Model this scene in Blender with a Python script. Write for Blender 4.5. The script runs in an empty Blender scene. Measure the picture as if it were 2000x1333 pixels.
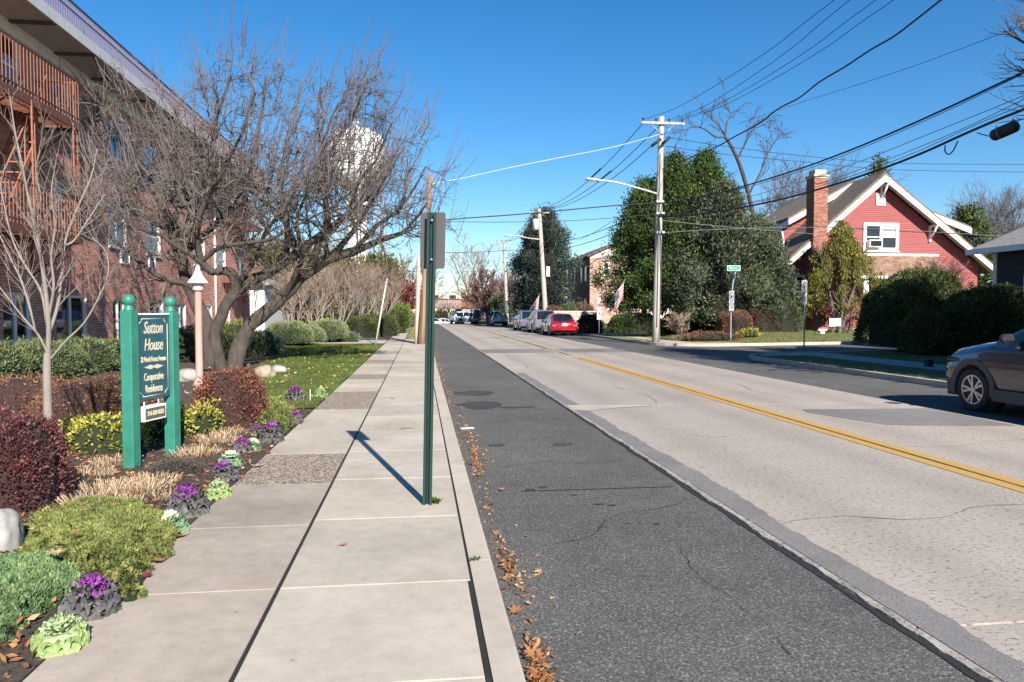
import bpy, math, random
import numpy as np
from mathutils import Vector, Matrix, Quaternion, noise

R = math.radians
scene = bpy.context.scene
COL = scene.collection
rnd = random.Random(7)

# ------------------------------------------------------------------ camera
CAM_Z = 1.60
FPX = 1444.0                      # focal length in photo pixels (photo is 2000 px wide)
YAW = math.atan(181.0 / FPX)
PITCH = math.atan(57.5 / FPX)
fwd = Vector((math.sin(YAW) * math.cos(PITCH), math.cos(YAW) * math.cos(PITCH), -math.sin(PITCH)))
rgt = Vector((math.cos(YAW), -math.sin(YAW), 0))
upv = rgt.cross(fwd)
CAM = Vector((0, 0, CAM_Z))
cam_data = bpy.data.cameras.new('camera')
cam = bpy.data.objects.new('camera', cam_data)
COL.objects.link(cam)
cam_data.sensor_width = 36.0
cam_data.lens = 36.0 * FPX / 2000.0
cam_data.clip_start = 0.05
cam_data.clip_end = 6000
cam.matrix_world = Matrix(((rgt.x, upv.x, -fwd.x, 0), (rgt.y, upv.y, -fwd.y, 0),
                           (rgt.z, upv.z, -fwd.z, CAM_Z), (0, 0, 0, 1)))
scene.camera = cam

# ------------------------------------------------------------------ light
SUN_EL = R(31.0)
SUN_H = Vector((0.25, -0.968)).normalized()
sun_dir = Vector((SUN_H.x * math.cos(SUN_EL), SUN_H.y * math.cos(SUN_EL), math.sin(SUN_EL)))
world = bpy.data.worlds.new('World')
scene.world = world
world.use_nodes = True
wn = world.node_tree
wn.nodes.clear()
w_out = wn.nodes.new('ShaderNodeOutputWorld')
w_bg = wn.nodes.new('ShaderNodeBackground')
w_sky = wn.nodes.new('ShaderNodeTexSky')
w_sky.sky_type = 'NISHITA'
w_sky.sun_disc = False
w_sky.sun_elevation = SUN_EL
w_sky.sun_rotation = math.atan2(SUN_H.x, SUN_H.y)
w_sky.altitude = 30
w_sky.air_density = 1.0
w_sky.dust_density = 0.0
w_sky.ozone_density = 4.0
w_bg.inputs['Strength'].default_value = 0.078
w_hs = wn.nodes.new('ShaderNodeHueSaturation'); w_hs.inputs['Saturation'].default_value = 1.30
wn.links.new(w_sky.outputs[0], w_hs.inputs['Color']); wn.links.new(w_hs.outputs[0], w_bg.inputs['Color'])
wn.links.new(w_bg.outputs[0], w_out.inputs['Surface'])
sun_data = bpy.data.lights.new('sun', 'SUN')
sun_data.energy = 5.0
sun_data.angle = R(0.53)
sun_data.color = (1.0, 0.93, 0.83)
sun = bpy.data.objects.new('sun', sun_data)
sun.rotation_euler = (-sun_dir).to_track_quat('-Z', 'Y').to_euler()
sun.location = sun_dir * 60
COL.objects.link(sun)
vs = scene.view_settings
vs.view_transform = 'Standard'
vs.look = 'None'
vs.exposure = 0.92
vs.gamma = 1.0
vs.use_curve_mapping = False
scene.cycles.max_bounces = 6
scene.cycles.transparent_max_bounces = 8

# ------------------------------------------------------------------ placing: a photo pixel to a world point
def ray(px, py):
    return fwd * FPX + rgt * (px - 1000.0) - upv * (py - 666.5)
def G(px, py, z=0.0):
    d = ray(px, py); t = (z - CAM_Z) / d.z
    return CAM + d * t
def Dp(px, py, Y):
    d = ray(px, py); return CAM + d * (Y / d.y)
def Xp(px, py, X):
    d = ray(px, py); return CAM + d * (X / d.x)

# ------------------------------------------------------------------ objects
def link(o, parent=None):
    COL.objects.link(o)
    if parent is not None:
        o.parent = parent
    return o
def tag(o, label=None, cat=None, group=None, kind=None):
    if label: o['label'] = label
    if cat: o['category'] = cat
    if group: o['group'] = group
    if kind: o['kind'] = kind
    return o
def thing(name, label, cat, loc=(0, 0, 0), rz=0.0, group=None):
    o = bpy.data.objects.new(name, None)
    o.empty_display_size = 0.2
    o.location = loc; o.rotation_euler = (0, 0, rz)
    link(o); return tag(o, label, cat, group)
def copy_tree(o, parent=None):
    c = o.copy(); COL.objects.link(c); c.parent = parent
    for ch in list(o.children):
        copy_tree(ch, c)
    return c
def root_of(o):
    while o.parent is not None: o = o.parent
    return o

def np_mesh(name, verts, quads=None, tris=None, mats=(), smooth=False, quad_m=None):
    """verts (N,3); quads (Q,4); tris (T,3)"""
    me = bpy.data.meshes.new(name)
    verts = np.asarray(verts, dtype=np.float32)
    me.vertices.add(len(verts)); me.vertices.foreach_set('co', verts.ravel())
    q = np.asarray(quads, dtype=np.int32).reshape(-1, 4) if quads is not None and len(quads) else np.zeros((0, 4), np.int32)
    t = np.asarray(tris, dtype=np.int32).reshape(-1, 3) if tris is not None and len(tris) else np.zeros((0, 3), np.int32)
    nl = q.size + t.size
    me.loops.add(nl)
    me.loops.foreach_set('vertex_index', np.concatenate([q.ravel(), t.ravel()]).astype(np.int32))
    me.polygons.add(len(q) + len(t))
    st = np.concatenate([np.arange(len(q)) * 4, q.size + np.arange(len(t)) * 3]).astype(np.int32)
    me.polygons.foreach_set('loop_start', st)
    me.polygons.foreach_set('use_smooth', np.full(len(st), smooth, dtype=bool))
    if quad_m is not None:
        me.polygons.foreach_set('material_index', np.asarray(quad_m, dtype=np.int32))
    for m in mats: me.materials.append(m)
    me.update(calc_edges=True); me.validate()
    return me
def np_obj(name, me, parent=None, origin=None):
    o = bpy.data.objects.new(name, me)
    link(o, parent)
    if origin is not None: o.location = origin
    return o

class MB:
    """collects shapes in world (or local) coordinates and links them as one mesh object"""
    def __init__(s):
        s.v = []; s.f = []; s.sm = []; s.mi = []; s.cm = 0; s.smooth = False
    def add(s, vs_, fs, smooth=None):
        b = len(s.v); s.v.extend([tuple(p) for p in vs_])
        k = s.smooth if smooth is None else smooth
        for f in fs:
            s.f.append(tuple(b + i for i in f)); s.sm.append(k); s.mi.append(s.cm)
        return b
    def box(s, c, size, rz=0.0, rot=None):
        hx, hy, hz = size[0] / 2, size[1] / 2, size[2] / 2
        m = rot if rot is not None else Matrix.Rotation(rz, 3, 'Z')
        c = Vector(c)
        vs_ = [c + m @ Vector((x * hx, y * hy, z * hz)) for x in (-1, 1) for y in (-1, 1) for z in (-1, 1)]
        s.add(vs_, [(0, 1, 3, 2), (4, 6, 7, 5), (0, 4, 5, 1), (2, 3, 7, 6), (0, 2, 6, 4), (1, 5, 7, 3)], False)
    def span(s, a, b):
        s.box([(a[i] + b[i]) / 2 for i in range(3)], [abs(b[i] - a[i]) for i in range(3)])
    def bbox(s, c, size, bev, rot=None):
        """box with chamfered edges"""
        h = [max(x / 2, 1e-4) for x in size]; bev = min(bev, min(h) * 0.8)
        m = rot if rot is not None else Matrix.Identity(3); c = Vector(c)
        pts = []; idx = {}
        for sx in (-1, 1):
            for sy in (-1, 1):
                for sz in (-1, 1):
                    for ax in range(3):
                        p = [sx * h[0], sy * h[1], sz * h[2]]
                        for j in range(3):
                            if j != ax: p[j] -= math.copysign(bev, p[j])
                        idx[(sx, sy, sz, ax)] = len(pts); pts.append(c + m @ Vector(p))
        fs = []
        def orient(f):
            a, b_, d = pts[f[0]], pts[f[1]], pts[f[2]]
            n = (b_ - a).cross(d - a); ctr = sum((pts[i] for i in f), Vector()) / len(f)
            return f if n.dot(ctr - c) > 0 else f[::-1]
        for ax in range(3):
            o1, o2 = [j for j in range(3) if j != ax]
            for sg in (-1, 1):
                q = []
                for a_, b_ in ((-1, -1), (1, -1), (1, 1), (-1, 1)):
                    k = [0, 0, 0]; k[ax] = sg; k[o1] = a_; k[o2] = b_
                    q.append(idx[(k[0], k[1], k[2], ax)])
                fs.append(orient(tuple(q)))
            for a_ in (-1, 1):
                for b_ in (-1, 1):
                    k0 = [0, 0, 0]; k0[o1] = a_; k0[o2] = b_; k0[ax] = -1
                    k1 = list(k0); k1[ax] = 1
                    fs.append(orient((idx[(*k0, o1)], idx[(*k0, o2)], idx[(*k1, o2)], idx[(*k1, o1)])))
        for sx in (-1, 1):
            for sy in (-1, 1):
                for sz in (-1, 1):
                    fs.append(orient(tuple(idx[(sx, sy, sz, a_)] for a_ in range(3))))
        s.add(pts, fs, False)
    def tube(s, pts, radii, sides=6, cap=True, smooth=True):
        pts = [Vector(p) for p in pts]; n = len(pts)
        if not hasattr(radii, '__len__'): radii = [radii] * n
        b = len(s.v); prev = None
        for i in range(n):
            t = (pts[min(i + 1, n - 1)] - pts[max(i - 1, 0)])
            t = t.normalized() if t.length > 1e-9 else Vector((0, 0, 1))
            if prev is None:
                a = t.cross(Vector((0, 0, 1)) if abs(t.z) < 0.9 else Vector((1, 0, 0))).normalized()
            else:
                a = prev - t * prev.dot(t)
                a = a.normalized() if a.length > 1e-6 else t.orthogonal().normalized()
            prev = a; c = t.cross(a)
            for k in range(sides):
                w = 2 * math.pi * k / sides
                s.v.append(tuple(pts[i] + (a * math.cos(w) + c * math.sin(w)) * radii[i]))
        for i in range(n - 1):
            for k in range(sides):
                k2 = (k + 1) % sides
                s.f.append((b + i * sides + k, b + i * sides + k2, b + (i + 1) * sides + k2, b + (i + 1) * sides + k))
                s.sm.append(smooth); s.mi.append(s.cm)
        if cap:
            s.f.append(tuple(b + k for k in range(sides))[::-1]); s.sm.append(False); s.mi.append(s.cm)
            s.f.append(tuple(b + (n - 1) * sides + k for k in range(sides))); s.sm.append(False); s.mi.append(s.cm)
    def lathe(s, c, prof, sides=16, smooth=True, rot=None):
        """prof: list of (r, z)"""
        c = Vector(c); m = rot if rot is not None else Matrix.Identity(3); b = len(s.v)
        for r, z in prof:
            for k in range(sides):
                w = 2 * math.pi * k / sides
                s.v.append(tuple(c + m @ Vector((r * math.cos(w), r * math.sin(w), z))))
        for i in range(len(prof) - 1):
            for k in range(sides):
                k2 = (k + 1) % sides
                s.f.append((b + i * sides + k, b + i * sides + k2, b + (i + 1) * sides + k2, b + (i + 1) * sides + k))
                s.sm.append(smooth); s.mi.append(s.cm)
        s.f.append(tuple(b + k for k in range(sides))[::-1]); s.sm.append(False); s.mi.append(s.cm)
        s.f.append(tuple(b + (len(prof) - 1) * sides + k for k in range(sides))); s.sm.append(False); s.mi.append(s.cm)
    def prism(s, poly, d):
        """closed planar polygon (3D points) swept along vector d"""
        poly = [Vector(p) for p in poly]; d = Vector(d); n = len(poly)
        nrm = Vector()
        for i in range(n):
            a, b_ = poly[i], poly[(i + 1) % n]
            nrm += a.cross(b_)
        if nrm.dot(d) > 0: poly = poly[::-1]
        vs_ = poly + [p + d for p in poly]
        fs = [tuple(range(n)), tuple(range(2 * n - 1, n - 1, -1))]
        fs += [(i, i + n, (i + 1) % n + n, (i + 1) % n) for i in range(n)]
        s.add(vs_, fs, False)
    def quad(s, a, b, c, d): s.add([a, b, c, d], [(0, 1, 2, 3)], False)
    def build(s, name, mat, parent=None, local=False):
        me = bpy.data.meshes.new(name)
        off = Vector((0, 0, 0))
        if parent is not None and not local: off = Vector(root_of(parent).location)
        elif parent is None and not local and s.v:
            a = np.array(s.v); off = Vector(((a[:, 0].min() + a[:, 0].max()) / 2, (a[:, 1].min() + a[:, 1].max()) / 2, a[:, 2].min()))
        me.from_pydata([(x - off.x, y - off.y, z - off.z) for x, y, z in s.v], [], s.f)
        me.polygons.foreach_set('use_smooth', s.sm); me.polygons.foreach_set('material_index', s.mi)
        for m in (mat if isinstance(mat, (list, tuple)) else [mat]): me.materials.append(m)
        me.update()
        o = bpy.data.objects.new(name, me); link(o, parent)
        if parent is None and not local: o.location = off
        return o
def struct(o): o['kind'] = 'structure'; return o

def catmull(pts, n=8):
    P = [Vector(p) for p in pts]
    if len(P) < 3: return [P[0].lerp(P[-1], i / n) for i in range(n + 1)]
    P = [P[0] * 2 - P[1]] + P + [P[-1] * 2 - P[-2]]
    out = []
    for i in range(1, len(P) - 2):
        p0, p1, p2, p3 = P[i - 1:i + 3]
        for k in range(n):
            t = k / n
            out.append(0.5 * ((2 * p1) + (p2 - p0) * t + (2 * p0 - 5 * p1 + 4 * p2 - p3) * t * t + (3 * p1 - p0 - 3 * p2 + p3) * t ** 3))
    out.append(P[-2]); return out

# ------------------------------------------------------------------ materials
def new_mat(name):
    m = bpy.data.materials.new(name); m.use_nodes = True
    nt = m.node_tree; nt.nodes.clear()
    out = nt.nodes.new('ShaderNodeOutputMaterial'); p = nt.nodes.new('ShaderNodeBsdfPrincipled')
    nt.links.new(p.outputs[0], out.inputs['Surface'])
    return m, nt, p
def coords(nt, scale=(1, 1, 1)):
    tc = nt.nodes.new('ShaderNodeTexCoord'); mp = nt.nodes.new('ShaderNodeMapping')
    mp.inputs['Scale'].default_value = scale
    nt.links.new(tc.outputs['Object'], mp.inputs['Vector']); return mp.outputs[0]
def wcoords(nt, scale=(1, 1, 1)):
    g = nt.nodes.new('ShaderNodeNewGeometry'); mp = nt.nodes.new('ShaderNodeMapping')
    mp.inputs['Scale'].default_value = scale
    nt.links.new(g.outputs['Position'], mp.inputs['Vector']); return mp.outputs[0]
def noise_tex(nt, vec, scale, detail=4, rough=0.6):
    n = nt.nodes.new('ShaderNodeTexNoise'); n.inputs['Scale'].default_value = scale
    n.inputs['Detail'].default_value = detail; n.inputs['Roughness'].default_value = rough
    nt.links.new(vec, n.inputs['Vector']); return n.outputs['Fac']
def ramp(nt, fac, stops):
    r = nt.nodes.new('ShaderNodeValToRGB'); e = r.color_ramp.elements
    while len(e) > 1: e.remove(e[-1])
    for i, (p, c) in enumerate(stops):
        k = e[0] if i == 0 else e.new(p)
        k.position = p; k.color = (c[0], c[1], c[2], 1) if hasattr(c, '__len__') else (c, c, c, 1)
    nt.links.new(fac, r.inputs[0]); return r.outputs[0]
def mixc(nt, fac, a, b, mode='MIX'):
    m = nt.nodes.new('ShaderNodeMix'); m.data_type = 'RGBA'; m.blend_type = mode
    if hasattr(fac, 'is_linked'): nt.links.new(fac, m.inputs[0])
    else: m.inputs[0].default_value = fac
    for i, x in ((6, a), (7, b)):
        if hasattr(x, 'is_linked'): nt.links.new(x, m.inputs[i])
        else: m.inputs[i].default_value = (x[0], x[1], x[2], 1)
    return m.outputs[2]
def bump(nt, p, h, strength, dist=0.01):
    b = nt.nodes.new('ShaderNodeBump'); b.inputs['Strength'].default_value = strength
    b.inputs['Distance'].default_value = dist
    nt.links.new(h, b.inputs['Height']); nt.links.new(b.outputs[0], p.inputs['Normal'])
def mat(name, c, rough=0.7, var=0.25, scale=8.0, bmp=0.0, metal=0.0, spec=None, c2=None, stretch=(1, 1, 1), coat=0.0, bscale=None, bdist=0.01):
    m, nt, p = new_mat(name)
    v = coords(nt, stretch)
    f = noise_tex(nt, v, scale, 6, 0.62)
    lo = c2 if c2 is not None else tuple(x * (1 - var) for x in c)
    hi = tuple(min(1, x * (1 + var * 0.6)) for x in c) if c2 is None else c
    nt.links.new(ramp(nt, f, [(0.3, lo), (0.7, hi)]), p.inputs['Base Color'])
    p.inputs['Roughness'].default_value = rough; p.inputs['Metallic'].default_value = metal
    if spec is not None: p.inputs['Specular IOR Level'].default_value = spec
    if coat: p.inputs['Coat Weight'].default_value = coat; p.inputs['Coat Roughness'].default_value = 0.05
    if bmp: bump(nt, p, noise_tex(nt, v, bscale or scale * 4, 4), bmp, bdist)
    return m
def island(name, stops, rough=0.65, trans=0.0, spec=0.3, bmp=0.0, mott=None):
    """colour picked per loose piece (leaf, brick, blade)"""
    m, nt, p = new_mat(name)
    g = nt.nodes.new('ShaderNodeNewGeometry')
    c = ramp(nt, g.outputs['Random Per Island'], stops)
    if mott:                            # random clump mottling: leaf age, plus dark gaps painted in for self-shadow
        c = mixc(nt, 1.0, c, ramp(nt, noise_tex(nt, wcoords(nt), mott, 3, .7), [(.36, (.55, .57, .58)), (.62, (1.15, 1.12, 1.0))]), 'MULTIPLY')
    nt.links.new(c, p.inputs['Base Color']); p.inputs['Roughness'].default_value = rough
    p.inputs['Specular IOR Level'].default_value = spec
    if bmp: bump(nt, p, noise_tex(nt, coords(nt), 60, 4), bmp, 0.004)
    if trans:
        t = nt.nodes.new('ShaderNodeBsdfTranslucent'); nt.links.new(c, t.inputs[0])
        mx = nt.nodes.new('ShaderNodeMixShader'); mx.inputs[0].default_value = trans
        nt.links.new(p.outputs[0], mx.inputs[1]); nt.links.new(t.outputs[0], mx.inputs[2])
        o = [n for n in nt.nodes if n.type == 'OUTPUT_MATERIAL'][0]
        nt.links.new(mx.outputs[0], o.inputs['Surface'])
    return m
def glass_mat(name, tint=(0.6, 0.65, 0.68), refl=(0.9, 0.95, 1.0), base=0.10):
    m, nt, p = new_mat(name)
    nt.nodes.remove(p)
    o = [n for n in nt.nodes if n.type == 'OUTPUT_MATERIAL'][0]
    tr = nt.nodes.new('ShaderNodeBsdfTransparent'); tr.inputs[0].default_value = (*tint, 1)
    gl = nt.nodes.new('ShaderNodeBsdfGlossy'); gl.inputs[0].default_value = (*refl, 1); gl.inputs['Roughness'].default_value = 0.03
    fr = nt.nodes.new('ShaderNodeFresnel'); fr.inputs[0].default_value = 1.5
    ad = nt.nodes.new('ShaderNodeMath'); ad.operation = 'ADD'; ad.inputs[1].default_value = base; ad.use_clamp = True
    nt.links.new(fr.outputs[0], ad.inputs[0])
    mx = nt.nodes.new('ShaderNodeMixShader'); nt.links.new(ad.outputs[0], mx.inputs[0])
    nt.links.new(tr.outputs[0], mx.inputs[1]); nt.links.new(gl.outputs[0], mx.inputs[2])
    nt.links.new(mx.outputs[0], o.inputs['Surface'])
    return m

# ground materials -------------------------------------------------
def speckle_mat(name, base, dark, light, sc, dark_at=0.36, light_at=0.66, stain=0.25, stain_sc=0.6, rough=0.9, bmp=0.3, stretch=(1, 1, 1), per_piece=0.0, tracks=(), spots=0.0):
    m, nt, p = new_mat(name)
    v = wcoords(nt, stretch)
    f = noise_tex(nt, v, sc, 3, 0.75)
    c = ramp(nt, f, [(dark_at - 0.05, dark), (dark_at + 0.03, base), (light_at - 0.04, base), (light_at + 0.05, light)])
    s = noise_tex(nt, v, stain_sc, 6, 0.6)
    k = ramp(nt, s, [(0.3, 1 - stain), (0.68, 1.0 + stain * 0.25)])
    c = mixc(nt, 1.0, c, k, 'MULTIPLY')
    f3 = noise_tex(nt, v, stain_sc * 9, 5, 0.7)
    c = mixc(nt, 1.0, c, ramp(nt, f3, [(0.3, 1 - stain * 0.6), (0.6, 1.0)]), 'MULTIPLY')
    if per_piece:                       # every slab weathers a little differently
        oi = nt.nodes.new('ShaderNodeObjectInfo')
        c = mixc(nt, 1.0, c, ramp(nt, oi.outputs['Random'], [(0, (1 - per_piece,) * 3), (.5, (1, .985, .96)), (1, (1.0, 1.0, 1.0))]), 'MULTIPLY')
    if spots:                           # scattered small dark droppings, gum and grit
        vo = nt.nodes.new('ShaderNodeTexVoronoi'); vo.inputs['Scale'].default_value = 3.2; nt.links.new(v, vo.inputs['Vector'])
        c = mixc(nt, 1.0, c, ramp(nt, vo.outputs['Distance'], [(.035, (1 - spots,) * 3), (.06, (1, 1, 1))]), 'MULTIPLY')
    if tracks:                          # tyre polished paths along the lanes
        sx = nt.nodes.new('ShaderNodeSeparateXYZ'); g_ = nt.nodes.new('ShaderNodeNewGeometry'); nt.links.new(g_.outputs['Position'], sx.inputs[0])
        st = [(0, (1, 1, 1))]
        for t_ in tracks: st += [((t_ - .45) / 10, (1, 1, 1)), (t_ / 10, (.86, .86, .865)), ((t_ + .45) / 10, (1, 1, 1))]
        dv = nt.nodes.new('ShaderNodeMath'); dv.operation = 'MULTIPLY'; dv.inputs[1].default_value = .1; nt.links.new(sx.outputs[0], dv.inputs[0])
        c = mixc(nt, 1.0, c, ramp(nt, dv.outputs[0], st), 'MULTIPLY')
    nt.links.new(c, p.inputs['Base Color']); p.inputs['Roughness'].default_value = rough
    p.inputs['Specular IOR Level'].default_value = 0.25
    bump(nt, p, f, bmp, 0.006)
    return m
M = {}
M['walk'] = speckle_mat('pale concrete', (0.53, 0.465, 0.385), (0.42, 0.36, 0.29), (0.59, 0.53, 0.45), 70, 0.36, 0.68, stain=0.26, stain_sc=0.9, bmp=0.12, per_piece=.10, spots=.35)
M['walk_old'] = speckle_mat('weathered concrete', (0.455, 0.39, 0.325), (0.33, 0.28, 0.23), (0.53, 0.47, 0.40), 75, 0.38, 0.68, stain=0.30, stain_sc=0.8, bmp=0.15, per_piece=.14, spots=.4)
M['kerb'] = speckle_mat('kerb concrete', (0.51, 0.445, 0.365), (0.38, 0.33, 0.265), (0.57, 0.51, 0.43), 120, 0.33, 0.72, stain=0.22, stain_sc=1.2, bmp=0.15)
M['asphalt'] = speckle_mat('asphalt', (0.118, 0.113, 0.106), (0.042, 0.039, 0.036), (0.33, 0.315, 0.295), 70, 0.41, 0.595, stain=0.30, stain_sc=0.35, bmp=0.6)
M['asphalt_side'] = speckle_mat('worn asphalt', (0.13, 0.125, 0.118), (0.055, 0.053, 0.05), (0.29, 0.275, 0.26), 55, 0.42, 0.62, stain=0.25, stain_sc=0.3, bmp=0.5)
M['road'] = speckle_mat('road concrete', (0.43, 0.375, 0.325), (0.17, 0.145, 0.12), (0.54, 0.48, 0.425), 38, 0.41, 0.62, stain=0.13, stain_sc=0.28, bmp=0.35, stretch=(0.6, 1, 1), per_piece=.07, tracks=(3.3, 4.75, 6.2, 7.6), spots=.3)
M['road_patch'] = speckle_mat('grey patch concrete', (0.24, 0.225, 0.215), (0.11, 0.1, 0.1), (0.34, 0.32, 0.31), 48, 0.38, 0.66, stain=0.25, stain_sc=0.5, bmp=0.3)
M['seal'] = speckle_mat('bluish joint filler', (0.225, 0.213, 0.205), (0.10, 0.097, 0.093), (0.38, 0.365, 0.35), 80, 0.40, 0.64, stain=0.2, stain_sc=1.5, bmp=0.5)
M['rim'] = speckle_mat('broken concrete edge', (0.42, 0.38, 0.33), (0.12, 0.11, 0.09), (0.55, 0.5, 0.44), 40, 0.42, 0.66, stain=0.4, stain_sc=3, bmp=0.6)
M['tar'] = mat('dark joint', (0.02, 0.019, 0.018), 0.9, 0.4, 20)
M['soil'] = mat('bare soil', (0.085, 0.062, 0.045), 0.95, 0.5, 14, 0.6, bdist=0.02)
M['mulch'] = mat('mulch', (0.085, 0.062, 0.048), 0.95, 0.6, 30, 0.8, bdist=0.02)
M['earth'] = mat('dull winter grass', (0.12, 0.115, 0.05), 0.95, 0.4, 1.5, 0.3)
M['lawn'] = mat('lawn soil and thatch', (0.10, 0.12, 0.032), 0.95, 0.5, 3, 0.6, bdist=0.02)

def agg_mat():
    m, nt, p = new_mat('exposed aggregate')
    v = wcoords(nt)
    vo = nt.nodes.new('ShaderNodeTexVoronoi'); vo.inputs['Scale'].default_value = 58
    nt.links.new(v, vo.inputs['Vector'])
    sp = nt.nodes.new('ShaderNodeSeparateColor'); nt.links.new(vo.outputs['Color'], sp.inputs[0])
    c = ramp(nt, sp.outputs[0], [(0.0, (0.20, 0.15, 0.11)), (0.25, (0.42, 0.34, 0.255)), (0.6, (0.54, 0.45, 0.35)), (0.85, (0.46, 0.34, 0.25)), (1.0, (0.66, 0.58, 0.49))])
    d = ramp(nt, vo.outputs['Distance'], [(0.30, 1.0), (0.70, 0.30)])
    c = mixc(nt, 1.0, c, d, 'MULTIPLY')
    nt.links.new(c, p.inputs['Base Color']); p.inputs['Roughness'].default_value = 0.85
    bump(nt, p, d, 0.5, 0.01)
    return m
M['agg'] = agg_mat()
def paint_mat():
    m, nt, p = new_mat('worn yellow paint')
    v = wcoords(nt)
    f = noise_tex(nt, v, 38, 4, 0.8)
    c = ramp(nt, f, [(0.38, (0.33, 0.25, 0.16)), (0.47, (0.50, 0.29, 0.055)), (0.7, (0.58, 0.35, 0.075))])
    sepv = nt.nodes.new('ShaderNodeSeparateXYZ'); nt.links.new(v, sepv.inputs[0])
    nt.links.new(c, p.inputs['Base Color']); p.inputs['Roughness'].default_value = 0.75
    bump(nt, p, f, 0.3, 0.004); return m
M['yellow'] = paint_mat()
M['yellow_worn'] = speckle_mat('almost worn off yellow paint', (0.44, 0.36, 0.25), (0.33, 0.29, 0.24), (0.5, 0.38, 0.2), 30, 0.42, 0.6, stain=0.2, stain_sc=1.5, bmp=0.2)
M['white'] = mat('white paint', (0.80, 0.79, 0.76), 0.55, 0.08, 6)
M['vinyl'] = mat('white vinyl', (0.78, 0.79, 0.79), 0.4, 0.05, 5)
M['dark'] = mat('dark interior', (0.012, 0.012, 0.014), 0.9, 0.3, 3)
M['black'] = mat('black rubber', (0.018, 0.018, 0.018), 0.6, 0.3, 10)
M['glass'] = glass_mat('window glass')
M['curtain'] = mat('pale curtain', (0.62, 0.60, 0.56), 0.9, 0.15, 12, stretch=(8, 8, 0.5))
M['steel'] = mat('galvanised steel', (0.42, 0.43, 0.44), 0.45, 0.2, 14, metal=0.6)
M['alu'] = mat('sign back aluminium', (0.075, 0.07, 0.07), 0.65, 0.1, 6, metal=0.0)
M['green_post'] = mat('dark green sign post paint', (0.014, 0.042, 0.036), 0.45, 0.25, 12)
# ------------------------------------------------------------------ lettering (made first, while the scene is small)
def text_mesh(s, size, shear=0.0, squash=1.0, extrude=0.002, bold=0.0, space=1.0):
    cu = bpy.data.curves.new('lettering', 'FONT'); cu.body = s; cu.size = size; cu.shear = shear
    cu.extrude = extrude; cu.align_x = 'CENTER'; cu.align_y = 'CENTER'; cu.offset = bold; cu.space_character = space
    cu.resolution_u = 3
    o = bpy.data.objects.new('lettering', cu); COL.objects.link(o)
    me = bpy.data.meshes.new_from_object(o.evaluated_get(bpy.context.evaluated_depsgraph_get()))
    bpy.data.objects.remove(o); bpy.data.curves.remove(cu)
    if squash != 1.0:
        a = np.zeros(len(me.vertices) * 3, np.float32); me.vertices.foreach_get('co', a)
        a[0::3] *= squash; me.vertices.foreach_set('co', a)
    return me
T = {
    'sutton': text_mesh('Sutton', 0.165, 0.30, 0.66, bold=0.0012),
    'house': text_mesh('House', 0.165, 0.30, 0.66, bold=0.0012),
    'addr': text_mesh('22 North Forest Avenue', 0.072, 0.0, 0.53, bold=0.0012),
    'coop': text_mesh('Cooperative', 0.105, 0.0, 0.56, bold=0.001),
    'res': text_mesh('Residences', 0.105, 0.0, 0.56, bold=0.001),
    'phone': text_mesh('516-829-8323', 0.062, 0.0, 0.72, bold=0.001),
    'street': text_mesh('Vincent', 0.17, 0.0, 0.75),
    'ends': text_mesh('NO TURNS', 0.085, 0.0, 0.8),
}
def place_text(key, name, m, pos, xdir, parent, up=Vector((0, 0, 1))):
    """letters lie in the plane spanned by xdir and up"""
    me = T[key]; 
    if not me.materials: me.materials.append(m)
    o = bpy.data.objects.new(name, me); link(o, parent)
    x = Vector(xdir).normalized(); y = up; z = x.cross(y)
    off = Vector(root_of(parent).location)
    p = Vector(pos) - off
    o.matrix_local = Matrix(((x.x, y.x, z.x, p.x), (x.y, y.y, z.y, p.y), (x.z, y.z, z.z, p.z), (0, 0, 0, 1)))
    return o

# ------------------------------------------------------------------ terrain: level street, dipping beyond a crest
def gz(y):
    if y < 100: return 0.0
    t = min(1.0, (y - 100) / 70.0)
    return -3.0 * t * t * (3 - 2 * t)
def sheet(name, x0, x1, ys, z, m, wob=None):
    """a strip along the street that follows the terrain"""
    mb = MB()
    for a, b in zip(ys[:-1], ys[1:]):
        mb.quad((x0, a, z + gz(a)), (x1, a, z + gz(a)), (x1, b, z + gz(b)), (x0, b, z + gz(b)))
    return struct(mb.build(name, m))
YS = [-14, -4, 6, 16, 26, 40, 55, 70, 85, 100, 110, 120, 130, 140, 150, 160, 172, 220, 400, 900, 2500]
sheet('ground', -1500, 1500, YS, -0.10, M['earth'])
NEAR = [y for y in YS if y <= 400]
# left kerb side asphalt lane, right asphalt lane, side street
sheet('road_shoulder', 0.20, 2.47, NEAR, -0.004, M['asphalt'])
sheet('parking_lane', 8.36, 10.95, NEAR, -0.004, M['asphalt_side'])

def wob_strip(name, m, xa, xb, y0, y1, z, amp_a=0.0, amp_b=0.0, step=0.08, seed=1, thick=None, parent=None):
    """strip along the street with ragged edges"""
    n = max(2, int((y1 - y0) / step)); v = []; q = []
    for i in range(n + 1):
        y = y0 + (y1 - y0) * i / n
        e = min(1.0, i / 6.0, (n - i) / 6.0)
        a = xa + amp_a * (noise.noise((seed * 9.1, y * 2.1, 0)) + 0.6 * noise.noise((seed * 3.3, y * 9, 4)))
        b = xb + amp_b * (noise.noise((seed * 5.7, y * 1.7, 8)) + 0.7 * noise.noise((seed * 2.3, y * 8, 3)))
        v += [(a, y, z), (b, y, z)]
        if i: q.append((2 * i - 2, 2 * i - 1, 2 * i + 1, 2 * i))
    me = np_mesh(name, v, q, None, [m]); o = np_obj(name, me, parent)
    return o
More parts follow.
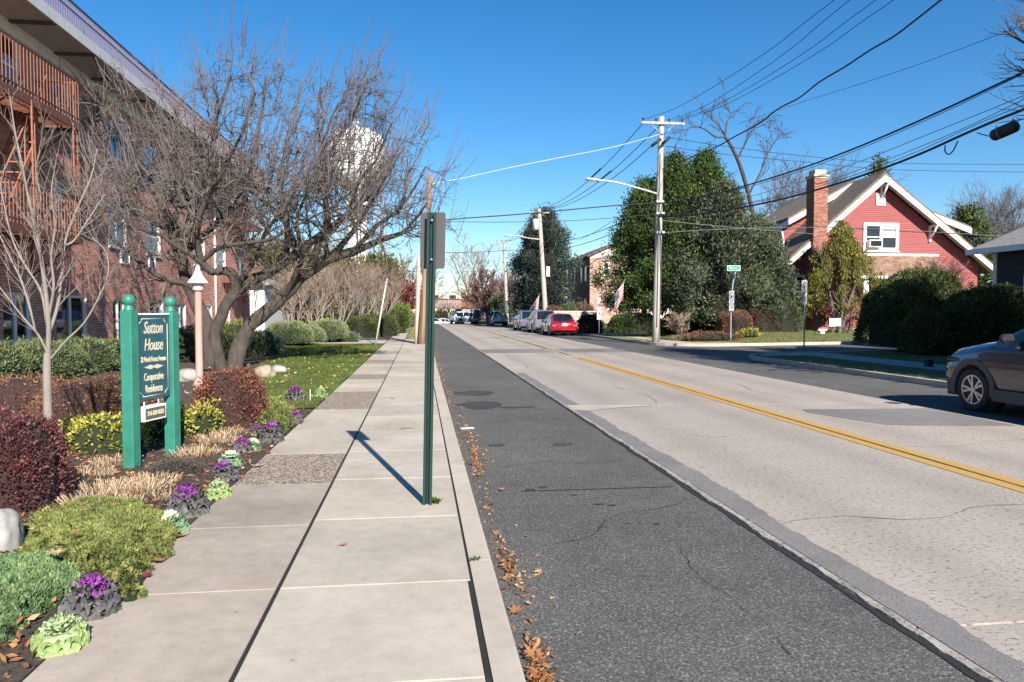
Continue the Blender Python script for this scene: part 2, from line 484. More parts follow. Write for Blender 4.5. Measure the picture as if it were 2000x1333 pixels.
# concrete carriageway: two lanes of separate panels
road = thing('road', None, None, (5.4, 20, 0)); road['kind'] = 'structure'
joints = [-3.0, 3.4, 12.15, 20.3, 28.3, 31.2, 40, 49, 58, 68, 80, 100, 112, 124, 138, 152, 172]
for k, (a, b) in enumerate(zip(joints[:-1], joints[1:])):
    for lane, (xa, xb) in enumerate(((2.44, 5.395), (5.41, 8.40))):
        mb = MB(); m = M['road_patch'] if (k == 4) else M['road']
        g = 0.012
        n = 3
        for i in range(n):
            ya = a + g + (b - a - 2 * g) * i / n; yb = a + g + (b - a - 2 * g) * (i + 1) / n
            mb.quad((xa, ya, gz(ya)), (xb, ya, gz(ya)), (xb, yb, gz(yb)), (xa, yb, gz(yb)))
        mb.quad((xa, a + g, gz(a) - 0.05), (xb, a + g, gz(a) - 0.05), (xb, a + g, gz(a)), (xa, a + g, gz(a)))
        mb.quad((xa, a, gz(a) - 0.05), (xa, a, gz(a)), (xa, b, gz(b)), (xa, b, gz(b) - 0.05))
        mb.build('road_panel', m, road)
sheet('road_base', 2.44, 8.40, NEAR, -0.03, M['tar'])
# patches and seams lying on the panels
P = lambda name, m, poly, z: struct(poly_obj(name, m, poly, z))
def poly_obj(name, m, poly, z, parent=None):
    mb = MB(); mb.add([(x, y, z) for x, y in poly], [tuple(range(len(poly)))], False)
    return mb.build(name, m, parent)
P('road_patch', M['road_patch'], [(6.55, 9.65), (6.9, 9.55), (8.3, 9.35), (8.34, 11.2), (6.2, 11.35), (6.1, 11.0)], 0.004)
P('road_patch', M['road_patch'], [(5.45, 30.3), (8.35, 30.2), (8.36, 31.15), (5.45, 31.1)], 0.004)
P('road_patch', M['walk'], [(2.42, 11.75), (2.7, 11.6), (3.25, 11.9), (3.9, 12.08), (3.85, 12.2), (2.9, 12.32), (2.5, 12.3)], 0.008)
struct(wob_strip('joint_filler', M['seal'], 2.50, 2.72, 1.2, 11.7, 0.004, 0.0, 0.06, seed=2))
struct(wob_strip('joint_filler', M['seal'], 2.50, 2.70, 12.4, 19.0, 0.004, 0.0, 0.04, seed=3))
# broken lip of the concrete along the asphalt: a low ragged ridge
def ridge(name, m, xc, w, y0, y1, h, seed):
    n = int((y1 - y0) / 0.05); v = []; q = []
    for i in range(n + 1):
        y = y0 + (y1 - y0) * i / n
        x = xc + 0.022 * (noise.noise((seed, y * 1.9, 0)) + 0.7 * noise.noise((seed, y * 9, 2)))
        ww = w * (0.75 + 0.9 * abs(noise.noise((seed * 2, y * 3.1, 5)) + 0.5 * noise.noise((seed, y * 14, 5))))
        hh = h * (0.4 + 0.9 * abs(noise.noise((seed * 3, y * 4.1, 7))))
        v += [(x - ww / 2 - .01, y, -0.02), (x - ww / 2, y, hh), (x + ww / 2, y, hh * 0.9 + .003), (x + ww / 2 + .012, y, -0.002)]
        if i:
            b = 4 * (i - 1)
            for k in range(3): q.append((b + k, b + k + 1, b + k + 5, b + k + 4))
    return np_obj(name, np_mesh(name, v, q, None, [m]))
struct(ridge('concrete_edge', M['rim'], 2.455, 0.045, 1.0, 40, 0.016, 4))
struct(wob_strip('edge_gap', M['tar'], 2.385, 2.43, 1.0, 30, 0.0005, 0.02, 0.012, seed=6))
# shoulder seams
struct(wob_strip('road_crack', M['tar'], 0.9, 2.3, 6.46, 6.475, 0.002, 0, 0))
# cracks wandering over panels and asphalt
def crack(pts, w, z, seed):
    P_ = catmull([Vector((x, y, z)) for x, y in pts], 14); v = []; q = []
    for i, p in enumerate(P_):
        t = (P_[min(i + 1, len(P_) - 1)] - P_[max(i - 1, 0)]).normalized(); s = Vector((-t.y, t.x, 0))
        o_ = s * (.03 * noise.noise((p.x * 5 + seed, p.y * 5, 0)) + .015 * noise.noise((p.x * 17, p.y * 17, seed))); ww = w * (.3 + 1.1 * abs(noise.noise((p.x * 3, p.y * 3, seed)) + .3)) * min(1, i / 4 + .1, (len(P_) - 1 - i) / 4 + .1)
        v += [tuple(p + o_ - s * ww), tuple(p + o_ + s * ww)]
        if i: q.append((2 * i - 2, 2 * i - 1, 2 * i + 1, 2 * i))
    return struct(np_obj('road_crack', np_mesh('road_crack', v, q, None, [M['tar']])))
for k, (pts, w) in enumerate((([(2.6, 5.2), (3.2, 5.35), (3.9, 5.2), (4.6, 5.5), (5.3, 5.45)], .004), ([(2.6, 9.1), (3.3, 9.2), (3.8, 9.0), (4.3, 9.2)], .004), ([(4.1, 12.3), (4.3, 13.6), (4.15, 15.2), (4.4, 16.5)], .006), ([(5.6, 8.1), (6.3, 8.0), (7.1, 8.3), (8.2, 8.2)], .004),
        ([(6.8, 12.3), (6.7, 14), (6.95, 15.6), (6.9, 17.2)], .006), ([(.75, 4.9), (1.2, 5.1), (1.5, 5.6), (2.0, 5.8), (2.35, 6.1)], .004), ([(.8, 7.5), (1.3, 7.7), (1.9, 7.6), (2.3, 7.8)], .005), ([(1.0, 10.6), (1.5, 10.9), (2.2, 10.7)], .006), ([(1.7, 3.1), (1.75, 3.6), (1.68, 4.3), (1.8, 5.0)], .003), ([(3.0, 20.4), (3.2, 22.5), (3.1, 25), (3.3, 28)], .009), ([(9.2, 12.5), (9.35, 15), (9.2, 18), (9.4, 22)], .008))):
    crack(pts, w, .0025 if pts[0][0] < 2.45 or pts[0][0] > 8.4 else .003, k + 1)
# centre line
for xa, xb, sd in ((5.275, 5.425, 1), (5.475, 5.625, 2)):
    struct(wob_strip('centre_line', M['yellow'], xa, xb, 1.5, 25.4, 0.005, 0.010, 0.010, seed=sd))
    struct(wob_strip('centre_line', M['yellow_worn'], xa - .05, xb + .08, 27, 95, 0.005, 0.05, 0.05, step=.4, seed=sd + 4))

struct(wob_strip('road_crack', M['tar'], 5.443, 5.458, 1.5, 25, 0.003, 0.008, 0.008, seed=9))
# dark stains and spots on the asphalt lane (they are marks on it, so thin sheets of the same grit, tar soaked)
M['stain'] = speckle_mat('oil soaked asphalt', (0.066, 0.064, 0.061), (0.025, 0.024, 0.023), (0.20, 0.19, 0.18), 62, 0.42, 0.60, stain=0.3, stain_sc=1.0, bmp=0.6)
def blob(name, m, c, rx, ry, z, seed, n=26, jag=0.35):
    mb = MB(); pts = []
    for k in range(n):
        w = 2 * math.pi * k / n
        q_ = 1 + jag * (noise.noise((math.cos(w) * 1.7, math.sin(w) * 1.7, seed * 3.1)) + 0.5 * noise.noise((math.cos(w) * 5, math.sin(w) * 5, seed)))
        pts.append((c[0] + rx * q_ * math.cos(w), c[1] + ry * q_ * math.sin(w), z))
    mb.add(pts, [tuple(range(n))], False)
    return mb.build(name, m)
for i, (px_, py_, rx, ry) in enumerate([(925, 768, .42, .38), (940, 791, .38, .5), (1010, 796, .28, .12), (972, 870, .10, .07), (1098, 868, .12, .1),
        (1035, 957, .05, .035), (1060, 952, .05, .03), (1122, 967, .03, .02), (1172, 985, .05, .02), (1195, 987, .04, .02), (1178, 1029, .03, .02), (1227, 1023, .03, .015), (1282, 1024, .03, .015), (970, 640, .5, .9), (915, 676, .3, .25), (945, 660, .25, .3)]):
    g = G(px_, py_)
    if g.x < 2.3: struct(blob('oil_stain', M['stain'], g, rx, ry, 0.002, i + 1))

# ------------------------------------------------------------------ kerb and sidewalk
kerb = thing('kerb', None, None, (0.38, 20, 0)); kerb['kind'] = 'structure'
ky = [-2.0, 0.95, 4.34, 7.4, 10.5, 13.6, 16.7, 19.8, 22.9, 26, 29.1, 32.2]
while ky[-1] < 97: ky.append(ky[-1] + 3.1)
for a, b in zip(ky[:-1], ky[1:]):
    mb = MB(); d = rnd.uniform(-.003, .003)
    xo = 0.415 + 0.003 * max(a, 2) if a < 20 else .50
    xo2 = 0.415 + 0.003 * max(b, 2) if b < 20 else .50
    z = 0.122 + rnd.uniform(-.002, .002)
    prof = lambda y, xo: [(0.288, y, -0.12), (0.288, y, z), (xo - .022, y, z - .002), (xo - .006, y, z - .014), (xo + .012, y, -0.12)]
    A = prof(a + .003, xo + d); B = prof(b - .003, xo2 + d)
    mb.add(A + B, [(i, i + 1, i + 6, i + 5) for i in range(4)] + [(4, 3, 2, 1, 0), (5, 6, 7, 8, 9)], False)
    mb.build('kerb_stone', M['kerb'], kerb)
sidewalk = thing('sidewalk', None, None, (-0.65, 20, 0.0)); sidewalk['kind'] = 'structure'
sheet('sidewalk_base', -1.60, 0.285, [y for y in YS if y <= 100], 0.113, M['tar'])
def slab(x0, x1, y0, y1, m, skew=0.0):
    mb = MB(); tx = rnd.uniform(-.0015, .0015); z = 0.12 + rnd.uniform(-.0008, .0008); ty = rnd.uniform(-.0005, .0005)
    c = .002
    pts = [(x0, y0, .06), (x1, y0 + skew, .06), (x1, y1 + skew, .06), (x0, y1, .06)]
    t1 = [(x0, y0, z - c), (x1, y0 + skew, z - c), (x1, y1 + skew, z - c), (x0, y1, z - c)]
    t2 = [(x0 + c, y0 + c, z), (x1 - c, y0 + skew + c, z), (x1 - c, y1 + skew - c, z + ty), (x0 + c, y1 - c, z + ty)]
    fs = [(i, (i + 1) % 4, (i + 1) % 4 + 4, i + 4) for i in range(4)] + [(i + 4, (i + 1) % 4 + 4, (i + 1) % 4 + 8, i + 8) for i in range(4)] + [(8, 9, 10, 11)]
    mb.add(pts + t1 + t2, fs, False)
    return mb.build('paving_slab', m, sidewalk)
yr = [-1.0, 0.5, 1.75, 2.93, 4.02, 5.33, 6.6, 7.92]
while yr[-1] < 38: yr.append(yr[-1] + 1.31)
for a, b in zip(yr[:-1], yr[1:]):
    g = .005 if not (3.9 < a < 4.1) else .009
    slab(-0.745, 0.256 if a < 4.0 else 0.272, a + g, b - .005, M['walk'])
left = [(-1, .6, 0), (.6, 1.8, 0), (1.8, 2.95, 0), (2.95, 4.02, 0), (4.02, 5.22, 0), (5.22, 6.48, 0), (6.48, 7.85, 1), (7.85, 11.4, 2), (11.4, 13.9, 1), (13.9, 16.4, 2), (16.4, 17.7, 1),
        (17.7, 19.6, 2), (19.6, 21.5, 2), (21.5, 23, 1), (23, 25.5, 2), (25.5, 28, 2), (28, 30.5, 2), (30.5, 33, 2), (33, 36, 2), (36, 38.5, 0), (38.5, 40.5, 1)]
yy = 40.5
while yy < 97: left.append((yy, yy + 2.4, 2 if rnd.random() < .8 else 0)); yy += 2.4
for a, b, k in left:
    slab(-1.585, -0.768, a + .005, b - .005, (M['walk_old'], M['agg'], M['walk'])[k])
# valve cover in the walk
vc = G(793, 838, .12)
t = thing('valve_cover', 'small round iron utility cover set in the pale sidewalk', 'utility cover', (vc.x, vc.y, .121))
mb = MB(); mb.lathe((vc.x, vc.y, .121), [(.085, 0), (.085, .004), (.07, .004)], 20, False); mb.build('ring', mat('tan cover ring', (.33, .28, .2), .7), t)
mb = MB(); mb.lathe((vc.x, vc.y, .121), [(.062, 0), (.062, .005), (.05, .006)], 20, False); mb.build('lid', mat('rusty lid', (.25, .21, .16), .7), t)

# ------------------------------------------------------------------ left yard: soil, mulch bed, lawn, driveway
def grid_sheet(name, x0, x1, y0, y1, nx, ny, zf, m, keep=None):
    xs = np.linspace(x0, x1, nx); ys = np.linspace(y0, y1, ny); v = []; q = []
    for j in range(ny):
        for i in range(nx): v.append((xs[i], ys[j], zf(xs[i], ys[j])))
    for j in range(ny - 1):
        for i in range(nx - 1):
            if keep is None or keep((xs[i] + xs[i + 1]) / 2, (ys[j] + ys[j + 1]) / 2):
                q.append((j * nx + i, j * nx + i + 1, (j + 1) * nx + i + 1, (j + 1) * nx + i))
    return np_obj(name, np_mesh(name, v, q, None, [m], True))
struct(grid_sheet('yard_soil', -60, -1.60, -8, 101, 30, 60, lambda x, y: .10 + .004 * noise.noise((x, y, 0)), M['soil']))
def bed_z(x, y):
    e = max(0.0, min(1.0, (-1.60 - x) / .35))
    return .115 + e * (.03 + .025 * noise.noise((x * 1.3, y * 1.3, 1)) + .022 * noise.noise((x * 6, y * 6, 2)) + .014 * noise.noise((x * 17, y * 17, 5)))
struct(grid_sheet('mulch_bed', -7.5, -1.60, 1.0, 11.4, 150, 240, bed_z, M['mulch']))
def lawn_edge(y):          # the lawn's left border
    return -3.3 - 0.11 * (y - 12) - .25 * noise.noise((y * .4, 3, 0))
def in_lawn(x, y):
    return x > lawn_edge(y) and y < 33.2 - 0.05 * (x + 1.7) and y > 11.5 + .15 * noise.noise((x * 2, 0, 0)) + .1 * (x + 2.5)
def lawn_z(x, y):
    return .125 + .02 * noise.noise((x * .7, y * .7, 3)) + .08 * max(0, min(1, (-2.2 - x) / 4))
struct(grid_sheet('lawn', -8.0, -1.60, 11.0, 34.5, 90, 300, lawn_z, M['lawn'], in_lawn))
P('driveway', M['walk'], [(-30, 36.2), (-1.62, 34.6), (-1.62, 38.6), (-30, 41)], .128)
P('verge', M['lawn'], [(-0.70, 40.5), (0.28, 40.5), (0.28, 96), (-0.70, 96)], .118)
P('driveway_apron', M['walk_old'], [(-0.74, 37.9), (0.28, 37.9), (0.28, 40.5), (-0.74, 40.5)], .116)

# ------------------------------------------------------------------ right side: corner block, side street, far block
SD = Vector((1, .2, 0)).normalized(); SN = Vector((-SD.y, SD.x, 0))     # side street runs along SD
def arc(c, r, a0, a1, n=8): return [(c[0] + r * math.cos(R(a0 + (a1 - a0) * i / n)), c[1] + r * math.sin(R(a0 + (a1 - a0) * i / n))) for i in range(n + 1)]
near_out = [(10.95, -14), (10.95, 23.0)] + arc((13.4, 23.0), 2.45, 180, 100, 8)[1:] + [(13.4 + 80 * SD.x, 25.5 + 80 * SD.y)]
far_out = [(10.95, 102), (10.95, 35.0)] + arc((13.4, 35.0), 2.45, 180, 280, 8)[1:] + [(14.0 + 80 * SD.x, 32.65 + 80 * SD.y)]
# side street surface
P('side_street', M['asphalt_side'], [(10.9, 19.0), (10.9, 40), (14, 40), (14.0 + 80 * SD.x, 33.2 + 80 * SD.y), (13.4 + 80 * SD.x, 25.0 + 80 * SD.y), (13.6, 19.0)], -0.007)
def kerb_line(name, pts, w, ztop):
    root = thing(name, None, None, (pts[0][0], pts[0][1], 0)); root['kind'] = 'structure'
    P3 = [Vector((x, y, 0)) for x, y in pts]
    segs = []
    for a, b in zip(P3[:-1], P3[1:]):
        n = max(1, int((b - a).length / 3.0))
        for i in range(n): segs.append((a.lerp(b, i / n), a.lerp(b, (i + 1) / n)))
    for a, b in segs[:60]:
        d = (b - a).normalized(); s = Vector((-d.y, d.x, 0)) * w
        if name == 'far_kerb' and False: s = -s
        mb = MB(); z = ztop
        g = d * .003
        mb.prism([a + g + Vector((0, 0, -.1)), b - g + Vector((0, 0, -.1)), b - g + Vector((0, 0, z)), a + g + Vector((0, 0, z))], -s if name == 'corner_kerb' else s)
        mb.build('kerb_stone', M['kerb'], root)
    return root
kerb_line('corner_kerb', near_out, .15, .125)
kerb_line('far_kerb', far_out, .15, .125)
near_in = [(x + .12, y) for x, y in near_out[:2]] + [(x + .05, y - .1) for x, y in near_out[2:-1]] + [(near_out[-1][0], near_out[-1][1] - .12)]
P('corner_verge', M['lawn'], near_in + [(92, -14)], .105)
# walk across the corner block, parallel to the street and out to the side street
P('corner_walk', M['walk_old'], [(13.0, -14), (14.5, -14), (14.5, 25.55), (13.0, 25.25)], .116)
P('corner_walk', M['walk_old'], [(11.25, 23.4), (13.0, 23.6), (13.0, 25.2), (12.2, 24.95)], .116)
far_in = [(11.1, 102), (11.1, 35.0)] + [(x + .1, y + .12) for x, y in far_out[2:-1]] + [(far_out[-1][0], far_out[-1][1] + .15), (92, 102)]
def lawn2_z(x, y): return .11
P('far_block', M['lawn'], far_in, .105)
P('far_walk', M['walk'], [(11.2, 34.6), (12.3, 33.2), (13.6, 32.85), (15.5, 33.2), (15.0, 33.9), (13.3, 34.6), (13.0, 36.5), (13.0, 100), (11.9, 100), (11.9, 36.5)], .110)
P('far_walk', M['walk'], [(15.1, 33.0), (85, 46.98), (85, 47.3), (15.1, 33.35)], .112)
# rising front lawn of the corner house
def yard_z(x, y):
    t = max(0, min(1, (y - (32.0 + .2 * (x - 11)) - 1.6) / 4.0)); s = max(0, min(1, (x - 14) / 3.0))
    return .10 + .36 * t * s
struct(grid_sheet('front_lawn', 13.5, 75, 33.0, 70, 90, 60, yard_z, M['lawn'], lambda x, y: y > 33.7 + .2 * (x - 14)))
# ------------------------------------------------------------------ plant builders
def rand_unit(rs, n):
    v = rs.normal(size=(n, 3)); return v / np.linalg.norm(v, axis=1, keepdims=True)
def leaves(centers, dirs, length, width, rs, spread=0.6, quad=True, curl=0.0):
    """one small leaf per centre, pointing roughly along dirs"""
    n = len(centers); d = dirs + rand_unit(rs, n) * spread
    d /= np.linalg.norm(d, axis=1, keepdims=True) + 1e-9
    s = np.cross(d, rand_unit(rs, n)); s /= np.linalg.norm(s, axis=1, keepdims=True) + 1e-9
    L = (length * rs.uniform(.6, 1.3, n))[:, None]; W = (width * rs.uniform(.7, 1.25, n))[:, None]
    c = centers
    if quad:
        nn = np.cross(d, s)
        v = np.stack([c, c + d * L * .5 - s * W * .5 + nn * W * .15, c + d * L - nn * W * curl, c + d * L * .5 + s * W * .5 + nn * W * .15], 1).reshape(-1, 3)
        return v, np.arange(4 * n).reshape(-1, 4)
    v = np.stack([c - s * W * .5, c + s * W * .5, c + d * L], 1).reshape(-1, 3)
    return v, np.arange(3 * n).reshape(-1, 3)
def leaf_obj(name, sets, m, parent, quad=True, ms=None):
    vs_, fs, b = [], [], 0
    for v, f in sets:
        vs_.append(v); fs.append(f + b); b += len(v)
    v = np.concatenate(vs_); f = np.concatenate(fs)
    off = np.array(root_of(parent).location) if parent is not None else 0
    me = np_mesh(name, v - off, f if quad else None, None if quad else f, [m])
    return np_obj(name, me, parent)
def np_tubes(paths, sides=4):
    """paths: list of (points, radii): one array mesh"""
    V, Q, b = [], [], 0
    ang = np.arange(sides) * 2 * math.pi / sides; ca, sa = np.cos(ang), np.sin(ang)
    for pts, rad in paths:
        p = np.asarray(pts, float); n = len(p); r = np.asarray(rad, float)
        t = np.empty_like(p); t[1:-1] = p[2:] - p[:-2]; t[0] = p[1] - p[0]; t[-1] = p[-1] - p[-2]
        t /= np.linalg.norm(t, axis=1, keepdims=True) + 1e-9
        ref = np.array([.31, .17, .93]) if abs(t[0, 2]) < .9 else np.array([.93, .2, .1])
        a = np.cross(t, ref); a /= np.linalg.norm(a, axis=1, keepdims=True) + 1e-9
        c = np.cross(t, a)
        V.append((p[:, None, :] + (a[:, None, :] * ca[None, :, None] + c[:, None, :] * sa[None, :, None]) * r[:, None, None]).reshape(-1, 3))
        k = np.arange(sides); k2 = (k + 1) % sides
        for i in range(n - 1):
            Q.append(np.stack([b + i * sides + k, b + i * sides + k2, b + (i + 1) * sides + k2, b + (i + 1) * sides + k], 1))
        b += n * sides
    return np.concatenate(V), np.concatenate(Q)
def tube_obj(name, paths, m, parent, sides=4):
    v, q = np_tubes(paths, sides)
    off = np.array(root_of(parent).location) if parent is not None else 0
    return np_obj(name, np_mesh(name, v - off, q, None, [m], True), parent)
def grow(start, d, length, r0, r1, n, wob, up, rs):
    p = np.array(start, float); d = np.array(d, float); pts = [p.copy()]; st = length / n
    for i in range(n):
        d = d + rs.normal(size=3) * wob + np.array([0, 0, up]); d /= np.linalg.norm(d)
        p = p + d * st; pts.append(p.copy())
    return np.array(pts), np.linspace(r0, r1, n + 1)
def spawn(parents, per, lo, length, spread, wob, up, n, rmin, rs, t0=.25, rscale=.6, back=0.0):
    """side shoots from a list of (pts, radii)"""
    out = []
    for pts, rad in parents:
        L = np.linalg.norm(np.diff(pts, axis=0), axis=1).sum()
        k = max(1, int(per * L + rs.random()))
        for _ in range(k):
            t = t0 + (1 - t0) * rs.random() ** .85
            f = t * (len(pts) - 1); i = min(int(f), len(pts) - 2); u = f - i
            p = pts[i] * (1 - u) + pts[i + 1] * u
            tg = pts[i + 1] - pts[i]; tg /= np.linalg.norm(tg) + 1e-9
            s = rs.normal(size=3); s -= tg * s.dot(tg); s /= np.linalg.norm(s) + 1e-9
            a = spread * rs.uniform(.6, 1.2)
            d = tg * math.cos(a) + s * math.sin(a)
            r = max(rmin, (rad[i] * (1 - u) + rad[i + 1] * u) * rscale)
            l = rs.uniform(lo, length) * (1.15 - .5 * t)
            out.append(grow(p, d, l, r, max(rmin * .5, r * .3), n, wob, up, rs))
    return out

BARK = {
    'grey': mat('grey brown bark', (0.15, 0.125, 0.108), 0.95, 0.45, 9, 0.7, stretch=(1, 1, .35)),
    'dark': mat('dark bark', (0.075, 0.06, 0.05), 0.95, 0.45, 9, 0.7, stretch=(1, 1, .35)),
    'pale': mat('pale smooth bark', (0.25, 0.215, 0.19), 0.9, 0.25, 14, 0.3, stretch=(1, 1, .4)),
    'tan': mat('tan bark', (0.30, 0.235, 0.185), 0.95, 0.3, 8, 0.4),
    'twig': mat('twig', (0.165, 0.13, 0.115), 0.9, 0.4, 5),
    'twig_purple': mat('purplish twig', (0.14, 0.115, 0.115), 0.9, 0.4, 5),
    'twig_red': mat('reddish twig', (0.17, 0.085, 0.075), 0.9, 0.4, 5),
    'twig_tan': mat('tan twig', (0.30, 0.22, 0.165), 0.9, 0.4, 5),
}
def bare_tree(label, x, y, z, h, spread, seed, bark='grey', twig='twig_purple', trunk_r=.18, fork=.28, up=.05, dens=1.0, stems=1, group=None, name='bare_tree', cat='tree', wide=.75, twig_r=.012, rz_lean=(0, 0)):
    rs = np.random.RandomState(seed)
    root = thing(name, label, cat, (x, y, z), 0, group)
    trunks = []
    for s in range(stems):
        a = rs.uniform(0, 6.28); le = .12 if stems == 1 else .42
        d = np.array([math.cos(a) * le * rs.random() + rz_lean[0], math.sin(a) * le * rs.random() + rz_lean[1], 1]); d /= np.linalg.norm(d)
        trunks.append(grow((x + .12 * (stems > 1) * math.cos(a), y + .12 * (stems > 1) * math.sin(a), z - .05), d, h * .62, trunk_r / max(1, stems ** .5), trunk_r * .3 / max(1, stems ** .5), 9, .06, .02, rs))
    l1 = []
    for t in trunks: l1 += spawn([t], 14 / (h * .62), h * .22, h * .46 * (.6 + spread), wide, .10, up, 7, trunk_r * .12, rs, t0=fork, rscale=.62)
    l2 = spawn(l1, 2.6 * dens * 6 / h, h * .10, h * .2, .7, .12, up, 5, twig_r * 1.6, rs, t0=.2)
    l3 = spawn(l2, 3.2 * dens * 6 / h, h * .05, h * .12, .65, .12, up, 3, twig_r, rs, t0=.15)
    l4 = spawn(l3, 3.0 * dens * 6 / h, h * .03, h * .07, .6, .1, up, 2, twig_r * .75, rs, t0=.1)
    tube_obj('trunk', trunks + l1, BARK[bark], root, 6)
    tube_obj('crown', l2 + l3 + l4, BARK[twig], root, 3)
    return root

def clump_points(n_clump, per, surf, rs, sigma):
    """surf(rs, n) -> centres, outward dirs; scatter per points around each"""
    c, d = surf(rs, n_clump)
    k = np.maximum(3, (per * rs.uniform(.5, 1.4, n_clump)).astype(int))
    idx = np.repeat(np.arange(n_clump), k); N = len(idx)
    p = c[idx] + rs.normal(size=(N, 3)) * (sigma * rs.uniform(.6, 1.3, n_clump))[idx][:, None]
    return p, d[idx]
def crown_surface(x, y, z0, h, prof, lobes, seed, sx=1.0, sy=1.0, shell=.18):
    ph = np.random.RandomState(seed).uniform(0, 6.28, 6)
    def f(rs, n):
        t = rs.random(n) ** .9; a = rs.uniform(0, 2 * math.pi, n)
        r = np.array([prof(q) for q in t])
        l = 1 + lobes * (np.sin(3 * a + ph[0] + 5 * t) * .5 + np.sin(5 * a + ph[1] - 9 * t) * .35 + np.sin(2 * a + ph[2] + 14 * t) * .3)
        r = r * l * (1 - shell * rs.random(n) ** 2)
        out_ = rs.random(n) < .13; r = np.where(out_, r * rs.uniform(1.04, 1.2, n), r)      # boughs that stick out
        c = np.stack([x + sx * r * np.cos(a), y + sy * r * np.sin(a), z0 + h * t + np.where(out_, .02 * h, 0)], 1)
        d = np.stack([np.cos(a), np.sin(a), .25 + .5 * t], 1); d /= np.linalg.norm(d, axis=1, keepdims=True)
        return c, d
    return f
def core_mesh(x, y, z0, h, prof, k, sx=1.0, sy=1.0, n=10, sides=14, seed=0):  # opaque inner body added to stop light passing through the crown
    mb = MB(); pr = []
    for i in range(n + 1):
        t = i / n; pr.append((max(.02, prof(t) * k), t * h * .96))
    b = len(mb.v)
    for i, (r, z) in enumerate(pr):
        for s in range(sides):
            w = 2 * math.pi * s / sides; q = 1 + .18 * noise.noise((math.cos(w) * 2, math.sin(w) * 2, i * .5 + seed))
            mb.v.append((x + sx * r * q * math.cos(w), y + sy * r * q * math.sin(w), z0 + z))
    for i in range(n):
        for s in range(sides):
            s2 = (s + 1) % sides; mb.f.append((i * sides + s, i * sides + s2, (i + 1) * sides + s2, (i + 1) * sides + s)); mb.sm.append(True); mb.mi.append(0)
    return mb
def evergreen(label, x, y, z, h, prof, m, core, seed, clumps, per, ll, lw, sigma, lobes=.18, up=.35, sx=1.0, sy=1.0, spread=.6, bottom=0.0, trunk=.2, droop=0.0, group=None, name='evergreen_tree', cat='tree', kcore=.72, shell=.18):
    rs = np.random.RandomState(seed)
    root = thing(name, label, cat, (x, y, z), 0, group)
    p, d = clump_points(clumps, per, crown_surface(x, y, z + bottom, h - bottom, prof, lobes, seed, sx, sy, shell), rs, sigma)
    d = d + np.array([0, 0, up - droop])
    leaf_obj('crown', [leaves(p, d, ll, lw, rs, spread)], m, root)
    mb = core_mesh(x, y, z + bottom, h - bottom, prof, kcore, sx, sy, seed=seed); mb.build('light_block_core', core, root)
    t = MB(); t.tube([(x, y, z - .1), (x, y, z + h * .6)], [trunk, trunk * .4], 8); t.build('trunk', BARK['dark'], root)
    return root
def mound_surface(x, y, z0, rx, ry, h, flat=.55, seed=0, ragged=.08, rz=0.0, zlow=0.0):
    """superellipsoid shell of a clipped shrub"""
    ca, sa = math.cos(rz), math.sin(rz)
    def f(rs, n):
        u = rand_unit(rs, n); u[:, 2] = np.abs(u[:, 2]) * 1.0
        e = flat
        q = np.sign(u) * np.abs(u) ** e
        q /= (np.linalg.norm(q, axis=1) ** .6)[:, None]
        w = 1 + ragged * np.array([noise.noise((a[0] * 2.2 + seed, a[1] * 2.2, a[2] * 2.2)) * 2 for a in u])
        low = zlow * h
        lx, ly = q[:, 0] * rx * w, q[:, 1] * ry * w
        c = np.stack([x + lx * ca - ly * sa, y + lx * sa + ly * ca, z0 + low + (h - low) * np.clip(q[:, 2], 0, 1.1) * w], 1)
        dx, dy = u[:, 0] * ca - u[:, 1] * sa, u[:, 0] * sa + u[:, 1] * ca
        return c, np.stack([dx, dy, u[:, 2]], 1)
    return f
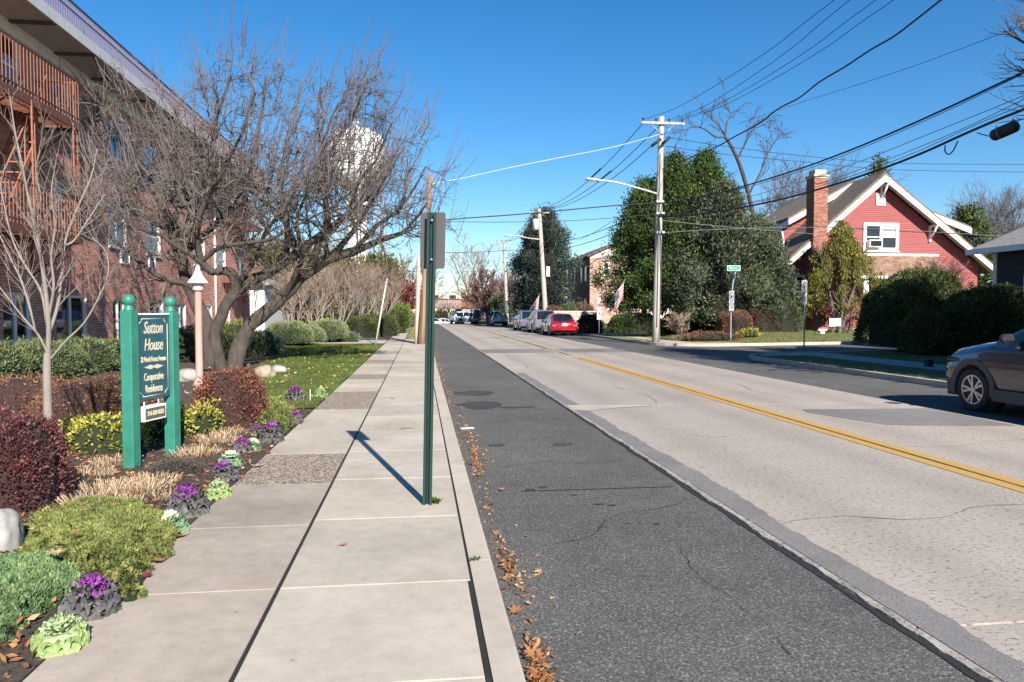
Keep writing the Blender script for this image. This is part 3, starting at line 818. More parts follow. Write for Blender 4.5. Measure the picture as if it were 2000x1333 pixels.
def shrub(label, x, y, z, rx, ry, h, m, seed, n, ll, lw, core=None, flat=.6, ragged=.08, depth=.1, spread=.7, up=.2, group=None, name='shrub', cat='shrub', rz=0.0, zlow=0.0, stems=True, kcore=.86, sub=None):
    rs = np.random.RandomState(seed)
    root = thing(name, label, cat, (x, y, z), 0, group)
    sf = mound_surface(x, y, z, rx, ry, h, flat, seed, ragged, rz, zlow)
    c, d = sf(rs, n)
    c = c - d * (depth * rs.random(n) ** 1.6)[:, None] + rs.normal(size=(n, 3)) * depth * .12
    c[:, 2] = np.maximum(c[:, 2], z + .01)
    # stray shoots that break the clipped outline
    ks = max(10, int(min(60, 26 * (rx + ry)))) ; pick = rs.randint(0, n, ks); shoots_, lc, ld = [], [], []
    for i_ in pick:
        s_, r_ = grow(c[i_], d[i_] + np.array([0, 0, .5]) + rs.normal(size=3) * .25, h * rs.uniform(.05, .17), .0025 + .002 * h, .0015, 3, .1, .05, rs); shoots_.append((s_, r_))
        for u_ in rs.random(9): j_ = u_ * 3; a_ = int(min(j_, 2)); lc.append(s_[a_] + (s_[a_ + 1] - s_[a_]) * (j_ - a_)); ld.append(d[i_])
    # bare, thin patches
    keep_ = np.array([noise.noise((q_[0] * 3.1 / max(rx, .3) + seed, q_[1] * 3.1 / max(ry, .3), q_[2] * 3.1 / h)) + .45 * rs.random() for q_ in (c - np.array([x, y, z]))]) > -.22
    c, d = c[keep_], d[keep_]
    sizes = [leaves(c[0::3], d[0::3] + np.array([0, 0, up]), ll * .75, lw * .75, rs, spread), leaves(c[1::3], d[1::3] + np.array([0, 0, up]), ll, lw, rs, spread), leaves(c[2::3], d[2::3] + np.array([0, 0, up]), ll * 1.25, lw * 1.2, rs, spread), leaves(np.array(lc), np.array(ld), ll, lw, rs, 1.0)]
    leaf_obj('foliage', sizes, m, root)
    tube_obj('stray_shoots', shoots_, BARK['twig'], root, 3)['kind'] = 'stuff'
    if core is not None:  # closed dark body added inside the shrub to block light
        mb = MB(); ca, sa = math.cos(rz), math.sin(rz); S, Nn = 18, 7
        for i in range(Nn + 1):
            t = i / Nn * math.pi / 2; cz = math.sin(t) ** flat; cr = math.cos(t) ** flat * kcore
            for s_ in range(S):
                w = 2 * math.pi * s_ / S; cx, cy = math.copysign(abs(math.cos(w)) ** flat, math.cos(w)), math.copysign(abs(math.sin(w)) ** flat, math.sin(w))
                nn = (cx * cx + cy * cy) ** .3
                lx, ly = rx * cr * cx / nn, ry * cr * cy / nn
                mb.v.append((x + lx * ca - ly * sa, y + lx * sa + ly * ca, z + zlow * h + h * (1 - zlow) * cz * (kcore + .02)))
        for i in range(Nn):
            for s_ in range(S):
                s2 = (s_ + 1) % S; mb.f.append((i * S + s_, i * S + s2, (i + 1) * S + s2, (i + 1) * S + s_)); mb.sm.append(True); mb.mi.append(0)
        mb.build('shade_core', core, root)
    if stems:
        ps = []
        for k in range(9):
            a = rs.uniform(0, 6.28); q = rs.random() * .5
            ps.append(grow((x + rx * q * .4 * math.cos(a), y + ry * q * .4 * math.sin(a), z - .03), (math.cos(a) * .5, math.sin(a) * .5, 1), h * .8, .012 + .01 * h, .006, 4, .1, 0, rs))
        tube_obj('stem', ps, BARK['dark'], root, 5)
    return root

# leaf colours ------------------------------------------------------
LF = {
    'barberry': island('barberry leaf', [(0, (0.108, 0.023, 0.028)), (0.35, (0.189, 0.051, 0.044)), (0.6, (0.253, 0.108, 0.069)), (0.8, (0.329, 0.177, 0.113)), (1, (0.113, 0.076, 0.037))], .6, .15, mott=5),
    'barberry_brown': island('brown barberry leaf', [(0, (0.132, 0.04, 0.033)), (0.4, (0.238, 0.106, 0.066)), (0.7, (0.37, 0.224, 0.132)), (1, (0.145, 0.112, 0.053))], .7, .15, mott=4),
    'barberry_plum': island('plum barberry leaf', [(0, (0.069, 0.015, 0.028)), (0.4, (0.14, 0.035, 0.051)), (0.75, (0.189, 0.076, 0.069)), (1, (0.253, 0.14, 0.113))], .55, .15, mott=5),
    'juniper': island('juniper green', [(0, (0.061, 0.103, 0.041)), (0.5, (0.123, 0.171, 0.076)), (0.85, (0.205, 0.246, 0.117)), (1, (0.3, 0.273, 0.137))], .7, .15, mott=2.2),
    'juniper_blue': island('grey green juniper', [(0, (0.06, 0.102, 0.066)), (0.5, (0.126, 0.186, 0.12)), (0.85, (0.204, 0.27, 0.168)), (1, (0.276, 0.312, 0.18))], .7, .15),
    'mound_pale': island('pale clipped juniper', [(0, (0.129, 0.179, 0.086)), (0.5, (0.272, 0.343, 0.172)), (0.85, (0.4, 0.443, 0.229)), (1, (0.429, 0.415, 0.186))], .75, .15, mott=2.5),
    'cover_olive': island('olive ground cover', [(0, (0.099, 0.133, 0.035)), (0.5, (0.203, 0.245, 0.069)), (0.85, (0.308, 0.329, 0.119)), (1, (0.379, 0.323, 0.14))], .7, .2, mott=7),
    'cover_blue': island('blue green ground cover', [(0, (0.075, 0.149, 0.067)), (0.5, (0.156, 0.267, 0.119)), (0.85, (0.253, 0.356, 0.164)), (1, (0.327, 0.356, 0.133))], .7, .2, mott=7),
    'euonymus': island('variegated leaf', [(0, (.10, .13, .02)), (.35, (.24, .26, .03)), (.65, (.48, .44, .06)), (.9, (.62, .56, .16)), (1, (.3, .2, .06))], .5, .2),
    'cypress': island('dark cypress green', [(0, (0.02, 0.043, 0.016)), (0.5, (0.049, 0.094, 0.028)), (0.85, (0.103, 0.164, 0.036)), (1, (0.189, 0.223, 0.051))], .75, .1, mott=1.1),
    'cypress_grey': island('grey green cypress', [(0, (0.048, 0.068, 0.045)), (0.5, (0.104, 0.131, 0.08)), (0.85, (0.175, 0.208, 0.124)), (1, (0.239, 0.239, 0.144))], .8, .1, mott=1.1),
    'spruce': island('blue grey cedar', [(0, (0.024, 0.04, 0.037)), (0.5, (0.059, 0.088, 0.074)), (0.85, (0.11, 0.146, 0.125)), (1, (0.146, 0.175, 0.131))], .8, .05, mott=0.8),
    'weeper': island('yellow green weeping cypress', [(0, (0.076, 0.089, 0.019)), (0.45, (0.177, 0.189, 0.037)), (0.8, (0.304, 0.278, 0.057)), (1, (0.354, 0.216, 0.076))], .7, .2, mott=1.5),
    'yew': island('yew green', [(0, (0.023, 0.046, 0.017)), (0.5, (0.057, 0.09, 0.026)), (0.85, (0.122, 0.146, 0.035)), (1, (0.195, 0.179, 0.048))], .7, .1, mott=1.6),
    'bright': island('bright green leaf', [(0, (.06, .12, .02)), (.5, (.13, .22, .03)), (1, (.24, .32, .06))], .6, .2),
    'maple_red': island('red leaf', [(0, (.10, .012, .02)), (.5, (.20, .03, .045)), (1, (.28, .07, .07))], .6, .2),
    'brownleaf': island('dry brown leaf', [(0, (.16, .06, .025)), (.35, (.28, .12, .05)), (.7, (.40, .20, .09)), (1, (.50, .34, .18))], .75, .2),
    'yellowleaf': island('yellowish fallen leaf', [(0, (.40, .26, .10)), (.5, (.5, .36, .14)), (1, (.6, .5, .25))], .75, .2),
    'grass': island('lawn blade', [(0, (0.054, 0.095, 0.014)), (0.5, (0.104, 0.162, 0.023)), (0.85, (0.171, 0.216, 0.041)), (1, (0.325, 0.289, 0.126))], .6, .25, mott=1.2),
    'grass_dry': island('dry lawn blade', [(0, (.10, .12, .03)), (.4, (.19, .20, .06)), (.8, (.32, .29, .12)), (1, (.42, .36, .2))], .7, .2),
    'straw': island('cut straw', [(0, (.28, .19, .11)), (.5, (.48, .35, .22)), (1, (.66, .54, .38))], .7, .2),
    'twiggy': island('grey brown twiglet', [(0, (.05, .042, .036)), (.5, (.10, .085, .075)), (1, (.16, .14, .12))], .8, .1),
}
CORE = mat('brown shade core', (0.022, 0.020, 0.012), 0.95, 0.5, 12, 0.5)  # near-black colours for the added cores, so gaps between leaves read as shade
CORE_G = mat('green shade core', (0.016, 0.026, 0.010), 0.95, 0.5, 8, 0.5)
CORE_R = mat('red shade core', (0.045, 0.022, 0.018), 0.95, 0.5, 20, 0.5)
# ------------------------------------------------------------------ brick apartment building on the left
FX = -9.2                        # plane of its street front
BM = island('red brick', [(0, (.32, .135, .10)), (.3, (.48, .20, .145)), (.6, (.55, .24, .175)), (.85, (.60, .31, .235)), (1, (.38, .19, .155))], .85, 0, .2, .3)
MORTAR = mat('mortar', (.74, .66, .60), .95, .25, 30, .4)
def hole_wall(mb, X, y0, y1, z0, z1, holes, depth, nx=1):
    """wall in the plane x=X (facing nx) with rectangular openings and their reveals"""
    ys = sorted({y0, y1, *[v for h in holes for v in h[:2]]}); zs = sorted({z0, z1, *[v for h in holes for v in h[2:]]})
    for a, b in zip(ys[:-1], ys[1:]):
        for c, d in zip(zs[:-1], zs[1:]):
            my, mz = (a + b) / 2, (c + d) / 2
            if any(h[0] < my < h[1] and h[2] < mz < h[3] for h in holes): continue
            mb.quad((X, a, c), (X, b, c), (X, b, d), (X, a, d))
    for a, b, c, d in holes:
        Xi = X - depth * nx
        mb.quad((X, a, c), (X, b, c), (Xi, b, c), (Xi, a, c)); mb.quad((X, a, d), (Xi, a, d), (Xi, b, d), (X, b, d))
        mb.quad((X, a, c), (Xi, a, c), (Xi, a, d), (X, a, d)); mb.quad((X, b, c), (X, b, d), (Xi, b, d), (Xi, b, c))
def brick_field(name, parent, X, y0, y1, z0, z1, holes, m, bl=.203, bh=.057, mo=.0125, proud=.0028, axis='x', sgn=1, seed=1):
    """courses of separate bricks; axis 'x': wall plane x=X running along y; axis 'y': plane y=X running along x"""
    rs = np.random.RandomState(seed); a0 = []; 
    nz = int((z1 - z0) / (bh + mo)); 
    for k in range(nz):
        z = z0 + k * (bh + mo); off = (k % 2) * (bl + mo) / 2 - (bl + mo)
        ys = np.arange(y0 + off, y1, bl + mo)
        for y in ys:
            a, b = max(y, y0), min(y + bl, y1)
            if b - a < .03: continue
            for h in holes:
                if z + bh > h[2] + .004 and z < h[3] - .004 and b > h[0] and a < h[1]:
                    if a < h[0] - .03: b = h[0]
                    elif b > h[1] + .03: a = h[1]
                    else: a = b
            if b - a > .03: a0.append((a, b, z, z + bh))
    A = np.array(a0); n = len(A); pr = proud + rs.uniform(-.0012, .0012, n)
    bx = np.full(n, X - .004 * sgn); fx = X + pr * sgn
    def P8(): 
        c = []
        for x_ in (bx, fx):
            for y_, z_ in ((A[:, 0], A[:, 2]), (A[:, 1], A[:, 2]), (A[:, 1], A[:, 3]), (A[:, 0], A[:, 3])):
                c.append(np.stack([x_, y_, z_] if axis == 'x' else [y_, x_, z_], 1))
        return np.stack(c, 1)
    v = P8().reshape(-1, 3)
    f = np.array([(4, 5, 6, 7), (0, 1, 5, 4), (2, 3, 7, 6), (1, 2, 6, 5), (3, 0, 4, 7)])
    q = (np.arange(n)[:, None, None] * 8 + f[None]).reshape(-1, 4)
    off = np.array(root_of(parent).location)
    o = np_obj(name, np_mesh(name, v - off, q, None, [m]), parent); o['kind'] = 'stuff'
    return o
apt = thing('apartment_building', 'three storey red brick apartment building with rusty fire escapes behind the garden', 'building', (FX, 27, 0.1))
SOF = 8.18
WINS = []            # (y0,y1,z0,z1, style)
def fy(px_): return Xp(px_, 609, FX).y
def addwin(x0, x1, yt, yb, style='double', curtain=0.5):
    xc = (x0 + x1) / 2
    WINS.append((fy(x0), fy(x1), Xp(xc, yb, FX).z, Xp(xc, yt, FX).z, style, curtain))
addwin(6, 60, 573, 668, 'slider', .35); addwin(110, 169, 578, 667, 'slider', .9); addwin(221, 245, 585, 667, 'slider', .6)
addwin(293, 319, 589, 650, 'slider', .5); addwin(345, 363, 594, 643, 'slider', .6); addwin(401, 414, 597, 640, 'slider', .3)
addwin(440, 449, 600, 640, 'slider', .9)
addwin(6, 29, 322, 436, 'double', .2); addwin(110, 137, 360, 462, 'double', .4); addwin(216, 250, 403, 484, 'slider', .95)
addwin(288, 316, 428, 500, 'double', .3); addwin(380, 402, 468, 520, 'double', .8); addwin(428, 442, 488, 530, 'double', .3); addwin(468, 478, 508, 545, 'double', .5)
addwin(16, 50, 80, 190, 'double', .3); addwin(112, 142, 170, 262, 'double', .4); addwin(221, 253, 230, 318, 'slider', .7)
addwin(285, 312, 290, 362, 'double', .3); addwin(378, 402, 362, 420, 'double', .3); addwin(430, 446, 405, 450, 'double', .5)
HOLES = [w[:4] for w in WINS]
AC = [(fy(236), fy(253), Xp(244, 516, FX).z, Xp(244, 489, FX).z), (fy(291), fy(303), Xp(297, 528, FX).z, Xp(297, 503, FX).z)]
Y0, Y1 = 12.5, 42.0
mb = MB(); hole_wall(mb, FX, Y0, Y1, -.1, SOF, HOLES, .14)
mb.quad((FX, Y1, -.1), (FX - 14, Y1, -.1), (FX - 14, Y1, SOF), (FX, Y1, SOF)); mb.quad((FX, Y0, -.1), (FX, Y0, SOF), (FX - 14, Y0, SOF), (FX - 14, Y0, -.1))
mb.quad((FX - 14, Y0, -.1), (FX - 14, Y0, SOF), (FX - 14, Y1, SOF), (FX - 14, Y1, -.1))
wall = mb.build('wall', MORTAR, apt)
brick_field('brick_courses', wall, FX, Y0 + 1.5, Y1, .10, SOF - .27, HOLES + AC, BM)
brick_field('brick_courses', wall, Y1, FX - 6, FX, .10, SOF - .27, [], BM, axis='y', sgn=1, seed=3)
mb = MB(); mb.span((FX - .01, Y0, SOF - .30), (FX + .05, Y1 + .05, SOF - .004)); mb.build('frieze_board', M['white'], apt)
GREY_SOFFIT = mat('grey soffit paint', (.42, .40, .37), .8, .15, 3)
mb = MB(); mb.span((FX - .5, Y0, SOF), (FX + 1.0, Y1 + 1.0, SOF + .06)); mb.span((FX - 14.2, Y0, SOF), (FX - .5, Y1 + 1.0, SOF + .06)); roof = mb.build('roof', GREY_SOFFIT, apt)
mb = MB(); mb.span((FX + 1.0, Y0, SOF - .03), (FX + 1.05, Y1 + 1.05, SOF + .24)); mb.build('fascia', mat('pale grey fascia', (.55, .56, .56), .6, .1, 4), roof)
y = 14.0
while y < Y1:
    mb = MB(); mb.span((FX + .05, y, SOF - .05), (FX + 1.0, y + .14, SOF - .002)); mb.build('soffit_rib', mat('dark rib', (.10, .085, .075), .8) if y == 14.0 else bpy.data.materials['dark rib'], roof); y += 2.1
for k, (a, b, c, d, st, cu) in enumerate(WINS):
    X = FX - .07; fr = MB(); t = .055
    fr.span((X - .03, a, c), (X + .035, a + t, d)); fr.span((X - .03, b - t, c), (X + .035, b, d))
    fr.span((X - .03, a + t, d - t), (X + .035, b - t, d)); fr.span((X - .03, a + t, c), (X + .035, b - t, c + t))
    my, mz = (a + b) / 2, (c + d) / 2
    if st == 'slider': fr.span((X - .03, my - .035, c + t), (X + .035, my + .035, d - t))
    else: fr.span((X - .03, a + t, mz - .03), (X + .035, b - t, mz + .03))
    f = fr.build('window', M['vinyl'], apt)
    for lo, hi in (((a + t, c + t), (my - .035, d - t)), ((my + .035, c + t), (b - t, d - t))) if st == 'slider' else (((a + t, c + t), (b - t, mz - .03)), ((a + t, mz + .03), (b - t, d - t))):
        p = MB(); p.span((X - .012, lo[0], lo[1]), (X - .004, hi[0], hi[1])); p.build('pane', M['glass'], f)
    s = MB(); s.span((FX - .1, a - .05, c - .06), (FX + .055, b + .05, c - .002)); s.build('sill', M['vinyl'] if k in (1, 9) else mat('sill', (.5, .46, .42), .8), f)
    if cu:
        n = 14; v = []; q = []
        w = (b - a) * .5 * (1 if cu > .5 else .6); ya = b - w if k % 2 else a
        for i in range(n + 1):
            yy_ = ya + w * i / n; xx = X - .09 + .02 * math.sin(i * 2.4)
            v += [(xx, yy_, c + .02), (xx, yy_, d - .02)]
            if i: q.append((2 * i - 2, 2 * i, 2 * i + 1, 2 * i - 1))
        v = np.array(v) - np.array(apt.location); np_obj('curtain', np_mesh('curtain', v, q, None, [M['curtain']], True), f)
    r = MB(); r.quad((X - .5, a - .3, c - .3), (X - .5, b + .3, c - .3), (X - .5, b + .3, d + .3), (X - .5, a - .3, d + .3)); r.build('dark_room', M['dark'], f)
for a, b, c, d in AC:
    mb = MB(); t = .05
    mb.span((FX, a, c), (FX + .05, a + t, d)); mb.span((FX, b - t, c), (FX + .05, b, d)); mb.span((FX, a + t, d - t), (FX + .05, b - t, d)); mb.span((FX, a + t, c), (FX + .05, b - t, c + t))
    s = mb.build('air_conditioner', M['vinyl'], apt)
    g = MB(); g.span((FX, a + t, c + t), (FX + .02, b - t, d - t))
    z = c + t + .01
    while z < d - t - .02: g.span((FX + .02, a + t, z), (FX + .03, b - t, z + .012)); z += .025
    g.build('grille', mat('grille', (.33, .33, .33), .6), s)
# roof railing of thin rusty bars
RUST = mat('rusty orange paint', (.37, .15, .085), .8, .35, 18, .3, c2=(.24, .095, .06))
RUSTD = mat('dark rusty paint', (.15, .065, .045), .8, .35, 18, .3)
rail = MB(); RX = FX + .75
for z in (SOF + .22, SOF + 1.02): rail.span((RX - .02, Y0, z), (RX + .02, Y1, z + .035))
rail.span((RX - .012, Y0, SOF + .82), (RX + .012, Y1, SOF + .845))
rr = rail.build('roof_railing', mat('dark railing', (.035, .03, .045), .6), apt)
def bars(parent, base, m, pos, h, w, first=[None]):
    b = MB(); b.span((-w / 2, -w / 2, 0), (w / 2, w / 2, h)); off = Vector(root_of(parent).location); o = None
    for p in pos:
        if o is None: o = b.build(base, m, parent, local=True)
        else:
            o = o.copy(); COL.objects.link(o)
        o.location = Vector(p) - off
BAR = mat('faded purple brown bar', (.19, .115, .12), .7, .3, 10)
bars(rr, 'baluster', BAR, [(RX, 15.2 + .118 * i, SOF + .05) for i in range(226)], .99, .022)

# fire escapes ------------------------------------------------------
FEX = FX + 1.02
def fire_escape(ya, yb, zt, rail_h, tag_, grate=True, stair=None, rods=()):
    """platform at height zt with bars all round"""
    mb = MB()
    mb.span((FX + .01, ya, zt - .09), (FEX - .05, yb, zt - .06)) if False else None
    mb.span((FEX - .04, ya, zt - .16), (FEX, yb, zt + .02)); mb.span((FX, ya, zt - .16), (FX + .04, yb, zt + .02))
    mb.span((FX + .04, ya, zt - .16), (FEX - .04, ya + .04, zt + .02)); mb.span((FX + .04, yb - .04, zt - .16), (FEX - .04, yb, zt + .02))
    fe = mb.build('fire_escape', RUSTD, apt)
    b = MB(); b.span((-.47, -.03, 0), (.47, .03, .03)); o = None; off = Vector(apt.location)
    n = int((yb - ya - .1) / .105)
    for i in range(n):
        p = Vector((FX + .51, ya + .09 + i * .105, zt - .05))
        if o is None: o = b.build('grating_slat', RUST, fe, local=True)
        else: o = o.copy(); COL.objects.link(o)
        o.location = p - off
    r = MB(); zr = zt + rail_h
    r.span((FEX - .025, ya, zr - .03), (FEX + .01, yb, zr)); r.span((FX, yb - .035, zr - .03), (FEX - .025, yb, zr)); r.span((FX, ya, zr - .03), (FEX - .025, ya + .035, zr))
    r.span((FEX - .02, ya, zt + .10), (FEX + .005, yb, zt + .125))
    r.build('handrail', RUSTD, fe)
    bars(fe, 'baluster', RUST, [(FEX - .005, ya + .05 + i * .138, zt + .02) for i in range(int((yb - ya) / .138))], rail_h - .04, .013)
    bars(fe, 'baluster', RUST, [(FX + .1 + i * .128, yb - .02, zt + .02) for i in range(7)], rail_h - .04, .015)
    for y_ in (ya + .5, (ya + yb) / 2, yb - .35):
        k = MB(); k.tube([(FEX - .05, y_, zt - .14), (FX + .02, y_, zt - .95)], .022, 5); k.span((FX + .005, y_ - .03, zt - 1.05), (FX + .03, y_ + .03, zt - .1)); k.build('bracket', RUSTD, fe)
    return fe
yb1 = Xp(163, 500, FEX).y; yb2 = Xp(137, 236, FEX).y
Z1 = Xp(0, 430, FEX).z; Z2 = Xp(0, 157, FEX).z
fe1 = fire_escape(13.2, yb1, Z1, .92, 'low'); fe2 = fire_escape(13.2, yb1 + .05, Z2, 1.02, 'high')
# steep stair between the two platforms, with flat stringers and open treads
def stair(fe, y_low, z_low, y_top, z_top, xc):
    s = MB(); a = Vector((xc, y_low, z_low)); b = Vector((xc, y_top, z_top)); d = (b - a)
    for sx in (-.27, .27):
        s.prism([a + Vector((sx, -.07, 0)), a + Vector((sx, .07, 0)), b + Vector((sx, .07, 0)), b + Vector((sx, -.07, 0))], (.03, 0, 0))
        s.tube([a + Vector((sx, 0, .85)), b + Vector((sx, 0, .85))], .018, 5)
        for t in (.1, .5, .9): p = a + d * t; s.span((p.x + sx - .012, p.y - .012, p.z), (p.x + sx + .012, p.y + .012, p.z + .85))
    st = s.build('stair', RUST, fe)
    return st
off = Vector(apt.location)
st = stair(fe2, 16.2, Z1, 18.2, Z2 - .05, FX + .55)
for i in range(11):
    t = (i + .5) / 11
    m_ = MB(); m_.span((FX + .30, 16.2 + 2.0 * t - .09, Z1 + (Z2 - Z1) * t), (FX + .82, 16.2 + 2.0 * t + .09, Z1 + (Z2 - Z1) * t + .03)); m_.build('tread', RUST, st)
rods = MB()
for px_, xx in ((66, FEX), (72, FEX - .12), (76, FEX - .2), (146, FEX), (153, FEX - .05), (159, FEX - .25)):
    y_ = Xp(px_, 380, xx).y; rods.span((xx - .016, y_ - .016, Z1), (xx + .016, y_ + .016, Z2 - .05))
rods.build('hanger', RUST, fe1)
# far end fire escape with its stair
fe3 = fire_escape(36.2, 40.6, Xp(470, 545, FEX).z, .9, 'far'); fe4 = fire_escape(36.2, 40.6, Xp(470, 545, FEX).z + 2.85, .9, 'far')
stair(fe3, 38.6, .6, 40.2, Xp(470, 545, FEX).z, FX + .55)
dp = MB(); dp.tube([(FX + .07, 34.9, .1), (FX + .07, 34.9, SOF - .3)], .05, 8); dp.build('downpipe', M['vinyl'], apt)

# white house beyond ------------------------------------------------
hp = Dp(505, 612, 58)
wh = thing('white_house', 'small white clapboard house with a grey gable roof beyond the brick building', 'house', (hp.x - 2, 60, .1))
xa, xb, ya, yb = Dp(440, 600, 56).x, Dp(516, 600, 56).x, 56, 66
ht = Dp(510, 558, 56).z; rg = Dp(500, 540, 56).z
mb = MB(); mb.span((xa, ya, 0), (xb, yb, ht)); w = mb.build('wall', M['white'], wh)
sb = MB(); z = .2
while z < ht - .1: sb.span((xa, ya - .015, z), (xb, ya, z + .15)); sb.span((xb, ya, z), (xb + .015, yb, z + .15)); z += .17
o = sb.build('siding_boards', M['white'], w); o['kind'] = 'stuff'
GREYROOF = mat('grey shingle', (.24, .235, .23), .9, .3, 5, .5)
mb = MB(); mb.prism([(xa - .5, ya - .6, ht), (xb + .5, ya - .6, ht), (xb + .5, ya - .6, ht + .14), (xb - 1.5, ya - .6, ht + 1.0), (xa - .5, ya - .6, ht + 1.0)], (0, yb - ya + 1.2, 0)); mb.build('roof', GREYROOF, wh)
for yy_ in (58.2, 61.5):
    f = MB(); f.span((xb + .02, yy_, ht - 1.7), (xb + .06, yy_ + 1.0, ht - .5)); f_ = f.build('window', M['vinyl'], wh)
    g = MB(); g.span((xb + .06, yy_ + .1, ht - 1.6), (xb + .065, yy_ + .9, ht - .6)); g.build('pane', M['dark'], f_)

# water tower far behind the tree ----------------------------------
wp = Dp(696, 300, 190)
wt = thing('water_tower', 'big white water tower standing far behind the bare tree', 'water tower', (wp.x, 190, gz(190)))
zt = Dp(696, 250, 190).z; zm = Dp(696, 285, 190).z; zb = Dp(696, 339, 190).z; rr_ = (Dp(753, 300, 190).x - Dp(640, 300, 190).x) / 2
WT = mat('white tower paint', (.80, .80, .79), .5, .05, .5)
mb = MB(); n = 10
prof = [(rr_ * .25, zb - 4.6), (rr_ * .62, zb - 3.2), (rr_ * .90, zb - 1.2), (rr_, zb)] + [(rr_, zm)] + [(rr_ * math.cos(R(90 * i / n)) if i < n else .02, zm + (zt - zm) * math.sin(R(90 * i / n)) ** .9) for i in range(1, n + 1)]
mb.lathe((wp.x, 190, 0), prof, 32); mb.build('tank', WT, wt)
mb = MB()
for r_, z_ in ((rr_ + .12, zm), (rr_ + .1, (zm + zb) / 2), (rr_ + .1, zb)): mb.lathe((wp.x, 190, 0), [(r_ - .15, z_ - .12), (r_, z_ - .12), (r_, z_ + .12), (r_ - .15, z_ + .12)], 32, False)
mb.build('band', WT, wt)
mb = MB(); mb.tube([(wp.x, 190, zt - .3), (wp.x, 190, zt + 1.4)], [.6, .4], 10); mb.lathe((wp.x, 190, zt + 1.0), [(.9, 0), (.9, .3), (.2, .7)], 12); mb.build('vent_cap', WT, wt)
for k in range(8):
    a = k * math.pi / 4 + .2; mb = MB(); c, s_ = math.cos(a), math.sin(a)
    mb.tube([(wp.x + rr_ * .92 * c, 190 + rr_ * .92 * s_, zb), (wp.x + rr_ * 1.05 * c, 190 + rr_ * 1.05 * s_, gz(190) - 1)], .22, 8); mb.build('leg', mat('tower leg grey', (.34, .35, .36), .6) if k == 0 else bpy.data.materials['tower leg grey'], wt)
mb = MB(); mb.tube([(wp.x, 190, zb - 4.4), (wp.x, 190, gz(190) - 1)], 2.6, 16); mb.build('riser', WT, wt)
# ------------------------------------------------------------------ the Sutton House sign
PG = mat('green sign post paint', (.034, .205, .145), .5, .22, 7, .15)
BLUE = mat('dark teal sign board', (.026, .098, .125), .45, .15, 6)
GOLD = mat('cream lettering', (.66, .56, .40), .6, .08, 10)
p1 = G(258, 912, .15); p2 = G(338, 887, .15)
sign = thing('house_sign', 'green two post sign reading Sutton House 22 North Forest Avenue Cooperative Residences', 'sign', (p1.x, p1.y, .13))
sd = Vector((p2.x - p1.x, p2.y - p1.y, 0)).normalized(); sn = Vector((sd.y, -sd.x, 0))     # board runs along sd, faces sn
S3 = Matrix(((sd.x, sn.x, 0), (sd.y, sn.y, 0), (0, 0, 1)))
D1 = p1.y; PWD = .112
tops = []
for p, yt, px_ in ((p1, 575, 251), (p2, 579, 332)):
    ztop = Dp(px_, yt, p.y).z; zs = ztop - .155
    mb = MB(); mb.bbox((p.x, p.y, (.05 + zs) / 2), (PWD, PWD, zs - .05), .006, S3)
    post = mb.build('post', PG, sign)
    mb = MB(); r = .058
    mb.lathe((p.x, p.y, zs), [(.05, 0), (.052, .012), (.040, .022), (.046, .034), (.034, .046), (.036, .052)] + [(r * math.sin(R(a)), .098 - r * math.cos(R(a))) for a in (40, 58, 76, 94, 112, 130, 148, 166, 178)], 20)
    mb.build('ball_finial', PG, post); tops.append(zs)
def bp(u, z, out=0.0):      # u metres from post 1 along the board
    return Vector((p1.x, p1.y, z)) + sd * u + sn * out
span_ = (p2 - p1).length - PWD
ub, ue = PWD / 2 + .004, PWD / 2 + span_ - .004
zt_ = Dp(300, 616, (p1.y + p2.y) / 2).z; zb_ = Dp(300, 779, (p1.y + p2.y) / 2).z
mb = MB(); mb.bbox(bp((ub + ue) / 2, (zt_ + zb_) / 2), (ue - ub, .045, zt_ - zb_), .006, S3); board = mb.build('sign_board', BLUE, sign)
mb = MB(); mb.bbox(bp((ub + ue) / 2, zt_ + .010), (ue - ub, .062, .018), .003, S3); mb.build('top_cap', M['white'], board)
# thin cream border with notched corners
W_, H_ = ue - ub, zt_ - zb_; q = .035; nq = .05
bord = [(q, q + nq), (q + nq, q + nq * .35), (q + nq, q), (W_ - q - nq, q), (W_ - q - nq, q + nq * .35), (W_ - q, q + nq), (W_ - q, H_ - q - nq), (W_ - q - nq, H_ - q - nq * .35), (W_ - q - nq, H_ - q), (q + nq, H_ - q), (q + nq, H_ - q - nq * .35), (q, H_ - q - nq)]
mb = MB()
for i in range(len(bord)):
    a, b = bord[i], bord[(i + 1) % len(bord)]
    A, B = bp(ub + a[0], zb_ + a[1], .0235), bp(ub + b[0], zb_ + b[1], .0235)
    mb.tube([A, B], .0035, 4)
mb.build('border', GOLD, board)
cm = (ub + ue) / 2
# reading direction: seen from the street the text runs along sd
for key, fz in (('sutton', .845), ('house', .645), ('addr', .475), ('coop', .265), ('res', .125)):
    place_text(key, 'lettering', GOLD, bp(cm, zb_ + H_ * fz, .0235), sd, board)
mb = MB(); c0 = bp(cm, zb_ + H_ * .385, .024)
for s_ in (-1, 1):
    mb.prism([c0 + sd * (s_ * .02) + Vector((0, 0, .014)), c0 + sd * (s_ * .05) + Vector((0, 0, .022)), c0 + sd * (s_ * .15), c0 + sd * (s_ * .05) - Vector((0, 0, .022)), c0 + sd * (s_ * .02) - Vector((0, 0, .014))], sn * .003)
mb.lathe(c0, [(.012, 0), (.012, .004)], 10, False, Matrix((sd, (0, 0, 1), sn)).transposed()); mb.build('ornament', GOLD, board)
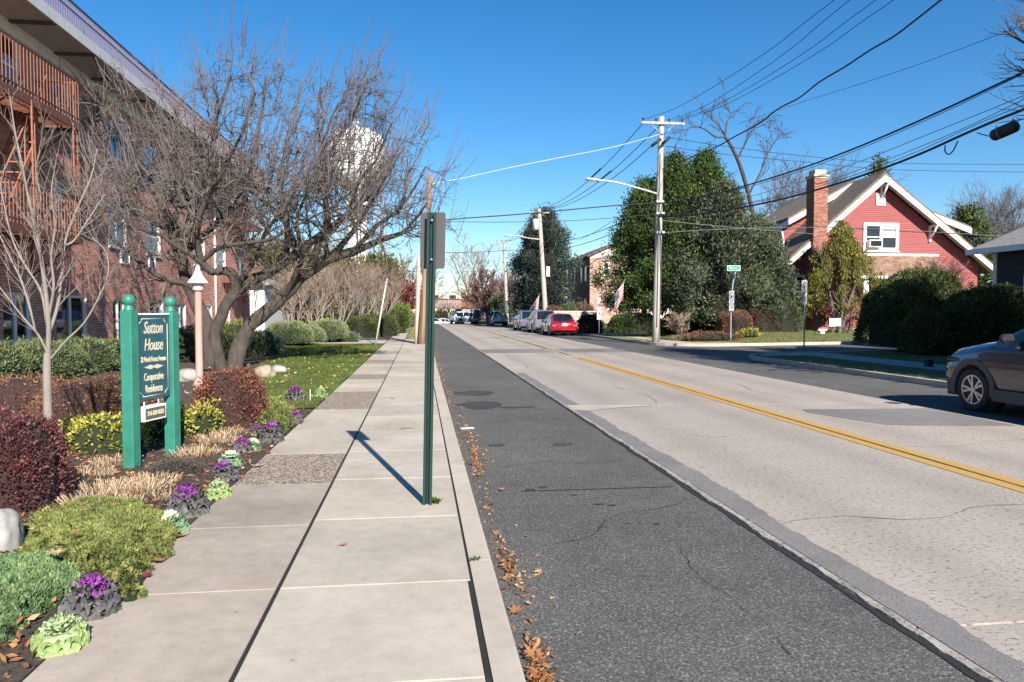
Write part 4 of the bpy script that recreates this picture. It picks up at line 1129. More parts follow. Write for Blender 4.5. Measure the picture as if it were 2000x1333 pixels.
# small telephone plate in a white frame below the board
pc = Dp(304, 807, (p1.y + p2.y) / 2 - .06)
ph = MB(); ph.bbox(bp(.30, pc.z, 0), (.34, .085, .145), .004, S3); pl = ph.build('phone_plate', M['white'], sign)
ph = MB(); ph.bbox(bp(.30, pc.z, .044), (.30, .004, .105), .001, S3); ph.build('plate_face', mat('grey plate', (.10, .11, .09), .5), pl)
place_text('phone', 'plate_number', GOLD, bp(.30, pc.z, .0475), sd, pl)
hg = MB()
for u in (.19, .41): hg.tube([bp(u, pc.z + .07), bp(u, zb_ + .01)], .006, 5)
hg.build('hanger', M['white'], sign)

# ------------------------------------------------------------------ pink lamp post
LY = 15.0; lp = Dp(389, 700, LY)
lamp = thing('lamp_post', 'slim pink lamp post with a white bell shaped cap beside the gnarled tree', 'lamp post', (lp.x, LY, .12))
zt = Dp(386, 562, LY).z; zc = Dp(386, 552, LY).z; za = Dp(386, 520, LY).z; hw = (Dp(406, 555, LY).x - Dp(366, 555, LY).x) / 2
PINK = mat('salmon pink paint', (.58, .32, .28), .6, .12, 6)
mb = MB(); mb.lathe((lp.x, LY, .1), [(.11, 0), (.11, .12), (.075, .18), (.068, .3), (.066, zt - .12), (.075, zt - .1)], 16); mb.build('pole', PINK, lamp)
mb = MB(); mb.lathe((lp.x, LY, zt - .02), [(.085, -.05), (.11, -.02), (.10, .05), (.11, .10)], 16); mb.build('lantern', mat('frosted lens', (.5, .48, .44), .4), lamp)
mb = MB(); mb.lathe((lp.x, LY, 0), [(hw, zc - .02), (hw, zc), (hw * .86, zc + .035), (hw * .52, zc + .12), (hw * .36, zc + .19), (hw * .24, zc + .235), (hw * .20, zc + .25), (hw * .26, zc + .27), (hw * .12, zc + .32), (.008, za)], 18); mb.build('cap', M['white'], lamp)

# ------------------------------------------------------------------ small bare young tree at the left
yt = G(95, 915, .14); rs = np.random.RandomState(21)
young = thing('young_tree', 'young bare tree with a pale grey trunk standing left of the green sign', 'tree', (yt.x, yt.y, .1))
YD = yt.y
def PL(lst, r, dy=0.0):
    pts = [np.array(Dp(x, y, YD + (dy * i / max(1, len(lst) - 1)))) for i, (x, y) in enumerate(lst)]
    c = [np.array(p) for p in catmull([Vector(p) for p in pts], 4)]
    return np.array(c), np.linspace(r[0], r[1], len(c))
tr = [PL([(96, 930), (95, 850), (93, 780), (92, 715), (93, 690)], (.043, .032))]
br = [PL([(93, 700), (95, 640), (88, 560), (78, 490), (66, 430), (52, 370), (40, 310), (28, 250), (20, 190)], (.024, .005), -.1),
      PL([(93, 690), (75, 655), (45, 620), (10, 575), (-25, 530)], (.013, .005), -.2), PL([(70, 650), (58, 600), (40, 545), (18, 500), (-10, 440)], (.011, .005), .3),
      PL([(93, 660), (112, 600), (120, 540), (128, 470), (150, 410), (178, 345), (190, 290)], (.017, .004), .3),
      PL([(100, 700), (130, 665), (165, 630), (196, 575), (212, 530), (205, 490), (180, 465)], (.011, .004), -.15),
      PL([(93, 640), (80, 570), (50, 520), (25, 470), (8, 400), (-5, 330)], (.013, .004), .4), PL([(95, 620), (105, 560), (100, 500), (108, 440), (100, 380), (112, 300)], (.014, .004), -.3),
      PL([(126, 480), (145, 470), (172, 430), (205, 380)], (.012, .004), .2), PL([(66, 430), (80, 390), (70, 330), (88, 270)], (.012, .004), -.3)]
l2 = spawn(br, 8.5, .25, .6, .6, .09, .10, 5, .0035, rs, t0=.12, rscale=.5)
l3 = spawn(l2, 7, .10, .28, .6, .08, .06, 3, .0024, rs, t0=.1, rscale=.6)
tube_obj('trunk', tr, BARK['pale'], young, 10); tube_obj('branch', br, BARK['pale'], young, 7)
tube_obj('crown', l2 + l3, mat('pale twig', (.21, .165, .145), .9, .3, 5), young, 4)

# ------------------------------------------------------------------ the big gnarled tree
TY = 19.6; rs = np.random.RandomState(5)
tb = Dp(432, 712, TY)
big = thing('ornamental_tree', 'big gnarled bare ornamental tree with leaning trunks and a dense twiggy crown', 'tree', (tb.x, TY, .12))
def LB(lst, r0, r1, dy0=0.0, dy1=0.0):
    n = len(lst); pts = [Dp(x, y, TY + dy0 + (dy1 - dy0) * i / (n - 1)) for i, (x, y) in enumerate(lst)]
    c = catmull(pts, 5); r0, r1 = r0 * (1.0 if r0 > .15 else 1.25), r1 * 1.25; c = [p + Vector((noise.noise(p * 2.3), noise.noise(p * 2.3 + Vector((9, 0, 0))), noise.noise(p * 2.3 + Vector((0, 7, 0))))) * .045 for p in c]
    k = np.linspace(0, 1, len(c)); rad = (r0 + (r1 - r0) * k) * (1 + .10 * np.array([noise.noise(p * 5) for p in c]))
    return np.array([tuple(p) for p in c]), rad
trunks = [LB([(404, 722), (410, 680), (404, 640), (390, 600), (371, 560), (352, 500), (335, 440)], .20, .12, 0, .3),
          LB([(430, 722), (424, 690), (420, 650), (438, 605), (458, 568), (456, 540), (440, 530), (415, 530), (392, 512)], .17, .07, .1, -.5),
          LB([(458, 722), (462, 690), (474, 662), (492, 632), (526, 605), (560, 573), (598, 534), (644, 506), (695, 489)], .23, .10, .5, .9),
          LB([(455, 572), (480, 556), (515, 537), (548, 519), (580, 496), (612, 470)], .125, .08, 0, .4)]
limbs = [LB([(337, 446), (318, 400), (292, 350), (262, 300), (228, 245), (200, 180)], .10, .02, .3, 1.0), LB([(352, 500), (372, 430), (384, 370), (410, 300), (424, 230), (448, 150)], .10, .018, .3, -.6),
         LB([(338, 450), (300, 432), (250, 405), (200, 385), (150, 345)], .07, .014, .3, -.9), LB([(371, 556), (330, 550), (282, 522), (235, 480), (195, 430), (165, 380)], .065, .012, .2, -1.0),
         LB([(392, 512), (384, 465), (398, 400), (438, 330), (476, 250), (500, 180)], .075, .018, -.5, -1.6), LB([(612, 470), (655, 438), (695, 408), (735, 372), (772, 320)], .075, .014, .4, 1.0),
         LB([(548, 519), (562, 470), (558, 410), (545, 350), (562, 285), (592, 215)], .085, .016, .2, 1.2), LB([(598, 534), (622, 480), (640, 420), (630, 350), (650, 290), (690, 228), (716, 170)], .09, .016, .7, -.4),
         LB([(644, 506), (690, 450), (728, 390), (758, 340), (790, 285)], .075, .013, .8, 2.0), LB([(695, 489), (742, 470), (785, 455), (812, 428), (838, 395)], .085, .014, .9, 1.4),
         LB([(690, 490), (740, 440), (780, 408), (812, 362), (832, 325)], .06, .012, .9, .1), LB([(352, 500), (420, 440), (470, 385), (496, 310), (510, 230), (520, 150)], .085, .016, .3, .9),
         LB([(415, 530), (330, 470), (262, 440), (220, 400)], .05, .012, -.4, -2.2), LB([(580, 496), (560, 440), (520, 400), (480, 360), (455, 290)], .07, .014, .3, 2.6),
         LB([(640, 508), (640, 460), (680, 420), (700, 360), (740, 300), (765, 240)], .06, .012, .8, -1.6), LB([(560, 573), (590, 500), (580, 440), (600, 380), (640, 330)], .06, .012, .6, -1.9),
         LB([(335, 440), (360, 380), (340, 320), (350, 250), (330, 190)], .07, .014, .3, 2.0), LB([(458, 568), (500, 500), (520, 450), (560, 400), (620, 300), (660, 200)], .06, .012, 0, -1.5),
         LB([(335, 440), (280, 420), (240, 350), (215, 300), (175, 260)], .06, .012, .3, 2.2), LB([(392, 512), (440, 480), (520, 470), (600, 430), (660, 400)], .055, .012, -.5, -1.8)]
sec = spawn(limbs, 4.3, .7, 2.1, 1.1, .25, -.01, 9, .016, rs, t0=.14, rscale=.5) + spawn(trunks[:1], 3.0, .6, 1.4, 1.0, .22, .03, 8, .014, rs, t0=.72, rscale=.3)
ter = spawn(sec, 5.4, .35, 1.0, .95, .28, -.01, 6, .009, rs, t0=.10, rscale=.55)
twg = spawn(ter, 6.4, .15, .5, .9, .26, .02, 3, .0062, rs, t0=.08, rscale=.6)
# long straight water shoots from the outer crown
cand = [s for s in sec if s[0][-1][2] > 3.0]; shoots = []
for s in cand:
    for _ in range(2 + (s[0][-1][2] > 4.5)):
        k = rs.randint(len(s[0]) // 2, len(s[0])); p = s[0][k]
        out = np.array([p[0] - tb.x - .4, (p[1] - TY) * .6, 0]); out /= np.linalg.norm(out) + 1e-6
        d = np.array([0, 0, 1.0]) + out * rs.uniform(.1, .75) + rs.normal(size=3) * .13; d /= np.linalg.norm(d)
        shoots.append(grow(p, d, rs.uniform(.6, 1.7), .012, .0055, 7, .035, .02, rs))
buds = spawn(shoots, 5, .03, .10, .6, .05, .1, 1, .0055, rs, t0=.15, rscale=.8)
tube_obj('trunk', trunks, BARK['dark'], big, 10); tube_obj('limb', limbs, BARK['dark'], big, 7)
tube_obj('crown', sec + ter + twg, BARK['grey'], big, 3); tube_obj('shoots', shoots + buds, BARK['twig_purple'], big, 3)

# ------------------------------------------------------------------ shrubs of the bed
def at(px_, py_, z=.14): return G(px_, py_, z)
s = at(437, 838); shrub('clipped dark red barberry shrub beside the lamp post, right of the sign', s.x, s.y + .42, .12, .46, .43, .78, LF['barberry'], 31, 15000, .028, .019, CORE_R, .62, .06, .16, .9, .3, rz=.1)
for px_, py_, rx, h, sd_, lb in ((28, 820, .62, .62, 32, 'brownish red barberry shrub behind the young tree at the photo edge'), (140, 830, .60, .58, 33, 'brownish red barberry shrub between the young tree and the green sign'), (232, 822, .42, .62, 34, 'brownish red barberry shrub just behind the left post of the sign')):
    s = at(px_, py_); shrub(lb, s.x, s.y + .3, .12, rx, .42, h, LF['barberry_brown'], sd_, 9000, .028, .019, CORE_R, .6, .1, .2, .9, .35, group='barberry shrubs behind the sign')
s = at(-15, 1002); shrub('large plum coloured barberry shrub above the boulder at the left edge', s.x, s.y + .2, .12, .36, .45, .76, LF['barberry_plum'], 35, 14000, .024, .017, CORE_R, .6, .08, .14, .9, .3)
for px_, py_, rx, h, sd_, lb, n_ in ((186, 888, .42, .40, 36, 'yellow variegated shrub left of the sign post beside the young tree', 3200), (318, 862, .30, .36, 37, 'yellow variegated shrub seen between the two sign posts', 1700), (386, 852, .20, .36, 38, 'yellow variegated shrub squeezed between sign and red barberry', 1100)):
    s = at(px_, py_); shrub(lb, s.x, s.y + .25, .12, rx, .3, h, LF['euonymus'], sd_, n_, .042, .026, CORE_G, .75, .2, .16, .9, .3, group='variegated shrubs in the bed')
# dark foundation junipers along the brick wall
for k, (px_, py_, rx, ry, h, lb) in enumerate(((20, 728, 1.25, .75, .82, 'dark green juniper under the ground floor window at the left edge'), (112, 728, 1.25, .75, .80, 'spreading dark green juniper below the wide ground floor window'), (206, 726, 1.2, .75, .82, 'dark green juniper along the wall left of the sign top'), (352, 705, .7, .8, .95, 'dark green juniper filling the gap between sign and lamp post'), (425, 700, .8, .7, .8, 'shaded green juniper behind the leaning trunks'))):
    s = Vector((-8.25, (14.6, 16.9, 19.3)[k], 0)) if k < 3 else G(px_, py_, .14)
    shrub(lb, s.x, s.y + .6, .12, ry if k < 3 else rx, rx if k < 3 else ry, h, LF['juniper'], 40 + k, 12000, .075, .026, CORE_G, .62, .16, .2, .8, .25, group='junipers along the brick wall')
s = G(496, 692, .16); shrub('low clipped blue green juniper between the leaning trunk and the pale mounds', s.x, s.y + .5, .12, .85, .7, .85, LF['juniper_blue'], 50, 10000, .06, .02, CORE_G, .62, .05, .12, .8, .3)
s = G(455, 668, .16); shrub('yellow green leafy shrub peeping between the tree trunks', s.x, s.y, .12, .7, .6, 1.0, LF['bright'], 51, 2500, .09, .045, CORE_G, .7, .2, .25, .9, .3)
for k, (px_, py_, rx, ry, h, lb) in enumerate(((558, 678, 1.05, 1.1, 1.08, 'big pale green clipped juniper mound nearest the leaning trunk'), (600, 674, .7, .8, .88, 'lowest of the pale green clipped juniper mounds, in the middle'), (637, 668, 1.05, 1.2, 1.12, 'round pale green clipped juniper mound nearest the driveway'))):
    s = G(px_, py_, .16); shrub(lb, s.x, s.y + .7, .12, rx, ry, h, LF['mound_pale'], 55 + k, 16000, .055, .018, CORE_G, .66, .05, .09, .7, .3, group='pale clipped juniper mounds', zlow=.16)
s = G(668, 668, .16); shrub('small dark juniper at the foot of the pale mounds', s.x + .2, s.y + .8, .12, .6, .5, .5, LF['juniper_blue'], 59, 3500, .06, .02, CORE_G, .7, .15, .15, .8, .25)
for k, (px_, py_, rx, h, lb) in enumerate(((700, 660, .8, .95, 'dark clipped yew hedge left of the leaning white post'), (735, 658, 1.0, 1.1, 'dark clipped yew hedge right behind the leaning white post'), (762, 652, .9, 1.2, 'dark clipped yew hedge ending at the bright green shrub'))):
    s = G(px_, py_, .12); shrub(lb, s.x, s.y + 1.6, .1, rx * 1.35, 1.1, h * 1.25, LF['yew'], 62 + k, 9000, .10, .035, CORE, .55, .12, .16, .8, .3, group='dark yew hedges beyond the driveway')
s = G(784, 641, .12); shrub('bright green upright shrub at the far end of the sidewalk', s.x, s.y + 1, .1, .9, .9, 2.3, LF['bright'], 66, 5000, .16, .06, CORE_G, .6, .18, .3, .8, .3)
# ground cover
def cover(label, poly_px, m, seed, n, h, ll, lw, grp=None):
    P_ = [G(x, y, .14) for x, y in poly_px]; rs_ = np.random.RandomState(seed)
    xs = [p.x for p in P_]; ys = [p.y for p in P_]; cx, cy = sum(xs) / len(xs), sum(ys) / len(ys)
    root = thing('ground_cover_shrub', label, 'ground cover', (cx, cy, .12), 0, grp)
    def inside(x, y):
        c = np.zeros(len(x), bool); j = len(P_) - 1; dmin = np.full(len(x), 9.)
        for i in range(len(P_)):
            a, b = P_[i], P_[j]
            k = ((a.y > y) != (b.y > y)) & (x < (b.x - a.x) * (y - a.y) / (b.y - a.y + 1e-9) + a.x); c ^= k
            ex, ey = b.x - a.x, b.y - a.y; t = np.clip(((x - a.x) * ex + (y - a.y) * ey) / (ex * ex + ey * ey + 1e-9), 0, 1)
            dmin = np.minimum(dmin, np.hypot(x - a.x - t * ex, y - a.y - t * ey)); j = i
        return c, dmin
    # mounds of sprigs: height rises from the edge, lumpy
    def hh(x, y, d):
        nz = np.array([noise.noise((a * 5.5 + seed, b * 5.5, 0)) * .65 + noise.noise((a * 14, b * 14, seed)) * .6 + noise.noise((a * 30, b * 30, seed)) * .3 for a, b in zip(x, y)])
        return np.clip(d / .09, .12, 1) ** .6 * h * (1 + .62 * nz)
    N = int(n * 2.2); x = rs_.uniform(min(xs), max(xs), N); y = rs_.uniform(min(ys), max(ys), N); wx_ = np.array([noise.noise((a * 7, b * 7, seed)) for a, b in zip(x, y)]) * .09; wy_ = np.array([noise.noise((a * 7, b * 7, seed + 20)) for a, b in zip(x, y)]) * .09
    c, d = inside(x + wx_, y + wy_); x, y, d = x[c][:n], y[c][:n], d[c][:n]
    z = .125 + hh(x, y, d) - .025 * rs_.random(len(x)) ** 2
    dirs = np.stack([x - cx, y - cy, np.full(len(x), .55)], 1); dirs /= np.linalg.norm(dirs, axis=1, keepdims=True)
    k = rs_.uniform(0, 6.28, len(x)); dirs += np.stack([np.cos(k), np.sin(k), np.full(len(k), .4)], 1) * .35
    tuft = np.array([(noise.noise((a * 19, b * 19, 3)), noise.noise((a * 19, b * 19, 9)), noise.noise((a * 19, b * 19, 15)) * .6) for a, b in zip(x, y)]); dirs += tuft * 2.2
    leaf_obj('foliage', [leaves(np.stack([x, y, z], 1), dirs, ll, lw, rs_, .5)], m, root)
    # dark opaque body added below the sprigs to block light
    nx = 46; gx = np.linspace(min(xs), max(xs), nx); gy = np.linspace(min(ys), max(ys), nx); X, Y = np.meshgrid(gx, gy); c, d = inside(X.ravel(), Y.ravel())
    Z = .10 + np.where(c, hh(X.ravel(), Y.ravel(), d) * .8, 0); q = []
    for j in range(nx - 1):
        for i in range(nx - 1):
            if c[j * nx + i] or c[(j + 1) * nx + i + 1]: q.append((j * nx + i, j * nx + i + 1, (j + 1) * nx + i + 1, (j + 1) * nx + i))
    v = np.stack([X.ravel(), Y.ravel(), Z], 1) - np.array(root.location); np_obj('shade_core', np_mesh('shade_core', v, q, None, [CORE_G], True), root)
    return root
cover('olive green creeping ground cover between the boulder and the sidewalk', [(40, 1045), (70, 1015), (120, 990), (190, 978), (270, 982), (330, 1010), (345, 1040), (330, 1075), (285, 1105), (285, 1165), (235, 1175), (190, 1120), (110, 1100), (40, 1120)], LF['cover_olive'], 71, 36000, .065, .026, .010)
cover('blue green creeping ground cover in the lower left corner', [(-60, 1110), (40, 1095), (110, 1095), (160, 1118), (150, 1150), (120, 1170), (95, 1192), (60, 1218), (20, 1262), (-80, 1275)], LF['cover_blue'], 72, 20000, .075, .024, .010)
cover('small olive green ground cover mound among the ornamental cabbages', [(498, 812), (512, 792), (545, 788), (568, 800), (578, 830), (560, 848), (520, 850), (495, 835)], LF['cover_olive'], 73, 6000, .15, .034, .014)
s = G(334, 930, .14); shrub('low grey brown twiggy plant at the foot of the sign', s.x, s.y + .15, .12, .22, .18, .13, LF['twiggy'], 75, 5000, .03, .006, CORE, .7, .2, .08, .9, .3, stems=False)
s = G(470, 812, .14); shrub('small grey leaved plant under the red barberry', s.x, s.y + .1, .12, .18, .14, .16, LF['twiggy'], 76, 2500, .03, .008, CORE, .7, .2, .08, .9, .3, stems=False)

# cut straw tufts ----------------------------------------------------
def straw_tuft(label, px_, py_, rx, ry, n, h, seed):
    c = G(px_, py_, .15); rs_ = np.random.RandomState(seed)
    root = thing('cut_grass_tuft', label, 'plant', (c.x, c.y, .13), 0, 'cut back ornamental grass tufts')
    a = rs_.uniform(0, 6.28, n); q = np.sqrt(rs_.random(n)); x, y = c.x + rx * q * np.cos(a), c.y + ry * q * np.sin(a)
    d = np.stack([np.cos(a) * q * .7, np.sin(a) * q * .7, np.ones(n)], 1) + rs_.normal(size=(n, 3)) * .22
    d /= np.linalg.norm(d, axis=1, keepdims=True); L = h * rs_.uniform(.5, 1.2, n)[:, None]
    s = np.cross(d, rand_unit(rs_, n)); s /= np.linalg.norm(s, axis=1, keepdims=True); b = np.stack([x, y, np.full(n, .12)], 1); w = .0028
    v = np.stack([b - s * w, b + s * w, b + d * L + s * w, b + d * L - s * w], 1).reshape(-1, 3)
    np_obj('stalks', np_mesh('stalks', v - np.array(root.location), np.arange(4 * n).reshape(-1, 4), None, [LF['straw']]), root)
for k, (px_, py_, rx, ry, n_, h, lb) in enumerate(((268, 958, .24, .17, 420, .10, 'cut straw tuft in front of the left sign post'), (172, 930, .2, .13, 260, .11, 'yellowish cut straw tuft at the foot of the young tree'), (225, 985, .17, .12, 260, .10, 'cut straw tuft just behind the olive ground cover'), (168, 985, .14, .1, 160, .12, 'sparse cut straw tuft left of the others near the plum barberry'),
        (228, 905, .2, .14, 240, .10, 'cut straw tuft between young tree and sign post'), (385, 888, .2, .2, 330, .11, 'cut straw tuft right of the sign beside the white kale'), (425, 862, .22, .2, 300, .11, 'cut straw tuft below the red barberry'), (330, 972, .13, .1, 120, .09, 'thin straw tuft next to the purple kale'), (300, 940, .2, .12, 260, .09, 'cut straw tuft between the two sign posts'), (205, 958, .16, .12, 200, .11, 'cut straw tuft left of the wide one before the sign'), (450, 848, .16, .12, 200, .10, 'cut straw tuft nearest the small olive mound'))):
    straw_tuft(lb, px_, py_, rx, ry, n_, h, 80 + k)

# ------------------------------------------------------------------ ornamental cabbages
def kale_mesh(name, rings, mats, seed, ruff, zscale=1.0, r0=.0):
    """ruffled rosette leaves; rings: (count, radius, length, width, tilt, z, mat index)"""
    rs_ = np.random.RandomState(seed); V, Q, MI = [], [], []; b = 0; nu, nv = 5, 8
    for cnt, rad, ln, wd, tilt, z0, mi in rings:
        for k in range(cnt):
            a = 2 * math.pi * (k + rs_.uniform(-.25, .25)) / cnt + rad * 17; T_ = tilt + rs_.uniform(-.16, .16)
            L, W = ln * rs_.uniform(.85, 1.15), wd * rs_.uniform(.85, 1.15); ph = rs_.uniform(0, 6.28)
            for i in range(nu):
                u = i / (nu - 1)
                for j in range(nv):
                    v = j / (nv - 1) * 2 - 1
                    prof = math.sin(min(1, u * 1.05 + .12) * math.pi * .62) ** .8
                    edge = max(abs(v) ** 2, u ** 3)
                    r_ = rad + L * u * math.cos(T_ + u * .45) * (1 - .16 * v * v)
                    zz = z0 + L * u * math.sin(T_ - u * .5) + ruff * edge * math.sin(9 * v + ph + 5 * u) + ruff * .5 * edge * math.sin(21 * v + ph * 2)
                    t_ = W * prof * v + ruff * .4 * math.sin(13 * u + ph)
                    V.append((r_ * math.cos(a) - t_ * math.sin(a), r_ * math.sin(a) + t_ * math.cos(a), zz * zscale))
            for i in range(nu - 1):
                for j in range(nv - 1):
                    Q.append((b + i * nv + j, b + i * nv + j + 1, b + (i + 1) * nv + j + 1, b + (i + 1) * nv + j))
            b += nu * nv
    return np_mesh(name, V, Q, None, mats, True)
def leafmat(name, c, c2, trans=.15):
    m, nt, p = new_mat(name); v = coords(nt); f = noise_tex(nt, v, 60, 4)
    c_ = ramp(nt, f, [(.35, c2), (.65, c)]); nt.links.new(c_, p.inputs['Base Color']); p.inputs['Roughness'].default_value = .6; return m
K_OUT = [(11, .03, .15, .08, .25, .02, 0), (11, .03, .14, .08, .50, .045, 0)]
K_IN = [(10, .022, .10, .06, .72, .085, 0), (9, .014, .075, .05, .95, .105, 0), (7, .008, .055, .036, 1.15, .12, 0), (5, .003, .035, .024, 1.35, .125, 0)]
K_MID = [(11, .025, .125, .072, .70, .07, 0)]
KM = {
    'purple': (kale_mesh('outer_leaves', K_OUT + K_MID, [leafmat('dark purplish kale leaf', (.105, .135, .085), (.085, .05, .09))], 1, .024), kale_mesh('heart', K_IN, [leafmat('purple kale heart', (.27, .05, .30), (.12, .015, .15))], 2, .012)),
    'white': (kale_mesh('outer_leaves', K_OUT + K_MID, [leafmat('grey green kale leaf', (.20, .30, .16), (.10, .19, .10))], 3, .020), kale_mesh('heart', K_IN, [leafmat('cream kale heart', (.78, .78, .55), (.62, .68, .42))], 4, .010)),
    'green': (kale_mesh('outer_leaves', K_OUT, [leafmat('yellow edged kale leaf', (.30, .38, .12), (.16, .25, .10))], 5, .020), kale_mesh('heart', K_IN + K_MID, [leafmat('pale green kale heart', (.36, .44, .22), (.22, .32, .16))], 6, .012)),
}
def kale(label, px_, py_, size, kind, tilt=.25, az=-1.2):
    g = G(px_, py_, .15)
    t = thing('ornamental_cabbage', label, 'ornamental cabbage', (g.x, g.y + size * .3, .135), rnd.uniform(0, 6.28), 'ornamental cabbages along the bed edge')
    k = size / .15 * 1.12
    t.scale = (k, k, k * rnd.uniform(.95, 1.15)); t.rotation_euler = (rnd.uniform(.05, .3), rnd.uniform(-.12, .12), rnd.uniform(0, 6.28))
    for n_, me in zip(('outer_leaves', 'heart'), KM[kind]):
        o = bpy.data.objects.new(n_, me); link(o, t)
for a in (('largest purple ornamental cabbage, in the lower left corner', 168, 1190, .135, 'purple'), ('green and cream ornamental cabbage nearest the bottom left corner', 112, 1255, .115, 'green'),
          ('cream white ornamental cabbage beside the olive ground cover', 335, 1030, .10, 'white'), ('purple ornamental cabbage beside the short curved metal strip', 362, 998, .15, 'purple'),
          ('pale yellow green ornamental cabbage at the sidewalk edge', 424, 965, .105, 'green'), ('purple ornamental cabbage behind the pale yellow green one', 438, 932, .125, 'purple'),
          ('white hearted ornamental cabbage with yellow lower leaves beside the straw tuft', 449, 905, .115, 'white'), ('small purple ornamental cabbage between two white ones', 470, 880, .115, 'purple'),
          ('white ornamental cabbage second from the lower path bend, beside a purple one', 490, 876, .105, 'white'), ('purple ornamental cabbage in front of the small olive mound', 527, 858, .15, 'purple'),
          ('purple ornamental cabbage leaning on the sidewalk edge right of the small olive mound', 573, 822, .13, 'purple'), ('small pale ornamental cabbage beside the red barberry', 507, 784, .095, 'white'),
          ('dark small ornamental cabbage between straw and purple cabbage', 500, 846, .105, 'purple'), ('dull small ornamental cabbage on the far side of the small olive mound', 551, 797, .10, 'purple'), ('purple ornamental cabbage at the lawn corner', 577, 780, .17, 'purple'), ('pale green ornamental cabbage farthest along the bed, by the lawn', 625, 773, .125, 'green')):
    kale(*a)
# dead yellow leaves below the cabbages, curved metal strip, thin plant tag stake
c = G(378, 1003, .13)
strip = MB(); pts = [Vector((c.x - .03, c.y - .07, .14)), Vector((c.x + .0, c.y - .0, .19)), Vector((c.x + .035, c.y + .08, .20)), Vector((c.x + .06, c.y + .13, .18))]
for a, b in zip(pts[:-1], pts[1:]): strip.prism([a, b, b - Vector((0, 0, .05)), a - Vector((0, 0, .05))], (.004, 0, 0))
tag(strip.build('metal_edging_strip', M['steel']), 'short curved strip of metal edging sticking out beside the purple cabbage', 'garden edging')
g = G(606, 785, .13); mb = MB(); mb.tube([(g.x, g.y, .1), (g.x, g.y, .33)], .007, 5); tag(mb.build('garden_stake', M['white']), 'thin pale garden stake standing at the lawn corner of the bed', 'stake')

# ------------------------------------------------------------------ stones
def stone(name, label, c, r, m, seed, squash=.7, rz=0.0):
    import bmesh
    bm = bmesh.new(); bmesh.ops.create_icosphere(bm, subdivisions=4, radius=1)
    for v in bm.verts:
        p = v.co.copy(); k = 1 + .22 * noise.noise(p * 1.1 + Vector((seed, 0, 0))) + .10 * noise.noise(p * 2.7 + Vector((0, seed, 0))) + .03 * noise.noise(p * 8)
        v.co = Vector((p.x * r[0], p.y * r[1], p.z * r[2])) * k
    for f in bm.faces: f.smooth = True
    me = bpy.data.meshes.new(name); bm.to_mesh(me); bm.free(); me.materials.append(m)
    o = bpy.data.objects.new(name, me); link(o); o.location = c; o.rotation_euler = (0, 0, rz); return tag(o, label, 'rock')
ROCK = mat('grey boulder', (.42, .40, .37), .9, .35, 5, .5, c2=(.22, .21, .19)); ROCKT = mat('tan stone', (.40, .32, .24), .9, .35, 6, .5, c2=(.22, .17, .13))
g = G(2, 1085, .14); stone('boulder', 'smooth grey boulder cut by the left edge of the picture', (g.x - .055, g.y + .10, .20), (.115, .17, .19), ROCK, 3)
g = G(512, 738, .14); stone('rock', 'tan rock at the lawn edge right of the red barberry', (g.x, g.y + .15, .2), (.24, .2, .2), ROCKT, 5)
g = G(360, 742, .14); stone('rock', 'grey flat rock between the lamp post and the sign', (g.x, g.y + .2, .2), (.24, .22, .16), ROCK, 8)
g = G(540, 728, .14); stone('rock', 'half buried grey rock beside the tan rock', (g.x, g.y + .2, .16), (.2, .2, .15), ROCK, 9)

# ------------------------------------------------------------------ grass of the near lawn
def grass_stuff(name, n, xr, yr, keep, zf, h, w, m, seed, label=None):
    rs_ = np.random.RandomState(seed); x = rs_.uniform(*xr, n); u = rs_.random(n); y = yr[0] + (yr[1] - yr[0]) * u ** 1.35
    k = np.array([keep(a, b) for a, b in zip(x, y)]); x, y = x[k], y[k]; n = len(x)
    z = np.array([zf(a, b) for a, b in zip(x, y)]); b = np.stack([x, y, z - .01], 1)
    d = np.stack([rs_.normal(size=n) * .4, rs_.normal(size=n) * .4, np.ones(n)], 1); d /= np.linalg.norm(d, axis=1, keepdims=True)
    s = np.cross(d, rand_unit(rs_, n)); s /= np.linalg.norm(s, axis=1, keepdims=True); k = (1 + (y - yr[0]) / 22)[:, None]
    L = h * rs_.uniform(.5, 1.3, n)[:, None]; W = w * k
    v = np.stack([b - s * W, b + s * W, b + d * L], 1).reshape(-1, 3)
    o = np_obj(name, np_mesh(name, v, None, np.arange(3 * n).reshape(-1, 3), [m])); o['kind'] = 'stuff'
    return o
grass_stuff('grass', 150000, (-7.2, -1.60), (11.2, 34.5), in_lawn, lawn_z, .062, .0035, LF['grass'], 91)
grass_stuff('grass', 9000, (-.70, .28), (40.5, 75), lambda x, y: True, lambda x, y: .118, .07, .008, LF['grass_dry'], 92)
# mulch chips
rs = np.random.RandomState(95); n = 15000
x = rs.uniform(-5.2, -1.58, n); y = 2.5 + 8.8 * rs.random(n) ** 1.2; z = np.array([bed_z(a, b) for a, b in zip(x, y)])
k = (x < -1.66) | (rs.random(n) < .1); x, y, z = x[k], y[k], z[k]
d = np.stack([rs.normal(size=len(x)), rs.normal(size=len(x)), rs.normal(size=len(x)) * .25], 1); d /= np.linalg.norm(d, axis=1, keepdims=True)
LF['chip'] = island('bark chip', [(0, (.022, .016, .013)), (.5, (.055, .038, .028)), (.85, (.10, .07, .05)), (1, (.20, .13, .08))], .95)
v, q = leaves(np.stack([x, y, z + .006], 1), d, .04, .012, rs, .3); o = np_obj('mulch_chips', np_mesh('mulch_chips', v, q, None, [LF['chip']])); o['kind'] = 'stuff'
